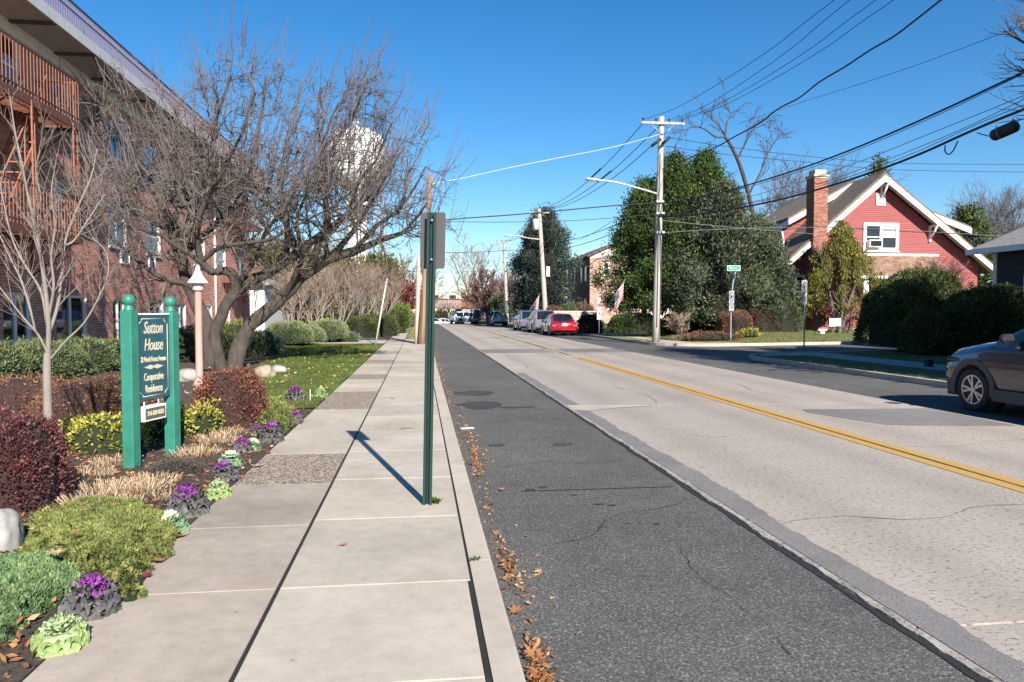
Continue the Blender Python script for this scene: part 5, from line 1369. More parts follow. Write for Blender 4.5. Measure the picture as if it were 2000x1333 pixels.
# ------------------------------------------------------------------ far plants on the left of the street
for k, (px_, py_, Y, hpx, sp, lb) in enumerate(((585, 640, 40, 522, .5, 'bare vase shaped crape myrtle behind the largest pale mound'), (628, 640, 42, 505, .5, 'bare vase shaped crape myrtle above the middle pale mound'), (672, 640, 44, 500, .5, 'bare vase shaped crape myrtle between the pale mounds and the yew hedge'),
        (712, 640, 47, 508, .5, 'bare vase shaped crape myrtle behind the leaning white post'), (748, 636, 52, 515, .45, 'bare vase shaped crape myrtle farthest along, by the bright green shrub'))):
    p = Dp(px_, py_, Y); zt_ = Dp(px_, hpx, Y).z
    bare_tree(lb, p.x - .4, Y, .1, zt_ * 1.05, sp, 200 + k, 'pale', 'twig_tan', .16, .34, .10, .85, 7, 'bare crape myrtles beyond the driveway', 'crape_myrtle', 'crape myrtle', .45, .009)
LF['olive_tree'] = island('loose olive green leaf', [(0, (.05, .06, .02)), (.5, (.12, .13, .035)), (.85, (.2, .19, .06)), (1, (.25, .18, .07))], .7, .2)
round_ = lambda r: (lambda t: r * max(.05, math.sin(min(1, t * .93 + .07) * math.pi) ** .6))
cone_ = lambda r, e=.8: (lambda t: r * max(.03, (1 - t) ** e * min(1, .55 + t * 3)))
for k, (px_, Y, ty, r, lb) in enumerate(((560, 66, 478, 3.2, 'loose olive green tree behind the bare crape myrtles, left one'), (655, 72, 500, 3.4, 'loose olive green tree behind the bare crape myrtles, middle one'), (742, 80, 505, 2.6, 'loose olive green tree behind the bare crape myrtles near the sidewalk end'), (495, 72, 480, 3.0, 'dark olive tree rising behind the white clapboard house'))):
    p = Dp(px_, 609, Y); h = Dp(px_, ty, Y).z
    evergreen(lb, p.x, Y, gz(Y), h, round_(r), LF['olive_tree'], CORE, 210 + k, 170, 40, .38, .16, .5, .25, .2, group='olive trees behind the crape myrtles', name='tree', kcore=.55)
for k, (px_, Y, ty, sp, tw, lb) in enumerate(((790, 95, 470, .6, 'twig_red', 'brown twiggy bare tree over the far sidewalk end'), (700, 88, 455, .6, 'twig_tan', 'tan bare tree rising behind the crape myrtles'), (610, 84, 440, .6, 'twig_tan', 'tall tan bare tree left of the water tower foot'), (830, 120, 500, .6, 'twig_red', 'far brown bare tree behind the pole with the leaning stub'), (520, 80, 430, .6, 'twig_tan', 'tall bare tree behind the white clapboard house'))):
    p = Dp(px_, 609, Y); bare_tree(lb, p.x, Y, gz(Y), Dp(px_, ty, Y).z - gz(Y), sp, 220 + k, 'tan', tw, .25, .22, .06, 1.3, 1, twig_r=.022)
p = Dp(792, 609, 78); evergreen('small dark red leaved tree at the far end of the left sidewalk', p.x - 1, 78, 0, Dp(792, 548, 78).z, round_(2.2), LF['maple_red'], BARK['twig_red'], 230, 90, 40, .3, .16, .45, .3, .1, name='red_tree', kcore=.35, bottom=1.2)

# ------------------------------------------------------------------ railway bridge over the street, far end
BY = 170
gb0, gb1 = Dp(815, 590, BY).x, Dp(900, 590, BY).x
zt_, zb_ = Dp(870, 585, BY).z, Dp(870, 603, BY).z
STEELP = mat('chalky grey bridge paint', (.34, .31, .28), .85, .2, 1.2, c2=(.24, .14, .10)); RBR = mat('rusty bridge edge', (.24, .085, .06), .85, .3, 2)
bridge = thing('railway_bridge', 'old rusty grey steel railway bridge crossing the far end of the street', 'bridge', ((gb0 + gb1) / 2, BY, gz(BY)))
mb = MB(); mb.span((gb0 - 14, BY, zb_), (gb1, BY + .4, zt_)); gd = mb.build('girder', STEELP, bridge)
mb = MB(); mb.span((gb0 - 14, BY - .25, zb_ - .12), (gb1 + .1, BY + .6, zb_ + .02)); mb.span((gb0 - 14, BY - .25, zt_ - .02), (gb1 + .1, BY + .6, zt_ + .14)); mb.build('flange', RBR, gd)
x = gb0 - 13
b0 = None
while x < gb1:
    if b0 is None:
        mb = MB(); mb.span((x - .06, BY - .22, zb_ + .02), (x + .06, BY - .002, zt_ - .02)); b0 = mb.build('stiffener', STEELP, gd); bx0 = x
    else: o = b0.copy(); COL.objects.link(o); o.location = (x - bx0, 0, 0)
    x += 1.25
for px_ in (877, 893):
    c = Dp(px_, 620, BY).x; mb = MB(); mb.tube([(c, BY + 1.2, gz(BY) - .3), (c, BY + 1.2, zb_ - .12)], .22 if px_ == 877 else .45, 8); mb.build('column', M['kerb'], bridge)
mb = MB(); mb.span((gb0 - 14, BY + .4, zb_ + .2), (gb1 + 60, BY + 9, zt_ - .4)); mb.build('deck', RBR, bridge)
mb = MB(); mb.span((gb1 + .1, BY - 1.2, gz(BY) - .5), (gb1 + 3, BY + 10, zb_ - .13)); mb.build('abutment', M['walk_old'], bridge)
for k, px_ in enumerate((853, 881, 887)):
    c = Dp(px_, 580, BY + 2).x; root = thing('railway_signal', ('dark railway signal standing alone on the left of the bridge', 'dark railway signal on the bridge, left of the close pair', 'dark railway signal on the bridge, right of the close pair')[k], 'signal', (c, BY + 2, zt_ - .4), 0, 'railway signals on the bridge')
    mb = MB(); mb.span((c - .45, BY + 1.8, zt_ + .1), (c + .45, BY + 2.2, zt_ + 1.0)); mb.build('head', M['black'], root)
    mb = MB(); mb.tube([(c, BY + 2, zt_ - .4), (c, BY + 2, zt_ + .1)], .1, 6); mb.build('post', M['black'], root)

# ------------------------------------------------------------------ far trees on the right of the street
for k, (px_, Y, ty, sp, bk, tw, d_, lb) in enumerate(((925, 150, 462, .8, 'grey', 'twig_tan', 1.7, 'tall fan shaped bare tree at the far end of the street'), (978, 140, 500, .6, 'grey', 'twig_purple', 1.3, 'bare tree behind the farthest streetlight pole'), (955, 88, 520, .9, 'dark', 'twig_red', 2.0, 'dark reddish bare tree overhanging the far parked cars'), (1000, 100, 520, .7, 'dark', 'twig_red', 1.5, 'dark bare tree left of the big blue grey cedar'))):
    p = Dp(px_, 609, Y); bare_tree(lb, p.x, Y, gz(Y), Dp(px_, ty, Y).z - gz(Y), sp, 240 + k, bk, tw, .3, .2, .06, d_, 1, twig_r=.028)
for k, (px_, Y, ty, r, m_, lb) in enumerate(((926, 176, 582, 3.6, 'yew', 'low dark green tree right of the railway bridge'), (868, 210, 612, 7, 'yew', 'dark trees seen under the bridge'), (985, 125, 592, 4.0, 'yew', 'dark green bush mass behind the white faced parked car'), (1030, 105, 585, 4.5, 'cypress', 'dark evergreen below the blue grey cedar'))):
    p = Dp(px_, 609, Y); evergreen(lb, p.x, Y, gz(Y), max(4, Dp(px_, ty, Y).z - gz(Y)), round_(r), LF[m_], CORE, 250 + k, 120, 40, .6, .3, .8, .2, .2, name='tree', kcore=.7)
# long belt of far woods closing the horizon (one mass nobody could count)
rs = np.random.RandomState(260); sets = []
for sx in (-1, 1):
    n = 16000; x = sx * rs.uniform(14, 330, n) + (0 if sx < 0 else 12); y = rs.uniform(225, 330, n)
    hmax = 7 + 4 * np.array([noise.noise((a * .03, 3 * sx, 0)) + .6 * noise.noise((a * .11, 7, 1)) for a in x]); z = -3 + hmax * rs.random(n) ** .7
    sets.append(leaves(np.stack([x, y, z], 1), rand_unit(rs, n) + np.array([0, 0, .6]), 2.2, 1.0, rs, .8))
LF['far_wood'] = island('far winter wood', [(0, (.05, .045, .035)), (.5, (.095, .08, .065)), (.8, (.05, .065, .03)), (1, (.14, .11, .09))], .9)
o = leaf_obj('far_woods', sets, LF['far_wood'], None); o['kind'] = 'stuff'

# cedar and evergreens ------------------------------------------------
p = Dp(1064, 609, 70); hC = Dp(1064, 428, 70).z + .6
evergreen('big blue grey cedar tree in drooping tiers beyond the second utility pole', p.x + .2, 72, 0, hC, lambda t: 3.2 * max(.12, (1 - t ** 2.6) ** .7) * (.82 + .18 * math.sin(t * 26)), LF['spruce'], CORE, 270, 330, 170, .27, .09, .34, .30, .15, sx=1.0, name='cedar_tree', kcore=.62, droop=.1, bottom=1.0)
EV = [(1258, 44.5, 366, 2.25, 'cypress', 'dark green ragged cypress at the left of the evergreen group, above the flag', 271, .85), (1318, 43.0, 318, 2.6, 'cypress', 'tall dark green cypress just behind the main utility pole', 272, .9), (1375, 43.5, 306, 2.6, 'cypress', 'tallest ragged cypress in the evergreen group, right of the main utility pole', 273, .9),
      (1412, 41.0, 372, 2.75, 'cypress_grey', 'grey green cypress behind the street name sign', 274, .8), (1474, 41.5, 440, 2.15, 'cypress_grey', 'shorter grey green cypress touching the red house', 275, .7)]
for px_, Y, ty, r, m_, lb, sd_, e in EV:
    p = Dp(px_, 609, Y); h = Dp(px_, ty, Y).z - .3
    evergreen(lb, p.x, Y, .3, h, (lambda r, e: (lambda t: r * max(.04, (1 - t ** 1.8) ** e * min(1, .78 + t * 1.4))))(r, e), LF[m_], CORE, sd_, 230, 250, .19, .075, .27, .36, .5, spread=1.0, name='evergreen_tree', kcore=.55, shell=.5, group='evergreens beside the red house', bottom=1.5 if m_ == 'cypress' else .9)
# the tall crooked bare tree above the evergreens
TB = 58.0; rs = np.random.RandomState(279); q0 = Dp(1480, 640, TB)
tb_ = thing('bare_tree', 'tall crooked bare tree rising above the evergreens', 'tree', (q0.x, TB, .2))
def LT(lst, r0, r1, dy=0.0):
    c = catmull([Dp(x, y, TB + dy * i / (len(lst) - 1)) for i, (x, y) in enumerate(lst)], 5); return np.array([tuple(p) for p in c]), np.linspace(r0, r1, len(c))
lt = [LT([(1482, 648), (1480, 540), (1474, 440), (1462, 380), (1446, 325), (1428, 285), (1416, 268)], .24, .12),
      LT([(1416, 268), (1398, 268), (1375, 252), (1352, 248), (1330, 262)], .085, .03, -1.5), LT([(1416, 268), (1420, 240), (1427, 222), (1412, 200)], .08, .03, 1), LT([(1430, 290), (1410, 255), (1388, 230), (1372, 218)], .07, .025, 2),
      LT([(1440, 312), (1456, 280), (1472, 252), (1492, 228)], .075, .025, -1), LT([(1462, 380), (1484, 340), (1500, 300), (1520, 268), (1538, 250)], .085, .025, 1.5), LT([(1470, 420), (1440, 380), (1410, 350), (1385, 340)], .06, .025, -1.5), LT([(1476, 450), (1500, 410), (1530, 370), (1550, 330)], .07, .025, .5)]
l2_ = spawn(lt[1:], 1.9, 1.0, 2.6, .8, .14, .05, 6, .028, rs, t0=.15, rscale=.6); l3_ = spawn(l2_, 2.4, .5, 1.4, .7, .13, .05, 4, .017, rs, t0=.12); l4_ = spawn(l3_, 3.0, .2, .7, .6, .1, .05, 2, .013, rs, t0=.1)
tube_obj('trunk', lt, BARK['dark'], tb_, 7); tube_obj('crown', l2_ + l3_ + l4_, BARK['dark'], tb_, 3)
# tall bare trees behind the house
for k, (px_, Y, ty, h_, sp, lean, lb, d_) in enumerate(((1590, 72, 300, 0, .7, (0, 0), 'bare tree behind the brick chimney', 1.1), (1540, 78, 330, 0, .7, (0, 0), 'bare tree between the tall crooked one and the chimney', 1.1),
        (1925, 80, 318, 0, .7, (0, 0), 'bare tree right of the red gable', 1.5), (1985, 72, 330, 0, .7, (0, 0), 'bare tree at the right edge behind the dark house', 1.5), (1650, 90, 300, 0, .6, (0, 0), 'bare tree behind the ridge of the red house', 1.0))):
    p = Dp(px_, 609, Y); bare_tree(lb, p.x, Y, .2, Dp(px_, ty, Y).z, sp, 280 + k, 'grey', 'twig_purple', .30, .34, .07, d_ * 1.5, 1, rz_lean=lean, twig_r=.016)
for k, (px_, Y, ty, r, lb) in enumerate(((1710, 95, 318, 2.2, 'dark pine top showing over the ridge of the red house'), (1885, 64, 425, 3.2, 'dark evergreen behind the right eave of the red house'))):
    p = Dp(px_, 609, Y); evergreen(lb, p.x, Y, .2, Dp(px_, ty, Y).z, cone_(r, .7), LF['yew'], CORE, 290 + k, 150, 45, .5, .16, .5, .25, .2, name='pine_tree', kcore=.6)

# ------------------------------------------------------------------ houses
PANE = mat('dark window glass', (.022, .026, .032), .06, .2, 2, spec=.6)
BLIND = mat('window blind', (.45, .46, .46), .7, .1, 20, stretch=(.1, .1, 6))
def win_front(parent, x0, x1, z0, z1, Y, cols=1, rows=2, fw=.09, m=None, blind=0.0, ac=False):
    """window facing the viewer (towards -y), set on a wall face at Y"""
    m = m or M['white']; f = MB(); d0, d1 = Y - .07, Y + .02
    f.span((x0, d0, z0), (x0 + fw, d1, z1)); f.span((x1 - fw, d0, z0), (x1, d1, z1)); f.span((x0 + fw, d0, z1 - fw), (x1 - fw, d1, z1)); f.span((x0 + fw, d0, z0), (x1 - fw, d1, z0 + fw))
    W = (x1 - x0 - 2 * fw - (cols - 1) * fw) / cols
    for c in range(1, cols): a = x0 + fw + c * W + (c - 1) * fw; f.span((a, d0, z0 + fw), (a + fw, d1, z1 - fw))
    f_ = f.build('window', m, parent)
    zm = (z0 + z1) / 2
    for c in range(cols):
        a = x0 + fw + c * (W + fw)
        if rows == 2:
            s = MB(); s.span((a, Y - .05, zm - .035), (a + W, Y + .01, zm + .035)); s.build('sash_bar', m, f_)
        for lo, hi in ((z0 + fw, zm - .035), (zm + .035, z1 - fw)) if rows == 2 else ((z0 + fw, z1 - fw),):
            p = MB(); p.span((a, Y - .02, lo), (a + W, Y - .012, hi)); p.build('pane', BLIND if (blind and hi > zm + .1 and c == cols - 1) else PANE, f_)
    s = MB(); s.span((x0 - .06, Y - .12, z0 - .07), (x1 + .06, Y - .0, z0 - .003)); s.build('sill', m, f_)
    if ac:
        a = x0 + fw; b = MB(); b.span((a + .02, Y - .38, z0 + fw + .01), (a + W - .02, Y - .02, z0 + fw + .46)); k = b.build('air_conditioner', M['vinyl'], parent)
        g = MB(); g.span((a + .08, Y - .385, z0 + fw + .07), (a + W - .08, Y - .381, z0 + fw + .40)); g.build('grille', M['dark'], k)
    return f_
# red shingle house with the big front gable
HY = 42.0; WY = 42.75
RED = mat('red painted clapboard', (.31, .085, .08), .8, .2, 3, .2, stretch=(.2, 1, 4)); HROOF = mat('brown grey shingle', (.165, .128, .098), .95, .35, 6, .5)
ap = Dp(1729, 343, HY); el = Dp(1524, 524, HY); er = Dp(1955, 533, HY)
house = thing('red_house', 'red clapboard house with a wide white trimmed front gable and brick chimney', 'house', (ap.x, WY, .4))
sl = (ap.z - el.z) / (ap.x - el.x); sr = (ap.z - er.z) / (er.x - ap.x)
def zroof(x): return ap.z - (ap.x - x) * sl if x < ap.x else ap.z - (x - ap.x) * sr
wl, wr = Dp(1503, 570, WY).x, er.x - 1.0
def clipx(z, off=.18):
    return max(wl, ap.x - (ap.z - off - z) / sl), min(wr, ap.x + (ap.z - off - z) / sr)
# solid wall body
mb = MB(); t = .2
a1, b1 = clipx(el.z - .2)
mb.prism([(wl, WY, .3), (wr, WY, .3), (wr, WY, zroof(wr) - t), (ap.x, WY, ap.z - t), (max(wl, el.x), WY, zroof(max(wl, el.x)) - t)], (0, 11, 0))
wall = mb.build('wall', RED, house)
z = .62; bh = .118; b0 = None
while z < ap.z - .35:
    a, b = clipx(z + bh)
    if b - a > .25:
        m_ = MB(); m_.add([(a, WY - .004, z + bh), (b, WY - .004, z + bh), (b, WY - .026, z + .004), (a, WY - .026, z + .004), (b, WY, z + .004), (a, WY, z + .004), (b, WY, z + bh), (a, WY, z + bh)], [(0, 3, 2, 1), (3, 5, 4, 2), (0, 7, 5, 3), (1, 2, 4, 6)], False)
        m_.build('siding_board', RED, wall)
    z += bh
mb = MB(); mb.span((wl - .02, WY - .03, .3), (wr, WY + .02, .6)); mb.build('foundation', M['kerb'], house)
# roof slopes with white barge boards
TH = .16
for sgn, e, s_ in ((-1, el, sl), (1, er, sr)):
    mb = MB(); ee = Vector((e.x, HY, e.z)); aa = Vector((ap.x, HY, ap.z))
    mb.prism([aa, ee, ee + Vector((0, 0, TH)), aa + Vector((0, 0, TH + .06))], (0, 12.2, 0)); rf = mb.build('roof', HROOF, house)
    mb = MB(); mb.prism([aa + Vector((0, 0, .02 if sgn > 0 else .025)), ee, ee - Vector((0, 0, .32)), aa - Vector((0, 0, .36))], (0, -.07, 0)); mb.build('barge_board', M['white'], rf)
    mb = MB(); mb.prism([aa - Vector((0, 0, .012)), ee - Vector((0, 0, .012)), ee - Vector((0, 0, .05)), aa - Vector((0, 0, .05))], (0, .74, 0)); mb.build('soffit', mat('soffit white', (.62, .6, .57), .7) if sgn < 0 else bpy.data.materials['soffit white'], rf)
# wide shed dormers behind the gable
DY = 45.2; dl = Dp(1506, 449, DY); dr = Dp(1897, 447, DY); da = Dp(1722, 350, DY); da.z = ap.z + .02
for e, sgn in ((dl, -1), (dr, 1)):
    mb = MB(); A_ = Vector((ap.x, DY, ap.z + .15)); E_ = Vector((e.x, DY, e.z))
    mb.prism([A_, E_, E_ + Vector((0, 0, .16)), A_ + Vector((0, 0, .16))], (0, 6.0, 0)); rf = mb.build('dormer_roof', HROOF, house)
    mb = MB(); mb.prism([A_ + Vector((0, 0, .02)), E_ + Vector((0, 0, .02)), E_ - Vector((0, 0, .34)), A_ - Vector((0, 0, .34))], (0, -.07, 0)); mb.build('barge_board', M['white'], rf)
    xi = e.x - sgn * .9; zi = zroof(xi); k = (ap.z + .15 - e.z) / abs(ap.x - e.x); zt_ = ap.z + .15 - k * abs(ap.x - xi)
    mb = MB(); mb.prism([(ap.x, DY + .6, ap.z), (xi, DY + .6, zt_ - .05), (xi, DY + .6, zi - .4), (ap.x, DY + .6, ap.z - .5)], (0, 5, 0)); dw = mb.build('dormer_wall', RED, house)
    z = zi; 
    while z < zt_ - .1:
        xa = xi; xb = ap.x + sgn * 0
        # board from the outer corner in to the main roof line
        kx = (ap.z + .15 - (z + .12)) / k; x_out = ap.x + sgn * min(abs(xi - ap.x), kx); x_in = ap.x + sgn * (ap.z - z) / (sl if sgn < 0 else sr)
        if abs(x_out - ap.x) - abs(x_in - ap.x) > .1: m_ = MB(); m_.span((min(x_out, x_in), DY + .575, z + .004), (max(x_out, x_in), DY + .598, z + .118)); m_.build('siding_board', RED, dw)
        z += .12
    mb = MB(); mb.span((xi - .08, DY + .54, zi - .3), (xi + .08, DY + .62, zt_ - .1)); mb.build('corner_board', M['white'], dw)
    c = Vector((xi - sgn * .0, DY + .5, zt_ - .25)); mb = MB(); mb.tube([c + Vector((0, 0, -.75)), c + Vector((sgn * .55, -.05, .05))], .07, 5); mb.span((xi - .07, DY + .42, zt_ - 1.1), (xi + .07, DY + .54, zt_ - .2)); mb.build('bracket', M['white'], rf)
# gable trim
vx0, vx1, vz0, vz1 = Dp(1710, 400, WY).x, Dp(1728, 400, WY).x, Dp(1719, 402, WY).z, Dp(1719, 378, WY).z
mb = MB(); mb.span((vx0, WY - .08, vz0), (vx1, WY - .02, vz1)); v = mb.build('gable_vent', M['white'], house)
mb = MB(); z = vz0 + .06
while z < vz1 - .08: mb.span((vx0 + .06, WY - .095, z), (vx1 - .06, WY - .08, z + .035)); z += .07
mb.build('louver', M['white'], v)
for px_, top in ((1720, 0), (1815, 1)):
    c = Dp(px_, 372 if not top else 452, WY); xb = c.x; zr = zroof(xb) - .30
    mb = MB(); mb.prism([(xb - .07, WY - .02, zr - 1.0), (xb + .07, WY - .02, zr - 1.0), (xb + .07, WY - .02, zr), (xb - .07, WY - .02, zr)], (0, -.10, 0)); mb.tube([(xb, WY - .1, zr - .85), (xb, HY + .02, zr - .05)], .065, 5); mb.span((xb - .07, HY - .02, zr - .12), (xb + .07, WY - .1, zr + .01)); mb.build('bracket', M['white'], house)
wx0, wx1, wz0, wz1 = Dp(1685, 460, WY).x, Dp(1754, 460, WY).x, Dp(1720, 491, WY).z, Dp(1720, 436, WY).z
win_front(house, wx0, wx1, wz0, wz1, WY - .03, 2, 2, .2, blind=1, ac=True)
tz = Dp(1750, 498, WY).z; mb = MB(); mb.span((Dp(1655, 498, WY).x, WY - .09, tz - .08), (Dp(1832, 498, WY).x, WY - .02, tz + .06)); mb.build('trim_band', M['white'], house)
# porch with its shingled pent roof
SHG = island('brown roof shingle', [(0, (.19, .115, .08)), (.5, (.27, .165, .115)), (1, (.34, .23, .17))], .9, 0, .2, .4)
px0, px1 = Dp(1650, 520, 41.5).x, Dp(1850, 520, 41.5).x; pz1, pz0 = tz - .1, Dp(1750, 538, 40.6).z; PY0, PY1 = 40.6, WY - .03
mb = MB(); mb.prism([(px0, PY0, pz0 - .02), (px0, PY1, pz1 - .03), (px0, PY1, pz1 - .25), (px0, PY0, pz0 - .12)], (px1 - px0, 0, 0)); pr_ = mb.build('porch_roof', HROOF, house)
V, Q, n = [], [], 0; rs = np.random.RandomState(300); rows = 11
for r_ in range(rows):
    t0, t1 = r_ / rows, (r_ + 1.25) / rows; x = px0 - rs.random() * .3
    while x < px1:
        w = rs.uniform(.16, .32); a, b = max(px0, x), min(px1, x + w - .012)
        if b - a > .05:
            for t_, dz in ((t0, .035), (min(1, t1), .012)):
                for xx in (a, b): V.append((xx, PY0 + (PY1 - PY0) * t_, pz0 + (pz1 - pz0) * t_ + dz + rs.uniform(0, .012)))
            for xx in (a, b): V.append((xx, PY0 + (PY1 - PY0) * t0, pz0 + (pz1 - pz0) * t0 - .01))
            Q += [(n, n + 1, n + 3, n + 2), (n + 4, n + 5, n + 1, n)]; n += 6
        x += w
o = np_obj('shingles', np_mesh('shingles', np.array(V) - np.array(house.location), Q, None, [SHG]), pr_); o['kind'] = 'stuff'
mb = MB(); mb.span((px0 - .1, PY0 - .06, pz0 - .22), (px1 + .1, PY0 + .12, pz0 - .03)); mb.build('gutter_board', M['white'], pr_)
for px_ in (1690, 1846): c = Dp(px_, 560, PY0 + .2).x; mb = MB(); mb.span((c - .16, PY0 + .1, .4), (c + .16, PY0 + .42, pz0 - .22)); mb.build('porch_post', M['white'], house)
win_front(house, Dp(1706, 570, 42).x, Dp(1748, 570, 42).x, Dp(1725, 586, 42).z, Dp(1725, 550, 42).z, WY - .03, 2, 2, .12, blind=1)
win_front(house, Dp(1541, 555, WY).x, Dp(1571, 555, WY).x, Dp(1555, 574, WY).z, Dp(1555, 537, WY).z, WY - .03, 1, 2, .16, ac=True)
mb = MB(); mb.span((wl - .03, WY - .06, .6), (wl + .25, WY + .02, Dp(1510, 548, WY).z)); mb.build('corner_board', M['white'], house)
win_front(house, Dp(1500, 560, WY).x - 1.0, wl - .1, 1.6, 2.9, WY, 1, 2, .12)
mb = MB(); mb.span((wl - 2.2, WY, .3), (wl - .0, WY + 7, 4.1)); mb.build('side_wing', RED, house)
mb = MB(); mb.prism([(wl - 2.7, WY - .5, 4.1), (wl + .3, WY - .5, 5.3), (wl + .3, WY - .5, 5.5), (wl - 2.7, WY - .5, 4.28)], (0, 8, 0)); wr_ = mb.build('wing_roof', HROOF, house)
mb = MB(); mb.prism([(wl - 2.7, WY - .56, 3.95), (wl + .3, WY - .56, 5.15), (wl + .3, WY - .56, 5.5), (wl - 2.7, WY - .56, 4.3)], (0, .055, 0)); mb.build('barge_board', M['white'], wr_)
# chimney of separate bricks
CBR = island('chimney brick', [(0, (.20, .07, .045)), (.5, (.30, .115, .075)), (1, (.38, .17, .11))], .9, 0, .2, .3)
CY = 41.7; cx0, cx1 = Dp(1590, 400, CY).x, Dp(1617, 400, CY).x; czt = Dp(1603, 345, CY).z
mb = MB(); mb.span((cx0 + .01, CY + .01, .3), (cx1 - .01, CY + .9, czt)); ch = mb.build('chimney', MORTAR, house)
brick_field('chimney_bricks', ch, CY + .01, cx0, cx1, .4, czt, [], CBR, .22, .065, .012, .012, 'y', -1, 5)
brick_field('chimney_bricks', ch, cx0 + .01, CY, CY + .9, .4, czt, [], CBR, .22, .065, .012, .012, 'x', -1, 6)
mb = MB(); mb.span((cx0 - .06, CY - .06, czt), (cx1 + .06, CY + .96, czt + .12)); mb.span((cx0 + .08, CY + .08, czt + .12), (cx1 - .08, CY + .8, czt + .42)); mb.build('cap', M['kerb'], ch)
# gutter downpipe on the left corner
mb = MB(); c = Dp(1527, 470, 43.4); mb.tube([(c.x, 43.4, Dp(1527, 452, 43.4).z), (c.x + .1, 43.4, c.z), (c.x + .1, 43.4, 4.0)], .06, 6); mb.build('downpipe', M['white'], house)

# dark one storey house at the right edge
DX = 23.0; dk = thing('dark_house', 'low dark house in shade behind the hedges at the right edge', 'house', (DX, 22, .1))
fY = 27.2; ez = Xp(1882, 490, DX - .6).z
ec = [Dp(1878, 490, 27.9), Dp(2000, 462, 23.5)]
DKW = mat('dark slate siding', (.035, .042, .055), .8, .2, 3, stretch=(1, 1, 6)); DKR = mat('weathered grey shingle', (.27, .255, .24), .95, .3, 5, .5)
mb = MB(); mb.span((DX, 16.5, .0), (DX + 9, fY, ec[0].z - .05)); w = mb.build('wall', DKW, dk)
sb = MB(); z = .3
while z < ec[0].z - .2: sb.span((DX - .02, 16.5, z), (DX, fY, z + .16)); sb.span((DX - .02, fY, z), (DX + 9, fY + .02, z + .16)); z += .18
o = sb.build('siding_boards', DKW, w); o['kind'] = 'stuff'
e0 = ec[0].z
mb = MB(); mb.prism([(DX - .75, 15.9, e0), (DX + 4.5, 15.9, e0 + 2.1), (DX + 9.75, 15.9, e0), (DX + 9.75, 15.9, e0 - .12), (DX - .75, 15.9, e0 - .12)], (0, fY + .6 - 15.9, 0)); rf = mb.build('roof', DKR, dk)
mb = MB(); mb.span((DX - .83, 15.9, e0 - .2), (DX - .74, fY + .62, e0 + .02)); mb.build('gutter', M['white'], rf)
mb = MB(); mb.span((DX - .05, fY - .14, .1), (DX + .1, fY + .05, e0 - .15)); mb.build('corner_board', M['white'], dk)
f = MB(); f.span((DX - .06, 24.2, 1.3), (DX - .02, 25.7, 3.0)); f = f.build('window', M['white'], dk)
g = MB(); g.span((DX - .065, 24.3, 1.4), (DX - .061, 25.6, 2.9)); g.build('pane', PANE, f)

# brick house with the mansard roof beyond the evergreens
BYh = 72; bx = Dp(1152, 560, BYh).x; zE, zT = Dp(1152, 503, BYh).z, Dp(1186, 482, BYh).z
bh_ = thing('brick_house', 'pale red brick house with a shaded side wall and mansard roof beyond the flag', 'house', (bx + 5, BYh, .1))
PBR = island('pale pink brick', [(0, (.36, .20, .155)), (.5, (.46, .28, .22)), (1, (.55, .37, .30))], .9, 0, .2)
mb = MB(); mb.prism([(bx, BYh, 0), (bx + 12, BYh, 0), (bx + 12, BYh, zE), (bx + 8, BYh, zT), (bx + 2.2, BYh, zT), (bx, BYh, zE)], (0, 11, 0)); w = mb.build('wall', MORTAR, bh_)
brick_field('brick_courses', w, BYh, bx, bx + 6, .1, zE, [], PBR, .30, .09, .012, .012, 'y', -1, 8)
brick_field('brick_courses', w, bx, BYh, BYh + 11, .1, zE, [], island('shaded side brick', [(0, (.16, .07, .055)), (1, (.28, .14, .11))], .9), .30, .09, .012, .012, 'x', -1, 9)  # side wall repeats the brick in darker tones, its shade painted in
mb = MB(); mb.prism([(bx - .3, BYh - .25, zE), (bx + 2.3, BYh - .25, zT + .1), (bx + 12, BYh - .25, zT + .1), (bx + 12, BYh - .25, zT + .28), (bx + 2.2, BYh - .25, zT + .28), (bx - .3, BYh - .25, zE + .16)], (0, 11.5, 0)); mb.build('roof', mat('reddish slate', (.17, .09, .085), .85, .3, 5), bh_)
win_front(bh_, Dp(1178, 525, BYh).x, Dp(1189, 525, BYh).x, Dp(1183, 538, BYh).z, Dp(1183, 513, BYh).z, BYh - .02, 1, 2, .1)
mb = MB(); a_ = Dp(1171, 525, BYh).x; mb.span((a_, BYh - .07, Dp(1183, 537, BYh).z), (Dp(1177, 525, BYh).x, BYh - .02, Dp(1183, 514, BYh).z)); mb.build('shutter', mat('olive shutter', (.33, .26, .11), .7), bh_)
for y_, z_ in ((73.2, 4.6), (75.2, 4.6), (78.5, 4.6), (73.2, 1.4), (75.2, 1.4), (78.5, 1.4)):
    f = MB(); f.span((bx - .05, y_, z_), (bx - .02, y_ + .9, z_ + 1.6)); f = f.build('window', mat('grey frame', (.4, .42, .45), .6) if (y_, z_) == (73.2, 4.6) else bpy.data.materials['grey frame'], bh_)
    g = MB(); g.span((bx - .06, y_ + .1, z_ + .1), (bx - .051, y_ + .8, z_ + 1.5)); g.build('pane', PANE, f)
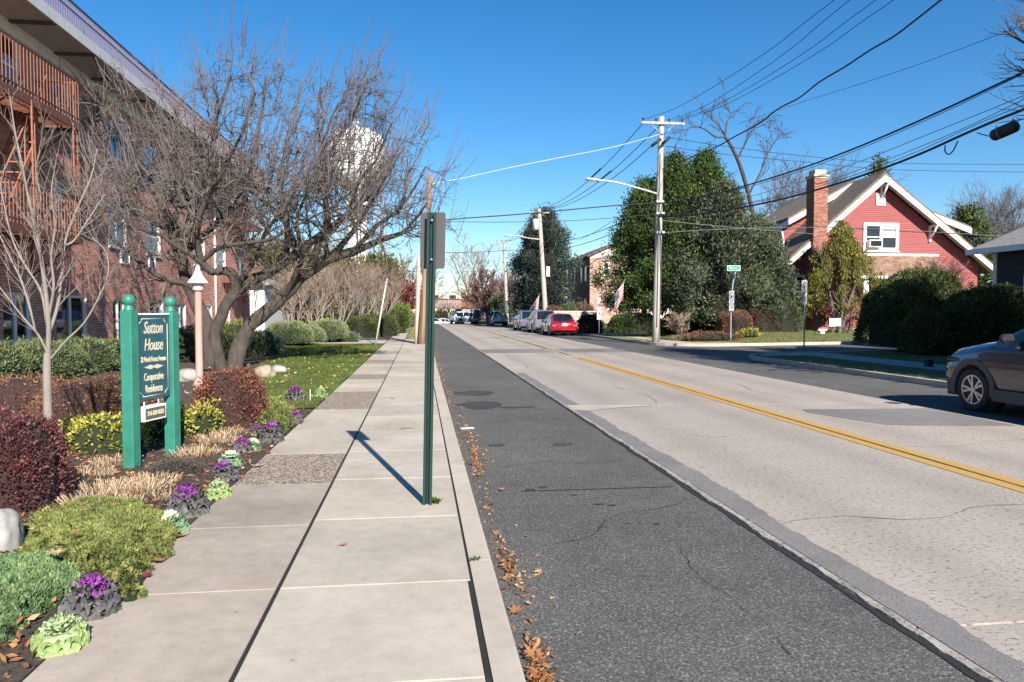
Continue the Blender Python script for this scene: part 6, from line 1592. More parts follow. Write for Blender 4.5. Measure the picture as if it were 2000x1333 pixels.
# pale block retaining wall and its bushes
rw = thing('retaining_wall', 'pale block retaining wall behind the parked cars', 'wall', (Dp(1115, 620, 62).x, 62, .1))
x0, x1 = Dp(1062, 620, 62).x, Dp(1166, 620, 62).x; zt_ = Dp(1100, 610, 62).z
PBLK = mat('pale block', (.46, .42, .36), .9, .2, 3, .3)
nb = 9; bw = (x1 - x0) / nb; zz = .1
for r_ in range(4):
    hgt = (zt_ - .1) / 4
    for k in range(nb):
        mb = MB(); o_ = (bw / 2 if r_ % 2 else 0); a_ = x0 + k * bw + o_; b_ = min(a_ + bw - .02, x1); mb.bbox(((a_ + b_) / 2, 62.2, zz + hgt / 2), (b_ - a_, .4, hgt - .015), .01); mb.build('block', PBLK, rw)
    zz += hgt
mb = MB(); mb.span((x0 - .05, 61.95, zt_), (x1 + .05, 62.5, zt_ + .09)); mb.build('coping', M['white'], rw)
for px_, w_, yt, m_, lb, k in ((1082, .9, 596, 'barberry_brown', 'brown clipped bush on the pale wall, left one', 0), (1112, .7, 590, 'juniper', 'square olive clipped bush on the pale wall, in the middle', 1), (1142, 1.1, 594, 'barberry_brown', 'wide reddish brown clipped bush on the pale wall, right one', 2)):
    p = Dp(px_, 609, 63.6); shrub(lb, p.x, 63.6, .1, w_, .7, Dp(px_, yt, 63.6).z - .1, LF[m_], 310 + k, 5000, .13, .06, CORE, .5, .06, .15, .9, .3)
p = Dp(1144, 640, 50); shrub('dark red leafless barberry by the kerb right of the red car', p.x + .3, 50, .1, .95, .8, Dp(1144, 612, 50).z, LF['barberry_plum'], 315, 5000, .09, .05, CORE_R, .6, .15, .25, .9, .3)

# ------------------------------------------------------------------ yard plants of the corner house
def shrub_px(lb, px_, py_, Y, wpx, tpy, m_, sd_, n_, ll, lw, core=CORE, flat=.6, ragged=.1, name='shrub', **kw):
    a = Dp(px_ - wpx / 2, py_, Y); b = Dp(px_ + wpx / 2, py_, Y); c = (a + b) / 2; zt_ = Dp(px_, tpy, Y).z; z0 = max(.1, min(.46, c.z))
    return shrub(lb, c.x, Y, z0 - .05, (b - a).length / 2, (b - a).length * .42, zt_ - z0 + .05, LF[m_], sd_, n_, ll, lw, core, flat, ragged, name=name, **kw)
shrub_px('brownish clipped round bush behind the street name sign pole', 1434, 650, 38.5, 66, 607, 'barberry_brown', 320, 8000, .08, .035)
shrub_px('olive green round bush left of the weeping cypress', 1522, 645, 40.0, 78, 578, 'juniper', 321, 10000, .09, .04)
shrub_px('dark leafless bush between the brown round bush and the olive one', 1482, 650, 39.8, 60, 606, 'barberry_plum', 322, 6000, .08, .035, CORE, .6, .2)
shrub_px('low shaded yew under the evergreens left of the utility pole', 1240, 650, 43.5, 100, 612, 'cypress', 323, 9000, .12, .05)
shrub_px('low shaded yew under the evergreens right of the utility pole', 1345, 650, 43.5, 110, 612, 'cypress', 324, 9000, .12, .05)
shrub_px('dry brown ground plants along the walk by the utility pole', 1385, 660, 36.2, 110, 649, 'barberry_brown', 325, 3500, .09, .03, CORE, .7, .25, name='ground_cover_shrub')
shrub_px('yellowish low plant at the foot of the street name sign', 1462, 655, 36.8, 40, 643, 'euonymus', 326, 900, .09, .04, CORE_G, .7, .25)
p = Dp(1330, 655, 37.0); bare_tree('small leafless pale bush right of the main utility pole', p.x, 37.0, .2, 1.5, .7, 327, 'pale', 'twig_tan', .05, .2, .08, 1.0, 5, name='bare_shrub', cat='shrub', twig_r=.01)
# weeping yellow green cypress in front of the red house
WX = Dp(1640, 640, 39.5); rs = np.random.RandomState(330)
wc = thing('weeping_cypress', 'weeping yellow green cypress with bare lower stems in front of the red house', 'tree', (WX.x, 39.5, .46))
st_ = [grow((WX.x + rs.uniform(-.5, .5), 39.5 + rs.uniform(-.3, .3), .3), (rs.uniform(-.18, .18), rs.uniform(-.1, .1), 1), rs.uniform(3.6, 5.6), .10, .03, 8, .06, .03, rs) for _ in range(7)]
lowb = spawn(st_, 2.2, .6, 1.6, .8, .12, .05, 5, .02, rs, t0=.12, rscale=.5)
ztw = Dp(1640, 428, 39.5).z
ends = []
prof = [(0.0, 2.2), (.2, 2.5), (.45, 2.05), (.65, 1.25), (.85, .6), (1.0, .15)]
for k in range(150):
    t = rs.random() ** .8; r = np.interp(t, [a for a, _ in prof], [b for _, b in prof]) * (.55 + .5 * rs.random()); a = rs.uniform(0, 6.28)
    ends.append((WX.x + r * math.cos(a), 39.5 + r * .85 * math.sin(a), 2.0 + (ztw - 2.0) * t))
sets = []
for e in ends:
    n = 130; L = rs.uniform(.5, 1.25); u = rs.random(n)
    c = np.array(e) + np.stack([rs.normal(size=n) * .12, rs.normal(size=n) * .12, -L * u], 1); sets.append(leaves(c, np.tile([0, 0, -1.0], (n, 1)), .16, .05, rs, .55))
leaf_obj('crown', sets, LF['weeper'], wc); tube_obj('trunk', st_ + lowb, BARK['grey'], wc, 6)
shrub_px('tangle of red twigged bush under the weeping cypress', 1660, 648, 40.2, 90, 612, 'maple_red', 331, 2200, .09, .04, None, .7, .25)
p = Dp(1822, 620, 40.0); bare_tree('reddish bare japanese maple in front of the porch roof', p.x, 39.2, .4, Dp(1822, 492, 39.2).z - .4, .9, 332, 'grey', 'twig_red', .10, .2, .03, 2.0, 2, wide=.9, twig_r=.010)
# hedges on the corner block
def hedge(lb, px0, px1, pyb, pyt, Y, ry, sd_, n_, m_='yew'):
    a, b = Dp(px0, pyb, Y), Dp(px1, pyb, Y); c = (a + b) / 2; h = (Dp((px0 + px1) / 2, pyt, Y).z - .1) * .95
    return shrub(lb, c.x, Y + ry * .4, .1, (b - a).length / 2 * .90, ry, h, LF[m_], sd_, n_, .10, .042, CORE_G, .72, .07, .22, .8, .3, kcore=.80, name='hedge', cat='hedge', group='tall rounded hedges on the corner', zlow=.06)
hedge('tall rounded dark hedge on the corner with a sunlit top', 1715, 1925, 690, 521, 25.4, 2.2, 340, 34000)
hedge('dark hedge behind the parked dark car at the right edge', 1850, 2085, 690, 556, 22.6, 1.9, 341, 32000)
hedge('lower dark hedge bulging between the two tall ones', 1782, 1862, 688, 598, 23.2, .9, 342, 9000)
# trees just outside the frame on the right: their branches and shade reach into it
evergreen('dense dark evergreen standing outside the right edge', 20.0, 12.8, .1, 10.2, lambda t: 3.5 * max(.05, (1 - t ** 2.5) ** .8), LF['yew'], CORE, 350, 260, 70, .34, .12, .4, .25, .2, kcore=.85, name='evergreen_tree')
evergreen('second dense evergreen standing outside the right edge', 15.9, 11.2, .1, 11.6, lambda t: 2.9 * max(.05, (1 - t ** 2.5) ** .8), LF['yew'], CORE, 351, 260, 70, .34, .12, .4, .25, .2, kcore=.85, name='evergreen_tree')
rs = np.random.RandomState(352); ot = thing('bare_tree', 'bare street tree outside the right edge whose branch tips enter the top right corner', 'tree', (14.2, 13.4, .1))
tk = [grow((14.2, 13.4, 0), (-.02, 0, 1), 7.0, .26, .14, 8, .04, 0, rs)]; lm = []
for tgt in ((1985, -40, 14.5), (1960, 60, 14.8), (1990, 130, 15.5), (1995, 215, 14.6), (2010, 10, 13.6)):
    e = Dp(tgt[0], tgt[1], tgt[2]); s = tk[0][0][rs.randint(4, 8)]; mid = (s + np.array(e)) / 2 + np.array([.2, 0, .5])
    c = catmull([Vector(s), Vector(mid), e], 6); lm.append((np.array([tuple(q) for q in c]), np.linspace(.09, .015, len(c))))
s2 = spawn(lm, 2.2, .7, 1.5, .6, .1, .02, 6, .008, rs, t0=.55, rscale=.7); s3 = spawn(s2, 3.2, .25, .6, .6, .08, .03, 4, .005, rs, t0=.15)
tube_obj('trunk', tk + lm, BARK['dark'], ot, 7); tube_obj('crown', s2 + s3, BARK['twig_purple'], ot, 4)
# grass on the right hand lawns
grass_stuff('grass', 60000, (13.4, 40), (33.2, 44), lambda x, y: y > 33.75 + .2 * (x - 14), yard_z, .09, .007, LF['grass_dry'], 360)
grass_stuff('grass', 26000, (11.15, 20), (9, 24.6), lambda x, y: not (12.9 < x < 14.6) and not (x > 10.9 and y > 23.2 and x < 14.6), lambda x, y: .105, .06, .005, LF['grass'], 361)
grass_stuff('grass', 9000, (11.15, 13.2), (36.6, 60), lambda x, y: x < 11.85, lambda x, y: .105, .07, .007, LF['grass_dry'], 362)
# ------------------------------------------------------------------ near sign post seen from behind
sp = G(836, 985, .12); SPX, SPY = sp.x, sp.y
sign_post = thing('parking_sign', 'grey back of a street sign on a dark green steel post in the sidewalk', 'street sign', (SPX, SPY, .12))
tp = Dp(845, 416, SPY); lean = (tp - Vector((SPX, SPY, .12)))
fa = Vector((math.cos(R(-14)), math.sin(R(-14)), 0)); fb = Vector((-fa.y, fa.x, 0))     # across, and away
def pp(t, u, v): return Vector((SPX, SPY, .0)) + Vector((lean.x, lean.y, 0)) * t + Vector((0, 0, .12 + lean.z * t)) + fa * u + fb * v
mb = MB()      # U channel: web, two sides, two flanges
prof = [(-.036, .030), (-.036, .026), (-.020, .026), (-.016, -.010), (.016, -.010), (.020, .026), (.036, .026), (.036, .030), (.016, .030), (.012, -.006), (-.012, -.006), (-.016, .030)]
prof = [(u, -v) for u, v in prof]
n = len(prof); a = [pp(-.03, u, v) for u, v in prof]; b = [pp(1, u, v) for u, v in prof]
mb.add(a + b, [(i, (i + 1) % n, (i + 1) % n + n, i + n) for i in range(n)] + [tuple(range(n, 2 * n))], False)
post = mb.build('post', M['green_post'], sign_post)
hl = MB()
for i in range(62):
    t = .03 + i * .0155; c = pp(t, 0, -.0105) ; hl.lathe(pp(t, 0, .0101), [(.0048, 0), (.0048, .0008)], 8, False, Matrix((fa, (0, 0, 1), fb)).transposed())
o = hl.build('punched_holes', M['dark'], post); o['kind'] = 'stuff'
wl_, wr_2 = .088, .088; zb_ = (Dp(842, 525, SPY).z - .12) / lean.z; zt_ = (Dp(842, 414, SPY).z - .12) / lean.z
def round_rect(w, h, r, n=5):
    o = []
    for cx, cy, a0 in ((w - r, h - r, 0), (-w + r, h - r, 90), (-w + r, -h + r, 180), (w - r, -h + r, 270)):
        for k in range(n + 1): a_ = R(a0 + 90 * k / n); o.append((cx + r * math.cos(a_), cy + r * math.sin(a_)))
    return o
hm = (zb_ + zt_) / 2; hh = (zt_ - zb_) / 2 * lean.z
mb = MB(); mb.prism([pp(hm + v / lean.z, u - .004, .034) for u, v in round_rect(.097, hh, .02)], fb * .003); mb.build('sign_plate', M['alu'], sign_post)
mb = MB()
for t in (zb_ + .03, zt_ - .03): mb.lathe(pp(t, 0, -.016), [(.010, 0), (.010, .006), (.006, .009)], 8, False, Matrix((fa, (0, 0, 1), -fb)).transposed())
mb.build('bolt', M['steel'], sign_post)
# clump of weed at the post's foot
rs = np.random.RandomState(400); n = 40; wd = thing('weed', 'tiny green weed growing at the foot of the dark green post', 'weed', (SPX + .06, SPY + .02, .12))
leaf_obj('leaves', [leaves(np.array([SPX + .055, SPY + .02, .12]) + rs.normal(size=(n, 3)) * [.012, .012, .005], np.tile([0, 0, 1.], (n, 1)), .05, .022, rs, .9)], island('weed leaf', [(0, (.03, .06, .012)), (1, (.10, .15, .03))], .6, .2), wd)
g = G(930, 1094, .122); wd = thing('weed', 'tiny green weed in the kerb joint', 'weed', (g.x, g.y, .12)); leaf_obj('leaves', [leaves(np.array([g.x, g.y, .12]) + rs.normal(size=(24, 3)) * [.018, .01, .002], np.tile([0, 0, .6], (24, 1)), .035, .014, rs, 1.1)], bpy.data.materials['weed leaf'], wd)

# ------------------------------------------------------------------ utility poles
WOOD = mat('weathered pole wood', (.50, .45, .40), .95, .22, 5, .5, stretch=(3, 3, .25), c2=(.32, .28, .24)); WOODB = mat('brown pole wood', (.32, .19, .12), .95, .3, 5, .5, stretch=(3, 3, .25)); WOODD = mat('dark stub wood', (.12, .075, .05), .95, .3, 5, .5, stretch=(3, 3, .25))
INS = mat('insulator', (.05, .05, .055), .4, .2, 9); CABLE = mat('cable sheath', (.016, .016, .018), .6, .2, 9); CABLE_G = mat('grey cable', (.20, .20, .21), .6, .2, 9); CABLE_W = mat('pale insulated wire', (.62, .63, .64), .6, .1, 9)
LAMPM = mat('streetlight grey', (.58, .58, .57), .5, .1, 8)
def pole(label, base, top, r0, r1, m, group=None):
    t = thing('utility_pole', label, 'utility pole', (base.x, base.y, base.z - .02), 0, group)
    n = 8; pts = [base.lerp(top, i / n) - (Vector((0, 0, .2)) if i == 0 else Vector()) for i in range(n + 1)]
    mb = MB(); mb.tube(pts, [r0 + (r1 - r0) * i / n for i in range(n + 1)], 14); mb.build('pole', m, t); return t
def crossarm(t, c, half, dirx=Vector((1, 0, 0)), n=4, m=None):
    s = Vector((-dirx.y, dirx.x, 0)); rot = Matrix((dirx, s, (0, 0, 1))).transposed()
    mb = MB(); mb.bbox(c - s * .18, (half * 2, .1, .12), .01, rot); a = mb.build('crossarm', m or WOOD, t)
    for k in range(n):
        u = -half + .12 + k * (2 * half - .24) / (n - 1)
        i_ = MB(); i_.lathe(c - s * .18 + dirx * u + Vector((0, 0, .06)), [(.02, 0), (.02, .06), (.055, .07), (.05, .12), (.06, .13), (.035, .19), (.02, .2)], 10); i_.build('insulator', INS, a)
    for sg in (-1, 1):
        b = MB(); b.tube([c - s * .2 + dirx * (sg * half * .55) - Vector((0, 0, .06)), c - s * .16 - Vector((0, 0, .55))], .018, 5); b.build('brace', M['steel'], t)
    return a
def street_lamp(t, pts, r=.045):
    c = catmull(pts, 6); mb = MB(); mb.tube(c, [r] * len(c), 8); a = mb.build('lamp_arm', LAMPM, t)
    e = c[-1]; d = (c[-1] - c[-3]).normalized(); d.z = 0; d.normalize(); s = Vector((-d.y, d.x, 0)); rot = Matrix((d, s, (0, 0, 1))).transposed()
    h = MB(); h.bbox(e + d * .28, (.62, .26, .10), .035, rot); h.bbox(e + d * .02, (.2, .12, .09), .02, rot); h.build('lamp_head', LAMPM, a)
    l = MB(); l.bbox(e + d * .32 - Vector((0, 0, .055)), (.36, .18, .02), .005, rot); l.build('lens', M['kerb'], a)
b1 = Dp(1281, 668, 35.0); b1.z = .11; t1 = Dp(1292, 229, 35.0)
P1 = pole('tall weathered utility pole with crossarm and streetlight arm at the street corner', b1, t1, .19, .135, WOOD)
ca = Dp(1292, 243, 35.0); crossarm(P1, ca, (Dp(1335, 242, 35).x - Dp(1250, 242, 35).x) / 2)
street_lamp(P1, [Dp(1284, 379, 35), Dp(1250, 369, 34.6), Dp(1200, 356, 34.0), Dp(1165, 352, 33.6)])
mb = MB()
for a_, b_ in (((1272, 286), (1291, 272)), ((1293, 282), (1309, 268))): mb.tube([Dp(*a_, 34.7), Dp(*b_, 34.6)], .07, 8)
mb.build('cable_guard', M['black'], P1)
mb = MB(); mb.tube([Dp(1290, 300, 34.85), Dp(1287, 420, 34.83), Dp(1283, 640, 34.8)], .022, 5); mb.build('ground_wire', CABLE_G, P1)
for y_ in (418, 455, 395):
    k = Dp(1287, y_, 35); mb = MB(); mb.span((k.x - .2, 34.74, k.z - .05), (k.x + .2, 34.84, k.z + .05)); mb.build('bracket', M['steel'], P1)
Y2 = 66.0; b2 = Dp(1065, 612, Y2); b2 = Vector((Dp(1067, 640, Y2).x, Y2, .1)); t2 = Dp(1053, 408, Y2)
P2 = pole('second utility pole with a transformer, leaning slightly left behind the parked cars', b2, t2, .24, .17, WOOD)
crossarm(P2, Dp(1053, 416, Y2), .9)
mb = MB(); k = Dp(1046, 438, Y2); mb.tube([k - Vector((0, .3, .55)), k - Vector((0, .3, -.4))], .27, 12); mb.build('transformer', M['vinyl'], P2)
street_lamp(P2, [Dp(1056, 468, Y2), Dp(1035, 466, Y2 - .5), Dp(1010, 461, Y2 - 1.5), Dp(995, 461, Y2 - 2)], .05)
mb = MB(); k = Dp(1067, 530, Y2); mb.span((k.x - .05, Y2 - .4, k.z - .5), (k.x + .25, Y2 - .15, k.z + .4)); mb.build('meter_box', LAMPM, P2)
Y3 = 95.0; b3 = Vector((Dp(991, 628, Y3).x, Y3, .05)); t3 = Dp(984, 470, Y3)
P3 = pole('third utility pole farther along with double crossarms and a long lamp arm', b3, t3, .24, .16, WOOD)
crossarm(P3, Dp(984, 474, Y3), 1.0); crossarm(P3, Dp(985, 488, Y3), .8)
street_lamp(P3, [Dp(986, 533, Y3), Dp(972, 530, Y3 - 1), Dp(962, 529, Y3 - 2)], .06)
# the pair of poles on the left sidewalk
YL = 34.2; bl = Vector((Dp(823, 672, YL).x, YL, .12)); tl = Dp(841, 340, YL)
PLb = pole('tall brown utility pole leaning right beside the sidewalk, mostly hidden by the near sign', bl, tl, .15, .10, WOODB)
mb = MB()
for k in range(3):
    z_ = Dp(842, 432 + 26 * k, YL); mb.span((z_.x - .12, YL - .2, z_.z - .05), (z_.x + .12, YL - .1, z_.z + .05))
mb.build('bracket', M['steel'], PLb)
pole('pale weathered utility pole stub beside the leaning brown pole', Vector((Dp(814, 672, YL).x, YL + .1, .12)), Dp(818, 500, YL), .11, .10, WOOD)
pole('dark wooden stub lashed between the pale and the brown pole', Vector((Dp(819, 672, YL).x, YL - .25, .12)), Dp(827, 540, YL), .07, .06, WOODD)
lp0 = G(733, 672, .14); mb = MB(); top = Dp(756, 545, lp0.y); mb.tube([lp0 - Vector((0, 0, .1)), lp0.lerp(top, .55), top], [.045, .04, .03], 8)
tag(mb.build('leaning_post', mat('dirty white plastic', (.56, .55, .51), .6, .15, 8)), 'thin white guard post leaning right at the lawn end by the driveway', 'guy guard')

# ------------------------------------------------------------------ overhead wires
def cable(name, label, pts, r, m, sag=None, group='overhead wires'):
    P_ = [Dp(*p) if len(p) == 3 and p[0] > 60 else Vector(p) for p in pts] if not isinstance(pts[0], Vector) else list(pts)
    if sag is not None and len(P_) == 2:
        a, b = P_; P_ = [a.lerp(b, t) - Vector((0, 0, sag * 4 * t * (1 - t))) for t in [i / 20 for i in range(21)]]
    else: P_ = catmull(P_, 10)
    mb = MB(); mb.tube(P_, r, 5, False); o = mb.build(name, m); return tag(o, label, 'cable', group)
dx = (Dp(1335, 242, 35).x - Dp(1250, 242, 35).x) / 2 - .12
for k, (x0, x1_, lb) in enumerate(((1256, 1630, 'uppermost thin power wire running from the crossarm to the top edge'), (1310, 1660, 'second thin power wire from the crossarm to the top edge'), (1322, 1711, 'third thin power wire from the crossarm to the top edge'), (1332, 1746, 'lowest of the four thin power wires from the crossarm to the top edge'))):
    a = Dp(x0, 234, 34.8); e = Dp(x1_, 0, 19.2); d = e - a; far = e + (e - a) * .9; far.z = e.z + .35
    mid = a.lerp(e, .5) - Vector((0, 0, .42)); cable('power_wire', lb, [a, a.lerp(e, .25) - Vector((0, 0, .36)), mid, a.lerp(e, .78) - Vector((0, 0, .30)), e, far], .011, CABLE)
cable('service_cable', 'thick wavy cable climbing from the main pole to the top edge', [(1294, 330, 34.9), (1345, 310, 33), (1400, 287, 30.5), (1430, 270, 29.3), (1480, 243, 27.5), (1520, 213, 26), (1560, 192, 24.8), (1600, 161, 23.4), (1650, 131, 22), (1700, 98, 20.8), (1745, 72, 19.8), (1790, 38, 18.8), (1838, 0, 17.8), (1900, -50, 16.8)], .028, CABLE)
cable('service_wire', 'thin wire crossing behind the wavy cable towards the upper right corner', [(1440, 243, 40), (1560, 202, 34), (1700, 158, 28), (1800, 124, 25), (1935, 74, 22), (2080, 20, 20)], .010, CABLE)
cable('trunk_cable', 'upper thick black trunk cable sweeping to the right edge', [(1288, 399, 34.85), (1380, 383, 31), (1460, 362, 28), (1560, 331, 25), (1660, 294, 22.5), (1760, 252, 20.5), (1860, 207, 18.8), (1930, 174, 17.6), (2010, 136, 16.6), (2100, 90, 15.6)], .030, CABLE)
cable('trunk_cable', 'thinner cable lashed just below the upper thick trunk cable', [(1288, 404, 34.8), (1380, 387, 30.9), (1460, 366, 27.9), (1560, 336, 24.9), (1660, 299, 22.4), (1760, 257, 20.4), (1860, 212, 18.7), (1930, 178, 17.5), (2010, 139, 16.5), (2100, 93, 15.5)], .011, CABLE)
LOW = [(1286, 424, 34.85), (1350, 420, 32.5), (1420, 411, 30), (1520, 391, 27), (1620, 364, 24.3), (1720, 331, 22), (1800, 300, 20.3), (1880, 264, 18.8), (1945, 236, 17.7), (2010, 210, 16.8), (2100, 170, 15.8)]
cable('trunk_cable', 'lower thick black trunk cable carrying the black splice case', LOW, .038, CABLE)
cable('trunk_cable', 'support strand just above the lower thick trunk cable', [(x, y - 5 - max(0, (x - 1500) * .008), Y + .05) for x, y, Y in LOW], .010, CABLE)
cable('communication_wire', 'upper of two thin wires between the thick trunk cables', [(1288, 420, 34.8), (1420, 395, 30), (1560, 357, 26), (1700, 308, 22.5), (1800, 268, 20.5), (1900, 228, 18.8), (2010, 183, 17.2), (2080, 155, 16.4)], .010, CABLE)
cable('communication_wire', 'lower of two thin wires between the thick trunk cables', [(1287, 424, 34.75), (1420, 405, 30), (1560, 372, 26), (1700, 324, 22.5), (1800, 286, 20.5), (1900, 243, 18.8), (2010, 190, 17.2), (2080, 160, 16.4)], .010, CABLE)
k = Dp(1962, 256, 17.35); ax = (Dp(1990, 244, 17.0) - Dp(1934, 268, 17.7)).normalized()
sc_ = thing('splice_case', 'black cable splice case hanging below the lower thick trunk cable', 'splice case', tuple(k))
mb = MB(); h_ = .34; q = [k + ax * (h_ * t) for t in (-1, -.94, -.8, -.3, .3, .8, .94, 1)]; mb.tube(q, [.06, .12, .15, .155, .155, .15, .12, .06], 14); mb.build('case', M['black'], sc_)
mb = MB(); mb.tube([k - ax * .12, k - ax * .10], .158, 14); mb.build('band', CABLE_G, sc_)
mb = MB(); mb.tube(catmull([Dp(1934, 267, 17.7), Dp(1922, 264, 17.9), Dp(1908, 260, 18.15)], 5), .014, 5); mb.build('tail', CABLE, sc_)
for e in (-.22, .22): mb = MB(); mb.tube([k + ax * e, k + ax * e + Vector((0, 0, .22))], .012, 5); mb.build('hanger', CABLE, sc_)
mb = MB(); mb.tube(catmull([Dp(1846, 284, 19.3), Dp(1846, 296, 19.3), Dp(1853, 302, 19.2), Dp(1862, 294, 19.1), Dp(1871, 276, 19.0)], 6), .018, 6); tag(mb.build('cable_loop', CABLE), 'small drip loop hanging from the lower thick trunk cable', 'cable loop')
# to the left of the pole: towards the far poles and across the street
cable('trunk_cable', 'thick cable crossing the street from the main pole to the left pole', [(1288, 396, 34.9), (1200, 402, 34.7), (1100, 411, 34.5), (1000, 420, 34.4), (930, 425, 34.3), (842, 432, 34.2)], .028, CABLE)
cable('service_wire', 'thin wire crossing the street just below the thick cable', [(1286, 418, 34.9), (1200, 426, 34.7), (1100, 432, 34.5), (1000, 434, 34.4), (930, 434, 34.3), (842, 432, 34.15)], .014, CABLE)
cable('service_wire', 'pale insulated wire crossing the street high up', [(1292, 262, 34.9), (1200, 287, 34.7), (1090, 309, 34.5), (1000, 327, 34.4), (905, 348, 34.3), (842, 360, 34.2)], .014, CABLE_W)
for k, (x0, x1_, x2_, r, lb) in enumerate(((1254, 1046, 979, .014, 'left power wire running down the street from the crossarm to the farther poles'), (1282, 1053, 985, .014, 'middle power wire running down the street from the crossarm to the farther poles'), (1300, 1060, 991, .014, 'right power wire running down the street from the crossarm to the farther poles'))):
    a, b, c = Dp(x0, 244 + 8 * k, 35), Dp(x1_, 410, Y2), Dp(x2_, 472, Y3)
    pts = [a.lerp(b, t) - Vector((0, 0, .9 * 4 * t * (1 - t))) for t in (0, .2, .4, .6, .8)] + [b.lerp(c, t) - Vector((0, 0, .7 * 4 * t * (1 - t))) for t in (0, .25, .5, .75, 1)]
    cable('power_wire', lb, pts, r + .006, CABLE)
    mb = MB(); s0 = pts[1].lerp(pts[2], .25); s1 = pts[1].lerp(pts[2], .25 + .5); 
    if k != 2: mb.tube([s0, s1], .05, 6); tag(mb.build('wire_sleeve', CABLE), ('dark line sleeve on the left power wire beside the main pole', 'dark line sleeve on the middle power wire beside the main pole')[k], 'line sleeve', 'line sleeves')
for k, (z1_, z2_, z3_, lb) in enumerate(((440, 500, 540, 'upper communication cable running down the street past the second pole'), (452, 515, 548, 'lower communication cable running down the street past the second pole'))):
    a, b, c = Dp(1285, 400 + 14 * k, 35), Dp(1060, 475 + 14 * k, Y2), Dp(988, 520 + 8 * k, Y3)
    pts = [a.lerp(b, t) - Vector((0, 0, .5 * 4 * t * (1 - t))) for t in (0, .25, .5, .75)] + [b.lerp(c, t) - Vector((0, 0, .4 * 4 * t * (1 - t))) for t in (0, .3, .6, 1)]
    cable('communication_wire', lb, pts, .022, CABLE)
cable('service_wire', 'dark drop wire from the main pole to the brick house roof', [(1286, 400, 35), (1240, 412, 44), (1200, 430, 54), (1165, 452, 63), (1130, 470, 71)], .02, CABLE)
for k, (ys, lb) in enumerate((((262, 284, 310, 321, 322), 'upper long wire crossing behind the house roof to the right edge'), ((280, 300, 322, 334, 337), 'lower long wire crossing behind the house roof to the right edge'))):
    cable('service_wire', lb, [(1300, ys[0] + 6, 35), (1400, ys[1], 37), (1560, ys[2] - 6, 39.5), (1750, ys[3] - 2, 41.5), (2030, ys[4], 43)], .014, CABLE)
for k, (pts, m_, lb) in enumerate((([(1285, 430, 34.9), (1350, 437, 36), (1450, 446, 37.5), (1560, 455, 39), (1650, 462, 40.3), (1740, 462, 41.6)], CABLE_G, 'grey drop wire from the main pole to the red house gable'),
        ([(1285, 456, 34.9), (1370, 450, 34), (1480, 446, 33), (1600, 445, 31.5), (1760, 450, 29.5), (1960, 462, 27.4)], CABLE_G, 'pale drop wire running low across the house towards the dark house'), ([(1287, 426, 34.9), (1420, 432, 34), (1560, 440, 33), (1700, 449, 31.5), (1840, 456, 30), (2010, 463, 28)], CABLE, 'dark drop wire running low across the gable to the right edge'),
        ([(1040, 489, 66), (1000, 489, 66), (930, 493, 66), (850, 494, 66)], CABLE, 'low wire crossing the street at the second pole'), ([(1000, 524, 95), (940, 530, 95), (870, 532, 95), (790, 530, 95)], CABLE, 'far wire crossing the street at the third pole'))):
    cable('service_wire', lb, pts, .014 if k < 3 else .025, m_)

# ------------------------------------------------------------------ street signs on the right
def street_sign_pole(p, h, r, m): 
    mb = MB(); mb.tube([p - Vector((0, 0, .1)), p + Vector((0, 0, h))], r, 8); return mb
YS_ = Dp(1427, 667, 35.0).y; s0 = Dp(1427, 666, 34.6); s0.z = .11
ss = thing('street_name_sign', 'green street name sign reading Prescott on a bent grey pole at the corner', 'street sign', tuple(s0))
mb = MB(); mb.tube(catmull([s0 - Vector((0, 0, .1)), Dp(1428, 600, 34.6), Dp(1431, 558, 34.6), Dp(1434, 540, 34.6), Dp(1437, 530, 34.6)], 5), .038, 8); mb.build('pole', M['steel'], ss)
GREEN = mat('street sign green', (.02, .30, .20), .35, .08, 4); n0, n1 = Dp(1420, 519, 34.5), Dp(1446, 530, 34.5)
mb = MB(); mb.bbox(((n0.x + n1.x) / 2, 34.5, (n0.z + n1.z) / 2), (n1.x - n0.x, .03, n0.z - n1.z), .01); mb.build('name_plate_edge', M['white'], ss)
mb = MB(); mb.bbox(((n0.x + n1.x) / 2, 34.483, (n0.z + n1.z) / 2), (n1.x - n0.x - .05, .006, n0.z - n1.z - .05), .002); pl = mb.build('name_plate', GREEN, ss)
place_text('street', 'lettering', M['white'], Vector(((n0.x + n1.x) / 2 - .04, 34.478, (n0.z + n1.z) / 2)), (1, 0, 0), pl)
mb = MB(); c = Vector((n1.x - .09, 34.479, n1.z + .1)); mb.prism([c + Vector((-.05, 0, -.06)), c + Vector((.05, 0, -.06)), c + Vector((.05, 0, .03))], (0, -.002, 0)); mb.build('corner_emblem', mat('pale blue emblem', (.35, .6, .7), .4), pl)
mb = MB(); k0 = Dp(1431, 540, 34.62); mb.bbox(k0, (.09, .5, .22), .004); mb.build('cross_plate', mat('teal plate', (.02, .13, .12), .4), ss)
SIGNW = mat('grey white sign face', (.40, .40, .42), .5, .08, 6); SBLK = mat('sign black', (.02, .02, .025), .5); SBLUE = mat('sign blue grey', (.14, .18, .27), .5)
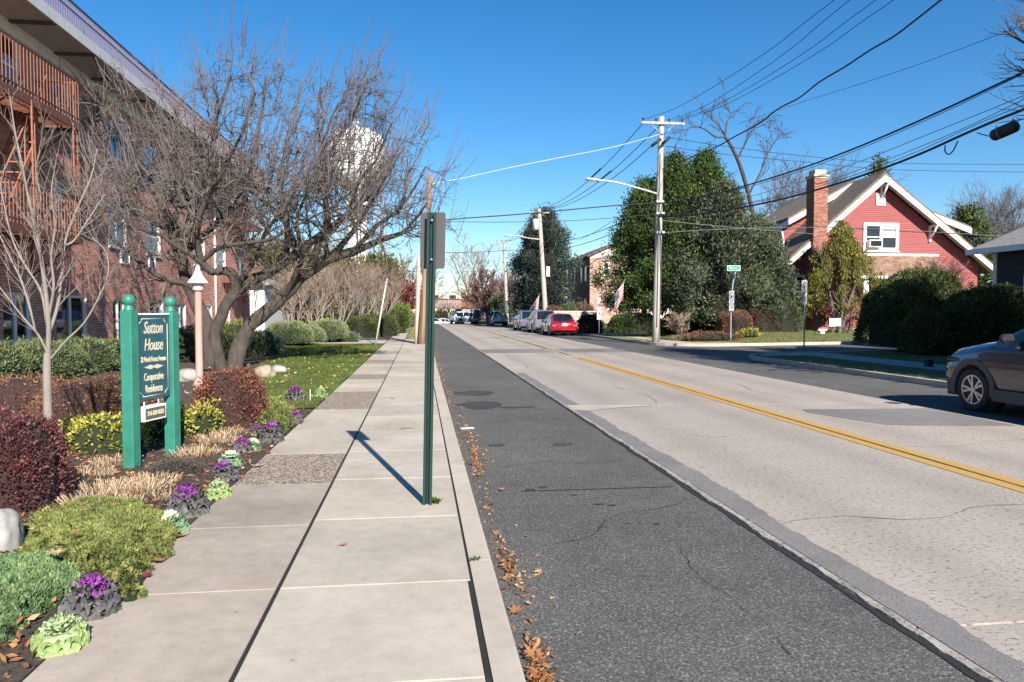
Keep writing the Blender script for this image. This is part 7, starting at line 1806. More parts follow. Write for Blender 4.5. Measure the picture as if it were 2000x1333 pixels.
def turn_sign(t, c, w, h, xd, out, plate=True):
    """prohibition sign: plate with an oval ring, slash and a black arrow symbol, small plate below"""
    xd = Vector(xd).normalized(); out = Vector(out).normalized(); Z = Vector((0, 0, 1)); q = lambda u, v, o: c + xd * u + Z * v + out * o
    mb = MB(); mb.prism([q(u, v, 0) for u, v in round_rect(w / 2, h / 2, .03)], out * .006); pl = mb.build('sign_plate', SIGNW, t)
    mb = MB(); n = 28; rx, ry = w * .40, h * .41
    for i in range(n):
        a0, a1 = 2 * math.pi * i / n, 2 * math.pi * (i + 1) / n
        mb.prism([q(rx * math.cos(a0), ry * math.sin(a0), .007), q(rx * math.cos(a1), ry * math.sin(a1), .007), q(rx * .80 * math.cos(a1), ry * .86 * math.sin(a1), .007), q(rx * .80 * math.cos(a0), ry * .86 * math.sin(a0), .007)], out * .003)
    mb.prism([q(-rx * .62, ry * .66, .007), q(-rx * .5, ry * .74, .007), q(rx * .62, -ry * .66, .007), q(rx * .5, -ry * .74, .007)], out * .003)
    mb.build('prohibition_ring', SBLK, pl)
    mb = MB(); mb.prism([q(-w * .20, -h * .12, .011), q(-w * .05, -h * .12, .011), q(-w * .05, h * .0, .011), q(w * .16, h * .0, .011), q(w * .16, h * .14, .011), q(-w * .20, h * .14, .011)], out * .003); mb.build('symbol', SBLK, pl)
    if plate:
        mb = MB(); mb.prism([q(u, v - h * .80, 0) for u, v in round_rect(w / 2, h * .26, .02)], out * .006); p2_ = mb.build('hours_plate', SIGNW, t)
        place_text('ends', 'lettering', SBLK, q(0, -h * .63, .0075), xd, p2_)
        mb = MB()
        for r_ in range(3): mb.prism([q(-w * .36, -h * (.73 + .08 * r_), .007), q(w * .36, -h * (.73 + .08 * r_), .007), q(w * .36, -h * (.77 + .08 * r_), .007), q(-w * .36, -h * (.77 + .08 * r_), .007)], out * .001)
        mb.build('hours_lines', SBLUE, p2_)
cN = Dp(1428, 581, 34.55); turn_sign(ss, cN + Vector((0, -.05, 0)), .32, .62, (1, .35, 0), (.33, -.94, 0))
bS = Dp(1570, 687, 25.6); bS = Vector((bS.x, 25.6, .12)); ts = thing('prohibition_sign', 'grey prohibition sign with a black symbol on a dark post at the shaded corner', 'street sign', tuple(bS))
mb = MB(); mb.tube([bS - Vector((0, 0, .1)), Vector((Dp(1573, 548, 25.6).x, 25.6, Dp(1573, 546, 25.6).z))], .028, 6); mb.build('post', M['steel'], ts)
turn_sign(ts, Dp(1571, 563, 25.55), .24, .56, (1, .2, 0), (.2, -1, 0))
b4 = Dp(1170, 657, 45); b4 = Vector((b4.x, 45, .1)); ps = thing('parking_sign', 'pale parking sign on a thin grey post right of the red car', 'street sign', tuple(b4))
mb = MB(); mb.tube([b4 - Vector((0, 0, .1)), b4 + Vector((0, 0, Dp(1170, 582, 45).z))], .03, 6); mb.build('post', M['steel'], ps)
k = Dp(1170, 612, 44.95); mb = MB(); mb.prism([k + Vector((u, 0, v)) for u, v in round_rect(.13, .40, .03)], (0, .006, 0)); mb.build('lower_plate', mat('pale sign face', (.62, .70, .68), .4), ps)
k = Dp(1170, 588, 44.95); mb = MB(); mb.prism([k + Vector((u, 0, v)) for u, v in round_rect(.11, .20, .03)], (0, .006, 0)); mb.build('upper_plate', SIGNW, ps)
# yard signs
k = Dp(1631, 630, 38.6); ys = thing('yard_sign', 'blank white yard sign on a short stake below the weeping cypress', 'yard sign', (k.x, 38.6, .42))
mb = MB(); rt = Matrix.Rotation(R(-3), 3, 'Y'); mb.bbox(k, (.68, .03, .44), .004, rt); mb.build('board', mat('bright white board', (.86, .86, .85), .5, .04, 4), ys)
for u in (-.2, .2): mb = MB(); mb.tube([k + Vector((u, .03, -.5)), k + Vector((u, .03, .1))], .015, 5); mb.build('stake', M['steel'], ys)
k = Dp(1607, 645, 37.6); ys = thing('yard_sign', 'small red and white crown shaped yard sign at the lawn edge', 'yard sign', (k.x, 37.6, .40))
mb = MB(); mb.prism([k + Vector((u, 0, v)) for u, v in ((-.26, -.02), (-.12, -.05), (-.12, -.2), (.12, -.2), (.12, -.05), (.26, -.02), (.26, .05), (-.26, .05))], (0, .02, 0)); mb.build('white_panel', M['white'], ys)
mb = MB(); mb.prism([k + Vector((u, .0, v)) for u, v in ((-.24, .052), (.24, .052), (.16, .16), (.06, .12), (0, .22), (-.06, .12), (-.16, .16))], (0, .02, 0)); mb.build('red_panel', mat('red print', (.5, .10, .11), .5), ys)
mb = MB(); mb.tube([k + Vector((0, .03, -.4)), k], .012, 5); mb.build('stake', M['steel'], ys)
k = G(1814, 717, .11); ub = thing('utility_box', 'little black box on the shaded grass strip near the dark car', 'utility box', tuple(k)); mb = MB(); mb.bbox(k + Vector((0, 0, .09)), (.17, .17, .18), .012); mb.build('box', M['black'], ub); mb = MB(); mb.bbox(k + Vector((0, 0, .188)), (.2, .2, .014), .004); mb.build('lid', M['black'], ub)
# flags
FR, FW, FB = mat('flag red', (.38, .03, .045), .8, .15, 6), mat('flag white', (.70, .69, .67), .8, .06, 6), mat('flag blue', (.02, .03, .10), .8, .15, 6)
def flag(label, pos, w, h, ang, pole_l=2.2):
    """hanging stars and stripes: thirteen stripes, canton and a slanting staff"""
    root = thing('flag', label, 'flag', tuple(pos), 0, 'flags')
    d = Vector((math.cos(R(ang)), -.12, math.sin(R(ang)))).normalized(); e = Vector((-math.sin(R(ang)) * .2 + .12, .1, -1)).normalized()
    P_ = lambda u, v: pos + d * (w * u) + e * (h * v) + Vector((0, .10 * math.sin(u * 7 + v * 3) * (.3 + v), 0))
    for i in range(13):
        mb = MB(); a, b = i / 13, (i + 1) / 13; n = 10; V = []
        for k in range(n + 1): V += [P_(k / n if i > 6 else .38 + .62 * k / n, a), P_(k / n if i > 6 else .38 + .62 * k / n, b)]
        mb.add(V, [(2 * k, 2 * k + 1, 2 * k + 3, 2 * k + 2) for k in range(n)], True); mb.build('stripe', FR if i % 2 == 0 else FW, root)
    mb = MB(); V = []; n = 6
    for j in range(8):
        for k in range(n + 1): V.append(P_(.38 * k / n, 7 / 13 * j / 7))
    mb.add(V, [(j * 7 + k, j * 7 + k + 1, j * 7 + k + 8, j * 7 + k + 7) for j in range(7) for k in range(n)], True); cn = mb.build('canton', FB, root)
    st_ = MB()
    for j in range(5):
        for k in range(6): p = P_(.03 + .32 * k / 5, .04 + .46 * j / 4) + Vector((0, -.012, 0)); r = .018; pts = [p + Vector((math.cos(R(90 + 36 * q)) * (r if q % 2 == 0 else r * .45), 0, math.sin(R(90 + 36 * q)) * (r if q % 2 == 0 else r * .45))) for q in range(10)]; st_.add(pts, [tuple(range(10))], False)
    o = st_.build('stars', FW, cn); o['kind'] = 'stuff'
    mb = MB(); mb.tube([pos - d * pole_l * .9 , pos + d * (w + .1)], .018, 6); mb.build('staff', M['steel'], root)
flag('stars and stripes flag hanging from a slanting staff under the left evergreen', Dp(1203, 574, 39.5), .85, 1.05, 58, 1.2)
flag('small stars and stripes flag behind the far parked cars', Dp(1044, 592, 61), .8, 1.2, 60, 2.6)

# ------------------------------------------------------------------ fallen leaves
def leaf_shape(name, seed, size):
    """a lobed, curled dry leaf"""
    rs_ = np.random.RandomState(seed); n = 15; rim = []
    lob = [1.0, .55, .85, .5, .95, .45, .75, .4]
    for k in range(n + 1):
        a = math.pi * 2 * k / (n + 1); q = lob[k % 8] * rs_.uniform(.8, 1.1); rim.append((math.cos(a) * q * size, math.sin(a) * q * size * .8))
    cz = rs_.uniform(.1, .45); V = [(0, 0, .004)] + [(x, y, .004 + cz * (x * x + y * y) / size + rs_.uniform(0, .012)) for x, y in rim]
    return np_mesh(name, V, None, [(0, k, k % (n + 1) + 1) for k in range(1, n + 2)], [])
LFM = [mat('orange brown dry leaf', (.36, .16, .07), .8, .3, 30, .3), mat('tan dry leaf', (.52, .35, .20), .8, .3, 30, .3), mat('dark red dry leaf', (.18, .03, .03), .8, .3, 30), mat('green fallen leaf', (.18, .22, .05), .7, .3, 30)]
LMESH = []
for s_ in range(8):
    me = leaf_shape('leaf', 500 + s_, 1.0)
    for m_i in range(4):
        c = me.copy(); c.materials.append(LFM[m_i]); LMESH.append((c, m_i))
def leaf(px_, py_, z, size, mi, label='dry brown leaf fallen on the ground', grp='single fallen leaves'):
    g = G(px_, py_, z); me = rnd.choice([m_ for m_, i in LMESH if i == mi]); o = bpy.data.objects.new('fallen_leaf', me); link(o)
    o.location = (g.x, g.y, z + .004); o.scale = (size, size, size); o.rotation_euler = (rnd.uniform(-.3, .3), rnd.uniform(-.3, .3), rnd.uniform(0, 6.28)); return tag(o, label, 'leaf', grp)
leaf(670, 1066, .122, .045, 0, 'single orange brown leaf lying alone on the pale sidewalk', None)
leaf(975, 779, .122, .06, 1) if False else leaf(766, 779, .122, .07, 1, 'tan leaf lying alone farther up the pale sidewalk', None)
leaf(1003, 1104, .004, .045, 3, 'green leaf lying on the dark asphalt near the kerb', None); leaf(985, 1151, .004, .03, 2, 'small dark red leaf on the asphalt near the kerb', None)
leaf(1008, 1195, .004, .075, 0, 'large orange brown leaf on the asphalt near the kerb', None); leaf(1032, 1180, .004, .035, 1, 'small tan leaf beside the large orange brown leaf', None)
leaf(1042, 1278, .02, .075, 0, 'large curled brown leaf on the leaf heap at the bottom edge', None); leaf(1050, 1119, .004, .045, 1, 'pale crumpled leaf on the asphalt beyond the green leaf', None)
for a in ((345, 1050, .13, .11, 1, 'long curled tan leaf beside the cream ornamental cabbage'), (107, 1081, .26, .075, 1, 'large tan leaf lying on the olive ground cover'), (62, 1035, .25, .035, 1, 'small tan leaf on the far edge of the olive ground cover'), (112, 1056, .26, .045, 0, 'orange brown leaf on the olive ground cover above the large tan one'), (150, 1038, .26, .035, 0, 'curled brown leaf in the middle of the olive ground cover'),
          (310, 1095, .14, .06, 0, 'brown leaf under the right edge of the olive ground cover'), (285, 1125, .13, .06, 2, 'dark red leaf at the sidewalk edge below the olive ground cover'), (470, 932, .13, .07, 0, 'brown leaf on the aggregate slab edge'), (505, 912, .125, .08, 1, 'orange leaf lying on the pebbled slab'), (532, 862, .14, .07, 0, 'orange leaf in front of the small olive mound')):
    leaf(*a, None)
rs2 = random.Random(77)
for k in range(32):           # in the gutter
    py_ = 690 + (1333 - 690) * rs2.random() ** 1.3; x_k = G(850, py_, 0); Yk = x_k.y; xx = .46 + .003 * Yk + abs(rs2.gauss(0, .12)) + .03
    me = rs2.choice([m_ for m_, i in LMESH if i in (0, 0, 1)]); o = bpy.data.objects.new('fallen_leaf', me); link(o); s_ = rs2.uniform(.022, .06)
    o.location = (xx, Yk, .004); o.scale = (s_,) * 3; o.rotation_euler = (rs2.uniform(-.4, .4), rs2.uniform(-.4, .4), rs2.uniform(0, 6.28)); tag(o, 'dry brown leaf lying in the kerb gutter', 'leaf', 'leaves in the gutter')
for k in range(34):           # on the mulch and lawn border
    Yk = rs2.uniform(3.0, 11); xx = rs2.uniform(-1.75, -4.2) if rs2.random() < .6 else rs2.uniform(-1.55, -1.9)
    me = rs2.choice([m_ for m_, i in LMESH if i in (0, 1, 1, 2)]); o = bpy.data.objects.new('fallen_leaf', me); link(o); s_ = rs2.uniform(.03, .065)
    o.location = (xx, Yk, .17 if xx < -1.7 else .14); o.scale = (s_,) * 3; o.rotation_euler = (rs2.uniform(-.4, .4), rs2.uniform(-.4, .4), rs2.uniform(0, 6.28)); tag(o, 'dry leaf lying among the garden bed plants', 'leaf', 'leaves in the garden bed')
for k in range(40):
    Yk = rs2.uniform(12, 26); xx = rs2.uniform(-4.6, -1.7)
    me = rs2.choice([m_ for m_, i in LMESH if i == 1]); o = bpy.data.objects.new('fallen_leaf', me); link(o); s_ = rs2.uniform(.04, .075)
    o.location = (xx, Yk, .185); o.scale = (s_,) * 3; o.rotation_euler = (rs2.uniform(-.4, .4), rs2.uniform(-.4, .4), rs2.uniform(0, 6.28)); tag(o, 'pale fallen leaf lying on the green lawn', 'leaf', 'leaves on the lawn')
rs = np.random.RandomState(520); C, D = [], []
for yc, xc, n, sg in ((3.05, .48, 240, .04), (3.3, .51, 110, .04), (4.45, .52, 100, .04), (4.7, .5, 50, .05), (7.6, .56, 120, .06), (8.3, .58, 130, .07), (9.4, .58, 60, .08)):
    C.append(np.stack([xc + np.abs(rs.normal(size=n)) * sg, yc + rs.normal(size=n) * .14 * (yc / 4), .004 + .03 * rs.random(n) ** 2], 1))
n = 650; y = 9 + 25 * rs.random(n); C.append(np.stack([.50 + np.abs(rs.normal(size=n)) * .10, y, .004 + .02 * rs.random(n)], 1))
n = 220; y = 2.8 + 7 * rs.random(n); C.append(np.stack([.47 + np.abs(rs.normal(size=n)) * .13, y, np.full(n, .004)], 1))
c = np.concatenate(C); d = rand_unit(rs, len(c)) * [1, 1, .35]; big_ = (1 + np.clip(c[:, 1] - 8, 0, 30) * .07)[:, None]
v1, q1 = leaves(c, d, .034, .016, rs, .3); o = np_obj('leaf_litter', np_mesh('leaf_litter', v1, q1, None, [LF['brownleaf']])); o['kind'] = 'stuff'
n = 4200; x = rs.uniform(-4.6, -1.62, n); y = rs.uniform(2.6, 11.3, n); v1, q1 = leaves(np.stack([x, y, np.array([bed_z(a, b) for a, b in zip(x, y)]) + .02], 1), rand_unit(rs, n) * [1, 1, .3], .05, .024, rs, .3); o = np_obj('leaf_litter', np_mesh('leaf_litter', v1, q1, None, [LF['brownleaf']])); o['kind'] = 'stuff'
n = 450; x = rs.uniform(-5.5, -1.65, n); y = rs.uniform(11.5, 30, n); v1, q1 = leaves(np.stack([x, y, np.full(n, .185)], 1), rand_unit(rs, n) * [1, 1, .3], .06, .035, rs, .3); o = np_obj('leaf_litter', np_mesh('leaf_litter', v1, q1, None, [LF['yellowleaf']])); o['kind'] = 'stuff'
g = G(912, 838, .004); mb = MB(); mb.bbox((g.x, g.y, .012), (.19, .075, .016), .005, Matrix.Rotation(.25, 3, 'Z')); tag(mb.build('litter', mat('white plastic scrap', (.72, .75, .78), .5)), 'flat white scrap of litter on the asphalt beside the kerb', 'litter')
# ------------------------------------------------------------------ cars (local axes: x forward, y left, z up)
TYRE = mat('tyre rubber', (.020, .020, .021), .8, .3, 20); RIMM = mat('silver alloy', (.50, .50, .52), .3, .1, 6, metal=.8); CLAD = mat('dark grey cladding', (.055, .056, .058), .6, .15, 20)
CGLASS = mat('car glass', (.012, .015, .020), .04, .1, 2, spec=.8); LRED = mat('red tail lamp', (.55, .10, .11), .15, .1, 6, coat=1); LWHT = mat('clear lamp', (.55, .57, .6), .08, .1, 6, coat=1); PLATE = mat('licence plate', (.75, .72, .60), .4, .1, 8); CHROME = mat('chrome', (.6, .6, .62), .12, .05, 3, metal=1)
def carpaint(name, c, rough=.28): return mat(name, c, rough, .04, 2, coat=1.0, spec=.5)
def lerpx(x, tab): return float(np.interp(x, [a for a, _ in tab], [b for _, b in tab]))
def wheel_parts(parent, cx, cy, r, w, side, spokes=10, rim_m=None, detail=True):
    """tyre and rim facing outward (side=+1 left, -1 right)"""
    rot = Matrix(((1, 0, 0), (0, 0, side), (0, 1, 0)))      # lathe axis to +-y
    mb = MB(); mb.lathe((cx, cy, r), [(r * .62, -w), (r * .92, -w), (r, -w * .8), (r, -w * .2), (r * .97, -.01), (r * .90, .0), (r * .70, -.004), (r * .67, -.02)], 36, True, rot); wh = mb.build('wheel', TYRE, parent, local=True)
    mb = MB(); mb.lathe((cx, cy, r), [(r * .685, -.03), (r * .685, -.004), (r * .63, -.008), (r * .61, -.05)], 30, False, rot)
    if detail:
        for k in range(spokes):
            a = 2 * math.pi * (k // 2) / (spokes / 2) + (.20 if k % 2 else -.20)
            a2 = 2 * math.pi * (k // 2) / (spokes / 2) + (.08 if k % 2 else -.08)
            p0 = Vector((cx + r * .10 * math.cos(a2), cy - side * .02, r + r * .10 * math.sin(a2))); p1 = Vector((cx + r * .645 * math.cos(a), cy - side * .012, r + r * .645 * math.sin(a)))
            t_ = (p1 - p0).cross(Vector((0, 1, 0))).normalized()
            mb.prism([p0 - t_ * .013, p0 + t_ * .013, p1 + t_ * .020, p1 - t_ * .020], (0, -side * .025, 0))
        mb.lathe((cx, cy, r), [(r * .15, -.05), (r * .15, -.012), (r * .08, -.008)], 14, False, rot)
    else: mb.lathe((cx, cy, r), [(r * .6, -.045), (r * .6, -.02), (r * .1, -.012)], 14, False, rot)
    mb.build('rim', rim_m or RIMM, wh, local=True)
    mb = MB(); mb.lathe((cx, cy, r), [(r * .61, -.09), (r * .61, -.085), (.02, -.085)], 20, False, rot); mb.build('dark_backing', M['dark'], wh, local=True)  # plain dark disc standing in for the shade between the spokes
    return wh
def car(label, x, y, head, L, W, H, paint, kind='suv', z=0.0, plate=True, rim_m=None, name='parked_car', group=None, hi=False, tail=None, rearglass=True, clad=False, mirror_m=None, face=None):
    """head: direction in degrees of the car's nose; 90 = up the street"""
    root = thing(name, label, 'car', (x, y, z), R(head), group); h = L / 2; w = W / 2
    r = .345 if kind != 'sedan' else .315; fx, rx = h - L * .2, -h + L * .21
    if kind == 'sedan':
        hood = [(-h, .80), (-h + .12, .93), (-h + .62, 1.0), (-h + 1.0, .98), (fx - .25, .93), (h - .5, .82), (h - .1, .70), (h, .56)]
        belt = [(-h, .74), (-h + .3, .90), (fx - .3, .86), (h - .3, .70), (h, .54)]
        ga, gb, gat, gbt = -h + .55, fx - .12, -h + 1.15, fx - 1.05
    else:
        hood = [(-h, .98), (-h + .3, 1.02), (fx - .35, 1.04), (fx + .1, .99), (h - .35, .90), (h - .12, .80), (h, .66)]
        belt = [(-h, .92), (-h + .3, .98), (fx - .3, .95), (h - .4, .82), (h - .1, .72), (h, .60)]
        ga, gb, gat, gbt = -h + .06, fx + .02, -h + .42, fx - .88
        if hi: gb, gbt = fx - .40, fx - 1.25; hood = [(a_, z_ + .13) for a_, z_ in hood]; belt = [(a_, z_ + .07) for a_, z_ in belt]
    low = [(-h, .36), (-h + .25, .24), (h - .3, .22), (h, .32)]
    plan = [(-h, .80), (-h + .10, .93), (-h + .45, .985), (0, 1.0), (fx - .1, .985), (h - .30, .93), (h - .10, .80), (h, .62)]
    N = 84 if hi else 44; xs = np.linspace(-h, h, N); rows = 13 if hi else 9; mb = MB(); mb.smooth = True; grid = []
    for xx in xs:
        lo, be, ho, pw = lerpx(xx, low), lerpx(xx, belt), lerpx(xx, hood), lerpx(xx, plan) * w; rr_ = []
        for j in range(rows):
            v = j / (rows - 1)
            zz = lo + (be - lo) * v
            yy = pw * (.93 + .07 * math.sin(min(1, v * 1.55) * math.pi / 2) - .055 * max(0, v - .62) / .38 + (.012 * math.exp(-((v - .72) / .07) ** 2) if hi else 0))
            rr_.append((xx, yy, zz))
        rr_.append((xx, pw * .80, be + (ho - be) * .62)); rr_.append((xx, pw * .45, ho - .006)); rr_.append((xx, 0, ho)); grid.append(rr_)
    R_ = rows + 3; b = len(mb.v)
    for rr_ in grid:
        for p in rr_: mb.v.append(p)
        for p in rr_: mb.v.append((p[0], -p[1], p[2]))
    def addf(f): mb.f.append(f); mb.sm.append(True); mb.mi.append(0)
    ar = r + (.075 if hi else .06)
    for i in range(N - 1):
        for j in range(R_ - 1):
            p = [grid[i][j], grid[i + 1][j], grid[i + 1][j + 1], grid[i][j + 1]]; cx = sum(q[0] for q in p) / 4; cz = sum(q[2] for q in p) / 4
            if j < rows - 1 and min(math.hypot(cx - fx, cz - r), math.hypot(cx - rx, cz - r)) < ar: continue
            a0, a1 = i * 2 * R_ + j, (i + 1) * 2 * R_ + j
            addf((a0, a0 + 1, a1 + 1, a1)); addf((a0 + R_, a1 + R_, a1 + R_ + 1, a0 + R_ + 1))
    for i in (0, N - 1):
        for j in range(R_ - 1):
            a0 = i * 2 * R_ + j; f = (a0, a0 + R_, a0 + R_ + 1, a0 + 1); addf(f if i == 0 else f[::-1])
    body = mb.build('body', paint, root, local=True)
    ud = MB(); ud.span((-h + .15, -w * .80, .20), (h - .15, w * .80, .5)); ud.build('underbody', M['dark'], body, local=True)
    # arches
    am = CLAD if clad else paint
    for cx in (fx, rx):
        for sd in (1, -1):
            mb = MB(); n = 22; pw = lerpx(cx, plan) * w * .985 + .008; lip = .085 if clad else .03
            pts_i, pts_o = [], []
            for k in range(n + 1):
                a = math.pi * (-.06 + 1.12 * k / n); q = lerpx(cx + ar * math.cos(a), plan) * w * .992 + .012
                pts_i.append((cx + (ar - .015) * math.cos(a), q, max(.17, r + (ar - .015) * math.sin(a)))); pts_o.append((cx + (ar + lip) * math.cos(a), q, max(.17, r + (ar + lip) * math.sin(a))))
            V = [(p[0], sd * p[1], p[2]) for p in pts_i + pts_o] + [(p[0], sd * (p[1] - .16), p[2]) for p in pts_i] + [(p[0], sd * (p[1] - .03), p[2]) for p in pts_o]; m1 = n + 1
            F = []
            for k in range(n):
                for o_, e_ in ((0, m1), (2 * m1, 0), (m1, 3 * m1)):
                    f = (o_ + k, o_ + k + 1, e_ + k + 1, e_ + k); F.append(f if sd > 0 else f[::-1])
            mb.add(V, F, False); mb.build('wheel_arch', am, body, local=True)
            mb = MB(); mb.lathe((cx, sd * (w - .30), r), [(ar, -.02), (ar, .17), (ar - .01, .17)], 24, True, Matrix(((1, 0, 0), (0, 0, sd), (0, 1, 0)))); mb.build('arch_liner', M['dark'], body, local=True)
            wheel_parts(root, cx, sd * (w - .035), r, .21, sd, 10, rim_m, hi or L > 0)
    if clad:
        for sd in (1, -1): mb = MB(); mb.span((rx + ar + .05, sd * (w * .955), .22), (fx - ar - .05, sd * (w * 1.0 + .012), .40)); mb.build('sill_cladding', CLAD, body, local=True)
        fb_ = MB()
        for i in range(N - 1):
            if xs[i] > fx + ar - .02:
                for sd in (1, -1):
                    p = [grid[i][0], grid[i + 1][0], grid[i + 1][5], grid[i][5]]; q = [(a_[0] + .008, sd * (a_[1] + .008), a_[2]) for a_ in p]; fb_.add(q, [(0, 1, 2, 3) if sd < 0 else (3, 2, 1, 0)], True)
        fb_.build('bumper_cladding', CLAD, body, local=True)
    # greenhouse
    zb0, zb1 = lerpx(ga, belt), lerpx(gb, hood); wt = w * .70; wbv = w * .93
    B_ = lambda xx: lerpx(xx, plan) * w * .925
    side = [(ga, lerpx(ga, belt)), (gat, H - .04), ((gat + gbt) / 2, H), (gbt, H - .05), (gb, lerpx(gb, hood) - .02)]
    mb = MB(); mb.smooth = True; n = 30; G0 = []
    for i in range(n + 1):
        xx = ga + (gb - ga) * i / n; top = lerpx(xx, side); be = min(lerpx(xx, belt) - .01, top); k = (top - be) / max(.01, H - lerpx(0, belt)); wo = B_(xx)
        wi = wo - (wo - wt) * min(1, max(0, k))
        G0.append([(xx, wo, be), (xx, wo - (wo - wi) * .5, be + (top - be) * .5), (xx, wi + .01, top - .05 * k), (xx, wi - .08, top), (xx, 0, top + .02 * k)])
    b = 0
    for g_ in G0:
        for p in g_: mb.v.append(p)
        for p in g_: mb.v.append((p[0], -p[1], p[2]))
    for i in range(n):
        for j in range(4):
            a0, a1 = i * 10 + j, (i + 1) * 10 + j; addf2 = mb.f.append; addf2((a0, a0 + 1, a1 + 1, a1)); addf2((a0 + 5, a1 + 5, a1 + 6, a0 + 6)); mb.sm += [True, True]; mb.mi += [0, 0]
    mb.build('roof', paint, root, local=True)
    def gpt(xx, v, sd, off=.008):
        i = np.clip((xx - ga) / (gb - ga) * n, 0, n - 1e-6); i0 = int(i); t = i - i0
        row = [[a_ + (c_ - a_) * t for a_, c_ in zip(G0[i0][j], G0[i0 + 1][j])] for j in range(3)]
        p = [a_ + (c_ - a_) * min(1, v * 2) for a_, c_ in zip(row[0], row[1])] if v <= .5 else [a_ + (c_ - a_) * (v - .5) * 2 for a_, c_ in zip(row[1], row[2])]
        return (p[0], sd * (p[1] + off), p[2])
    # side windows: two doors and a quarter light
    cuts = [(ga + (gat - ga) * .75 + .12, rx + .42), (rx + .48, fx - 1.42), (fx - 1.36, gb - .28)]
    for sd in (1, -1):
        for a_, c_ in cuts:
            if c_ - a_ < .15: continue
            mb = MB(); m_ = 8; V = []
            for k in range(m_ + 1):
                xx = a_ + (c_ - a_) * k / m_; vt = .93 if lerpx(xx, side) > H - .15 else .80
                V += [gpt(xx, .07, sd), gpt(xx, .5, sd), gpt(xx, vt, sd)]
            F = []
            for k in range(m_):
                for q in (0, 1): f = (3 * k + q, 3 * k + q + 1, 3 * k + q + 4, 3 * k + q + 3); F.append(f if sd > 0 else f[::-1])
            mb.add(V, F, True); mb.build('side_window', CGLASS, root, local=True)
        if hi or True:
            for a_ in (rx + .45, fx - 1.39):
                mb = MB(); yb_ = lerpx(a_, plan) * w
                mb.span((a_ - .006, sd * (yb_ * .90), .42), (a_ + .006, sd * (yb_ * 1.0 + .0015), lerpx(a_, belt) - .07)); mb.build('door_gap', M['dark'], body, local=True)
                mb = MB(); mb.bbox((a_ + .20, sd * (yb_ * .985 + .012), lerpx(a_, belt) - .12), (.2, .03, .03), .01); mb.build('door_handle', paint, body, local=True)
        mb = MB(); mx = gb - .52; mb.bbox((mx + (.12 if hi else 0), sd * (B_(mx) + .13), lerpx(mx, belt) + (.17 if hi else .09)), (.15, .20, .14), .045); mb.bbox((mx + .02, sd * (B_(mx) + .02), lerpx(mx, belt) + .03), (.08, .14, .05), .015); mb.build('mirror', mirror_m or paint, root, local=True)
    # windscreen and rear window
    for (xa, xb, nm, s_) in ((gb, gbt, 'windscreen', 1), (ga, gat, 'rear_window', -1)):
        if nm == 'rear_window' and not rearglass: continue
        za, zb_ = lerpx(xa, side), lerpx(xb, side); mb = MB(); V = []
        for t in (.10, .5, .90):
            xx, zz = xa + (xb - xa) * t, za + (zb_ - za) * t; ww = (wbv * .88 + (wt - wbv * .88) * t) - .09
            for q in (-1, -.6, 0, .6, 1): V.append((xx + s_ * (.022 + .02 * (1 - q * q)), q * ww, zz + .018 + .012 * (1 - q * q)))
        F = []
        for i in range(2):
            for q in range(4): f = (i * 5 + q, i * 5 + q + 1, i * 5 + q + 6, i * 5 + q + 5); F.append(f if s_ > 0 else f[::-1])
        mb.add(V, F, True); mb.build(nm, CGLASS, root, local=True)
    # lamps, plate, bumper
    tl = tail or ('wrap' if kind == 'sedan' else 'wrap'); zt_ = lerpx(-h + .05, belt)
    for sd in (1, -1):
        mb = MB()
        if tl == 'high': mb.bbox((ga + .16, sd * (w * .80), 1.16), (.16, .12, .42), .03)
        else: mb.bbox((-h + .10, sd * (w * .76), zt_ - .09), (.22, .34, .16), .04)
        mb.build('taillight', LRED, root, local=True)
        mb = MB(); zf = lerpx(h - .12, belt); mb.bbox((h - .40, sd * (w * .855), zf - .0), (.36, .14, .11), .04); mb.build('headlight', CGLASS if hi else LWHT, root, local=True)
    mb = MB(); mb.bbox((-h + .02, 0, .42), (.16, W * .80, .16), .05); mb.build('rear_bumper', CLAD if kind != 'sedan' else paint, root, local=True)
    mb = MB(); mb.bbox((h - .02, 0, .40), (.12, W * .62, .16), .04); mb.build('front_bumper', CLAD if kind != 'sedan' else paint, root, local=True)
    if kind != 'sedan' and not hi: 
        for sd in (1, -1): mb = MB(); mb.tube([(gat + .2, sd * (wt - .06), H + .02), (gbt - .1, sd * (wt - .06), H + .02)], .02, 5); mb.build('roof_rail', M['steel'], root, local=True)
    if plate:
        mb = MB(); mb.bbox((-h - .012, 0, .74 if kind == 'sedan' else .70), (.02, .34, .17), .004); mb.build('licence_plate', PLATE, root, local=True)
        if kind == 'sedan': mb = MB(); mb.bbox((-h - .004, 0, .905), (.03, .62, .035), .008); mb.build('trunk_trim', CHROME, root, local=True); mb = MB(); mb.lathe((-h - .01, 0, .87), [(.045, 0), (.045, .012), (.02, .02)], 12, False, Matrix(((0, 0, -1), (0, 1, 0), (1, 0, 0)))); mb.build('badge', CHROME, root, local=True)
    if face:
        mb = MB(); mb.bbox((h - .03, 0, .60), (.08, W * .5, .16), .02); mb.build('grille', M['black'], root, local=True)
    return root
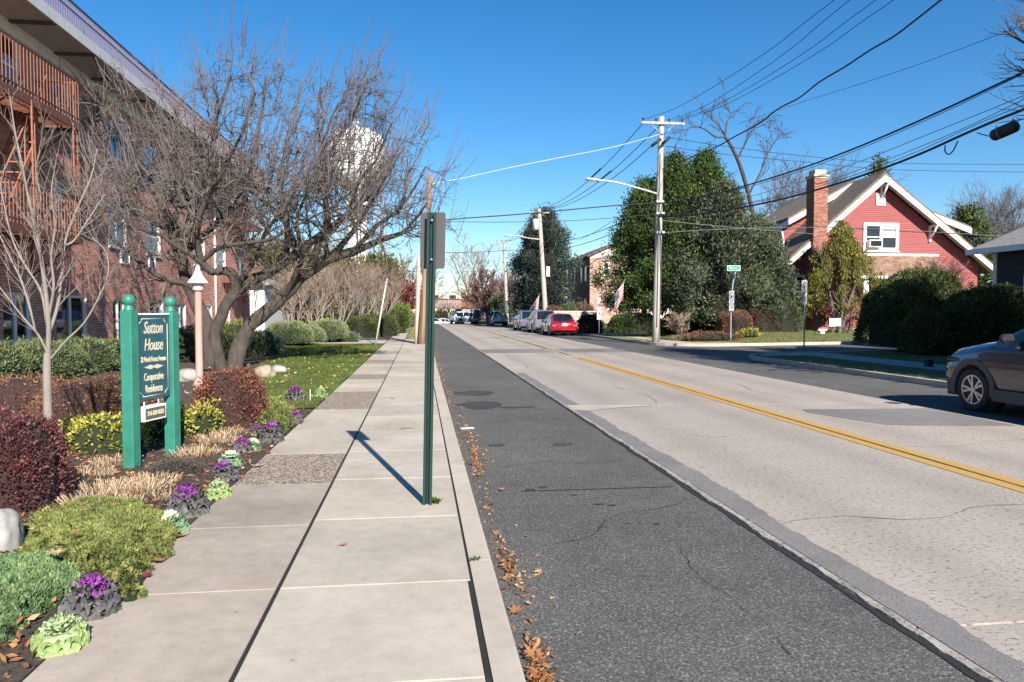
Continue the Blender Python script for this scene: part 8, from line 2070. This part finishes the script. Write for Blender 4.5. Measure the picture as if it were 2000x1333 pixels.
# near dark crossover, parked at the right kerb
wp_ = G(1898, 803, 0.0); L0 = 4.42
near = car('dark grey crossover with silver spoked wheels parked at the right edge', wp_.x + .90 - .035, wp_.y - (L0 / 2 - L0 * .2), 90, L0, 1.82, 1.64, carpaint('dark grey metallic paint', (.026, .026, .031), .20), 'suv', clad=True, hi=True, mirror_m=carpaint('bronze mirror paint', (.04, .033, .032), .25), face=True)
RED_P = carpaint('bright red paint', (.34, .008, .018), .22)
car('bright red sedan parked first in the row beyond the street corner', 9.45, 49.9, 90, 4.6, 1.82, 1.46, RED_P, 'sedan', group='cars parked along the far kerb', tail='wrap')
car('black and silver boxy car parked just ahead of the red sedan', 9.25, 56.0, 90, 4.5, 1.82, 1.72, carpaint('silver grey paint', (.17, .18, .20), .25), 'suv', group='cars parked along the far kerb', tail='high')
car('blue grey crossover parked third in the row', 9.0, 62.2, 90, 4.6, 1.86, 1.70, carpaint('blue grey paint', (.11, .15, .22), .22), 'suv', group='cars parked along the far kerb')
car('dark grey car with a white tailgate standing farther down by the bare tree', 9.0, 84.6, 90, 4.6, 1.9, 1.66, carpaint('pale silver paint', (.42, .42, .43), .25), 'suv', group='cars parked along the far kerb')
jp = car('dark off road car with a spare wheel on its tailgate and pale hardtop', 7.5, 94.6, 90, 4.2, 1.88, 1.85, carpaint('dark blue black paint', (.03, .035, .045), .25), 'suv', group='cars parked along the far kerb', plate=False)
mb = MB(); mb.lathe((-2.16, 0, 1.0), [(.39, 0), (.39, .2), (.30, .24), (.1, .24)], 20, True, Matrix(((0, 0, -1), (0, 1, 0), (1, 0, 0)))); mb.build('spare_wheel', TYRE, jp, local=True)
mb = MB(); mb.bbox((-.4, 0, 1.86), (2.6, 1.35, .05), .02); mb.build('hardtop', M['vinyl'], jp, local=True)
WHT = carpaint('white car paint', (.72, .73, .74), .3)
car('white car standing sideways left of the dark off road car', 6.35, 97.0, 12, 4.4, 1.8, 1.6, WHT, 'suv', z=.0, plate=False, group='cars near the railway bridge')
car('dark car with a black window facing down the street left of the white car', 5.0, 99.0, -90, 4.5, 1.85, 1.55, carpaint('black paint', (.02, .02, .022), .2), 'sedan', group='cars near the railway bridge')
for k, (px_, Y, hd, p_, kd, lb) in enumerate(((868, 128, 15, WHT, 'sedan', 'white sedan crossing under the bridge, right one'), (858, 135, 200, carpaint('pale silver car paint', (.5, .52, .54), .3), 'sedan', 'silver sedan under the bridge beside the white one'), (848, 126, 10, WHT, 'sedan', 'white car beside the green sign post under the bridge'))):
    car(lb, Dp(px_, 620, Y).x, Y, hd, 4.3, 1.8, 1.5, p_, kd, z=gz(Y), plate=False, group='cars near the railway bridge')
car('dark car parked behind the bright green shrub on the left', Dp(797, 630, 70).x - .4, 71, 90, 4.4, 1.8, 1.5, bpy.data.materials['black paint'], 'sedan', z=.1, plate=False)
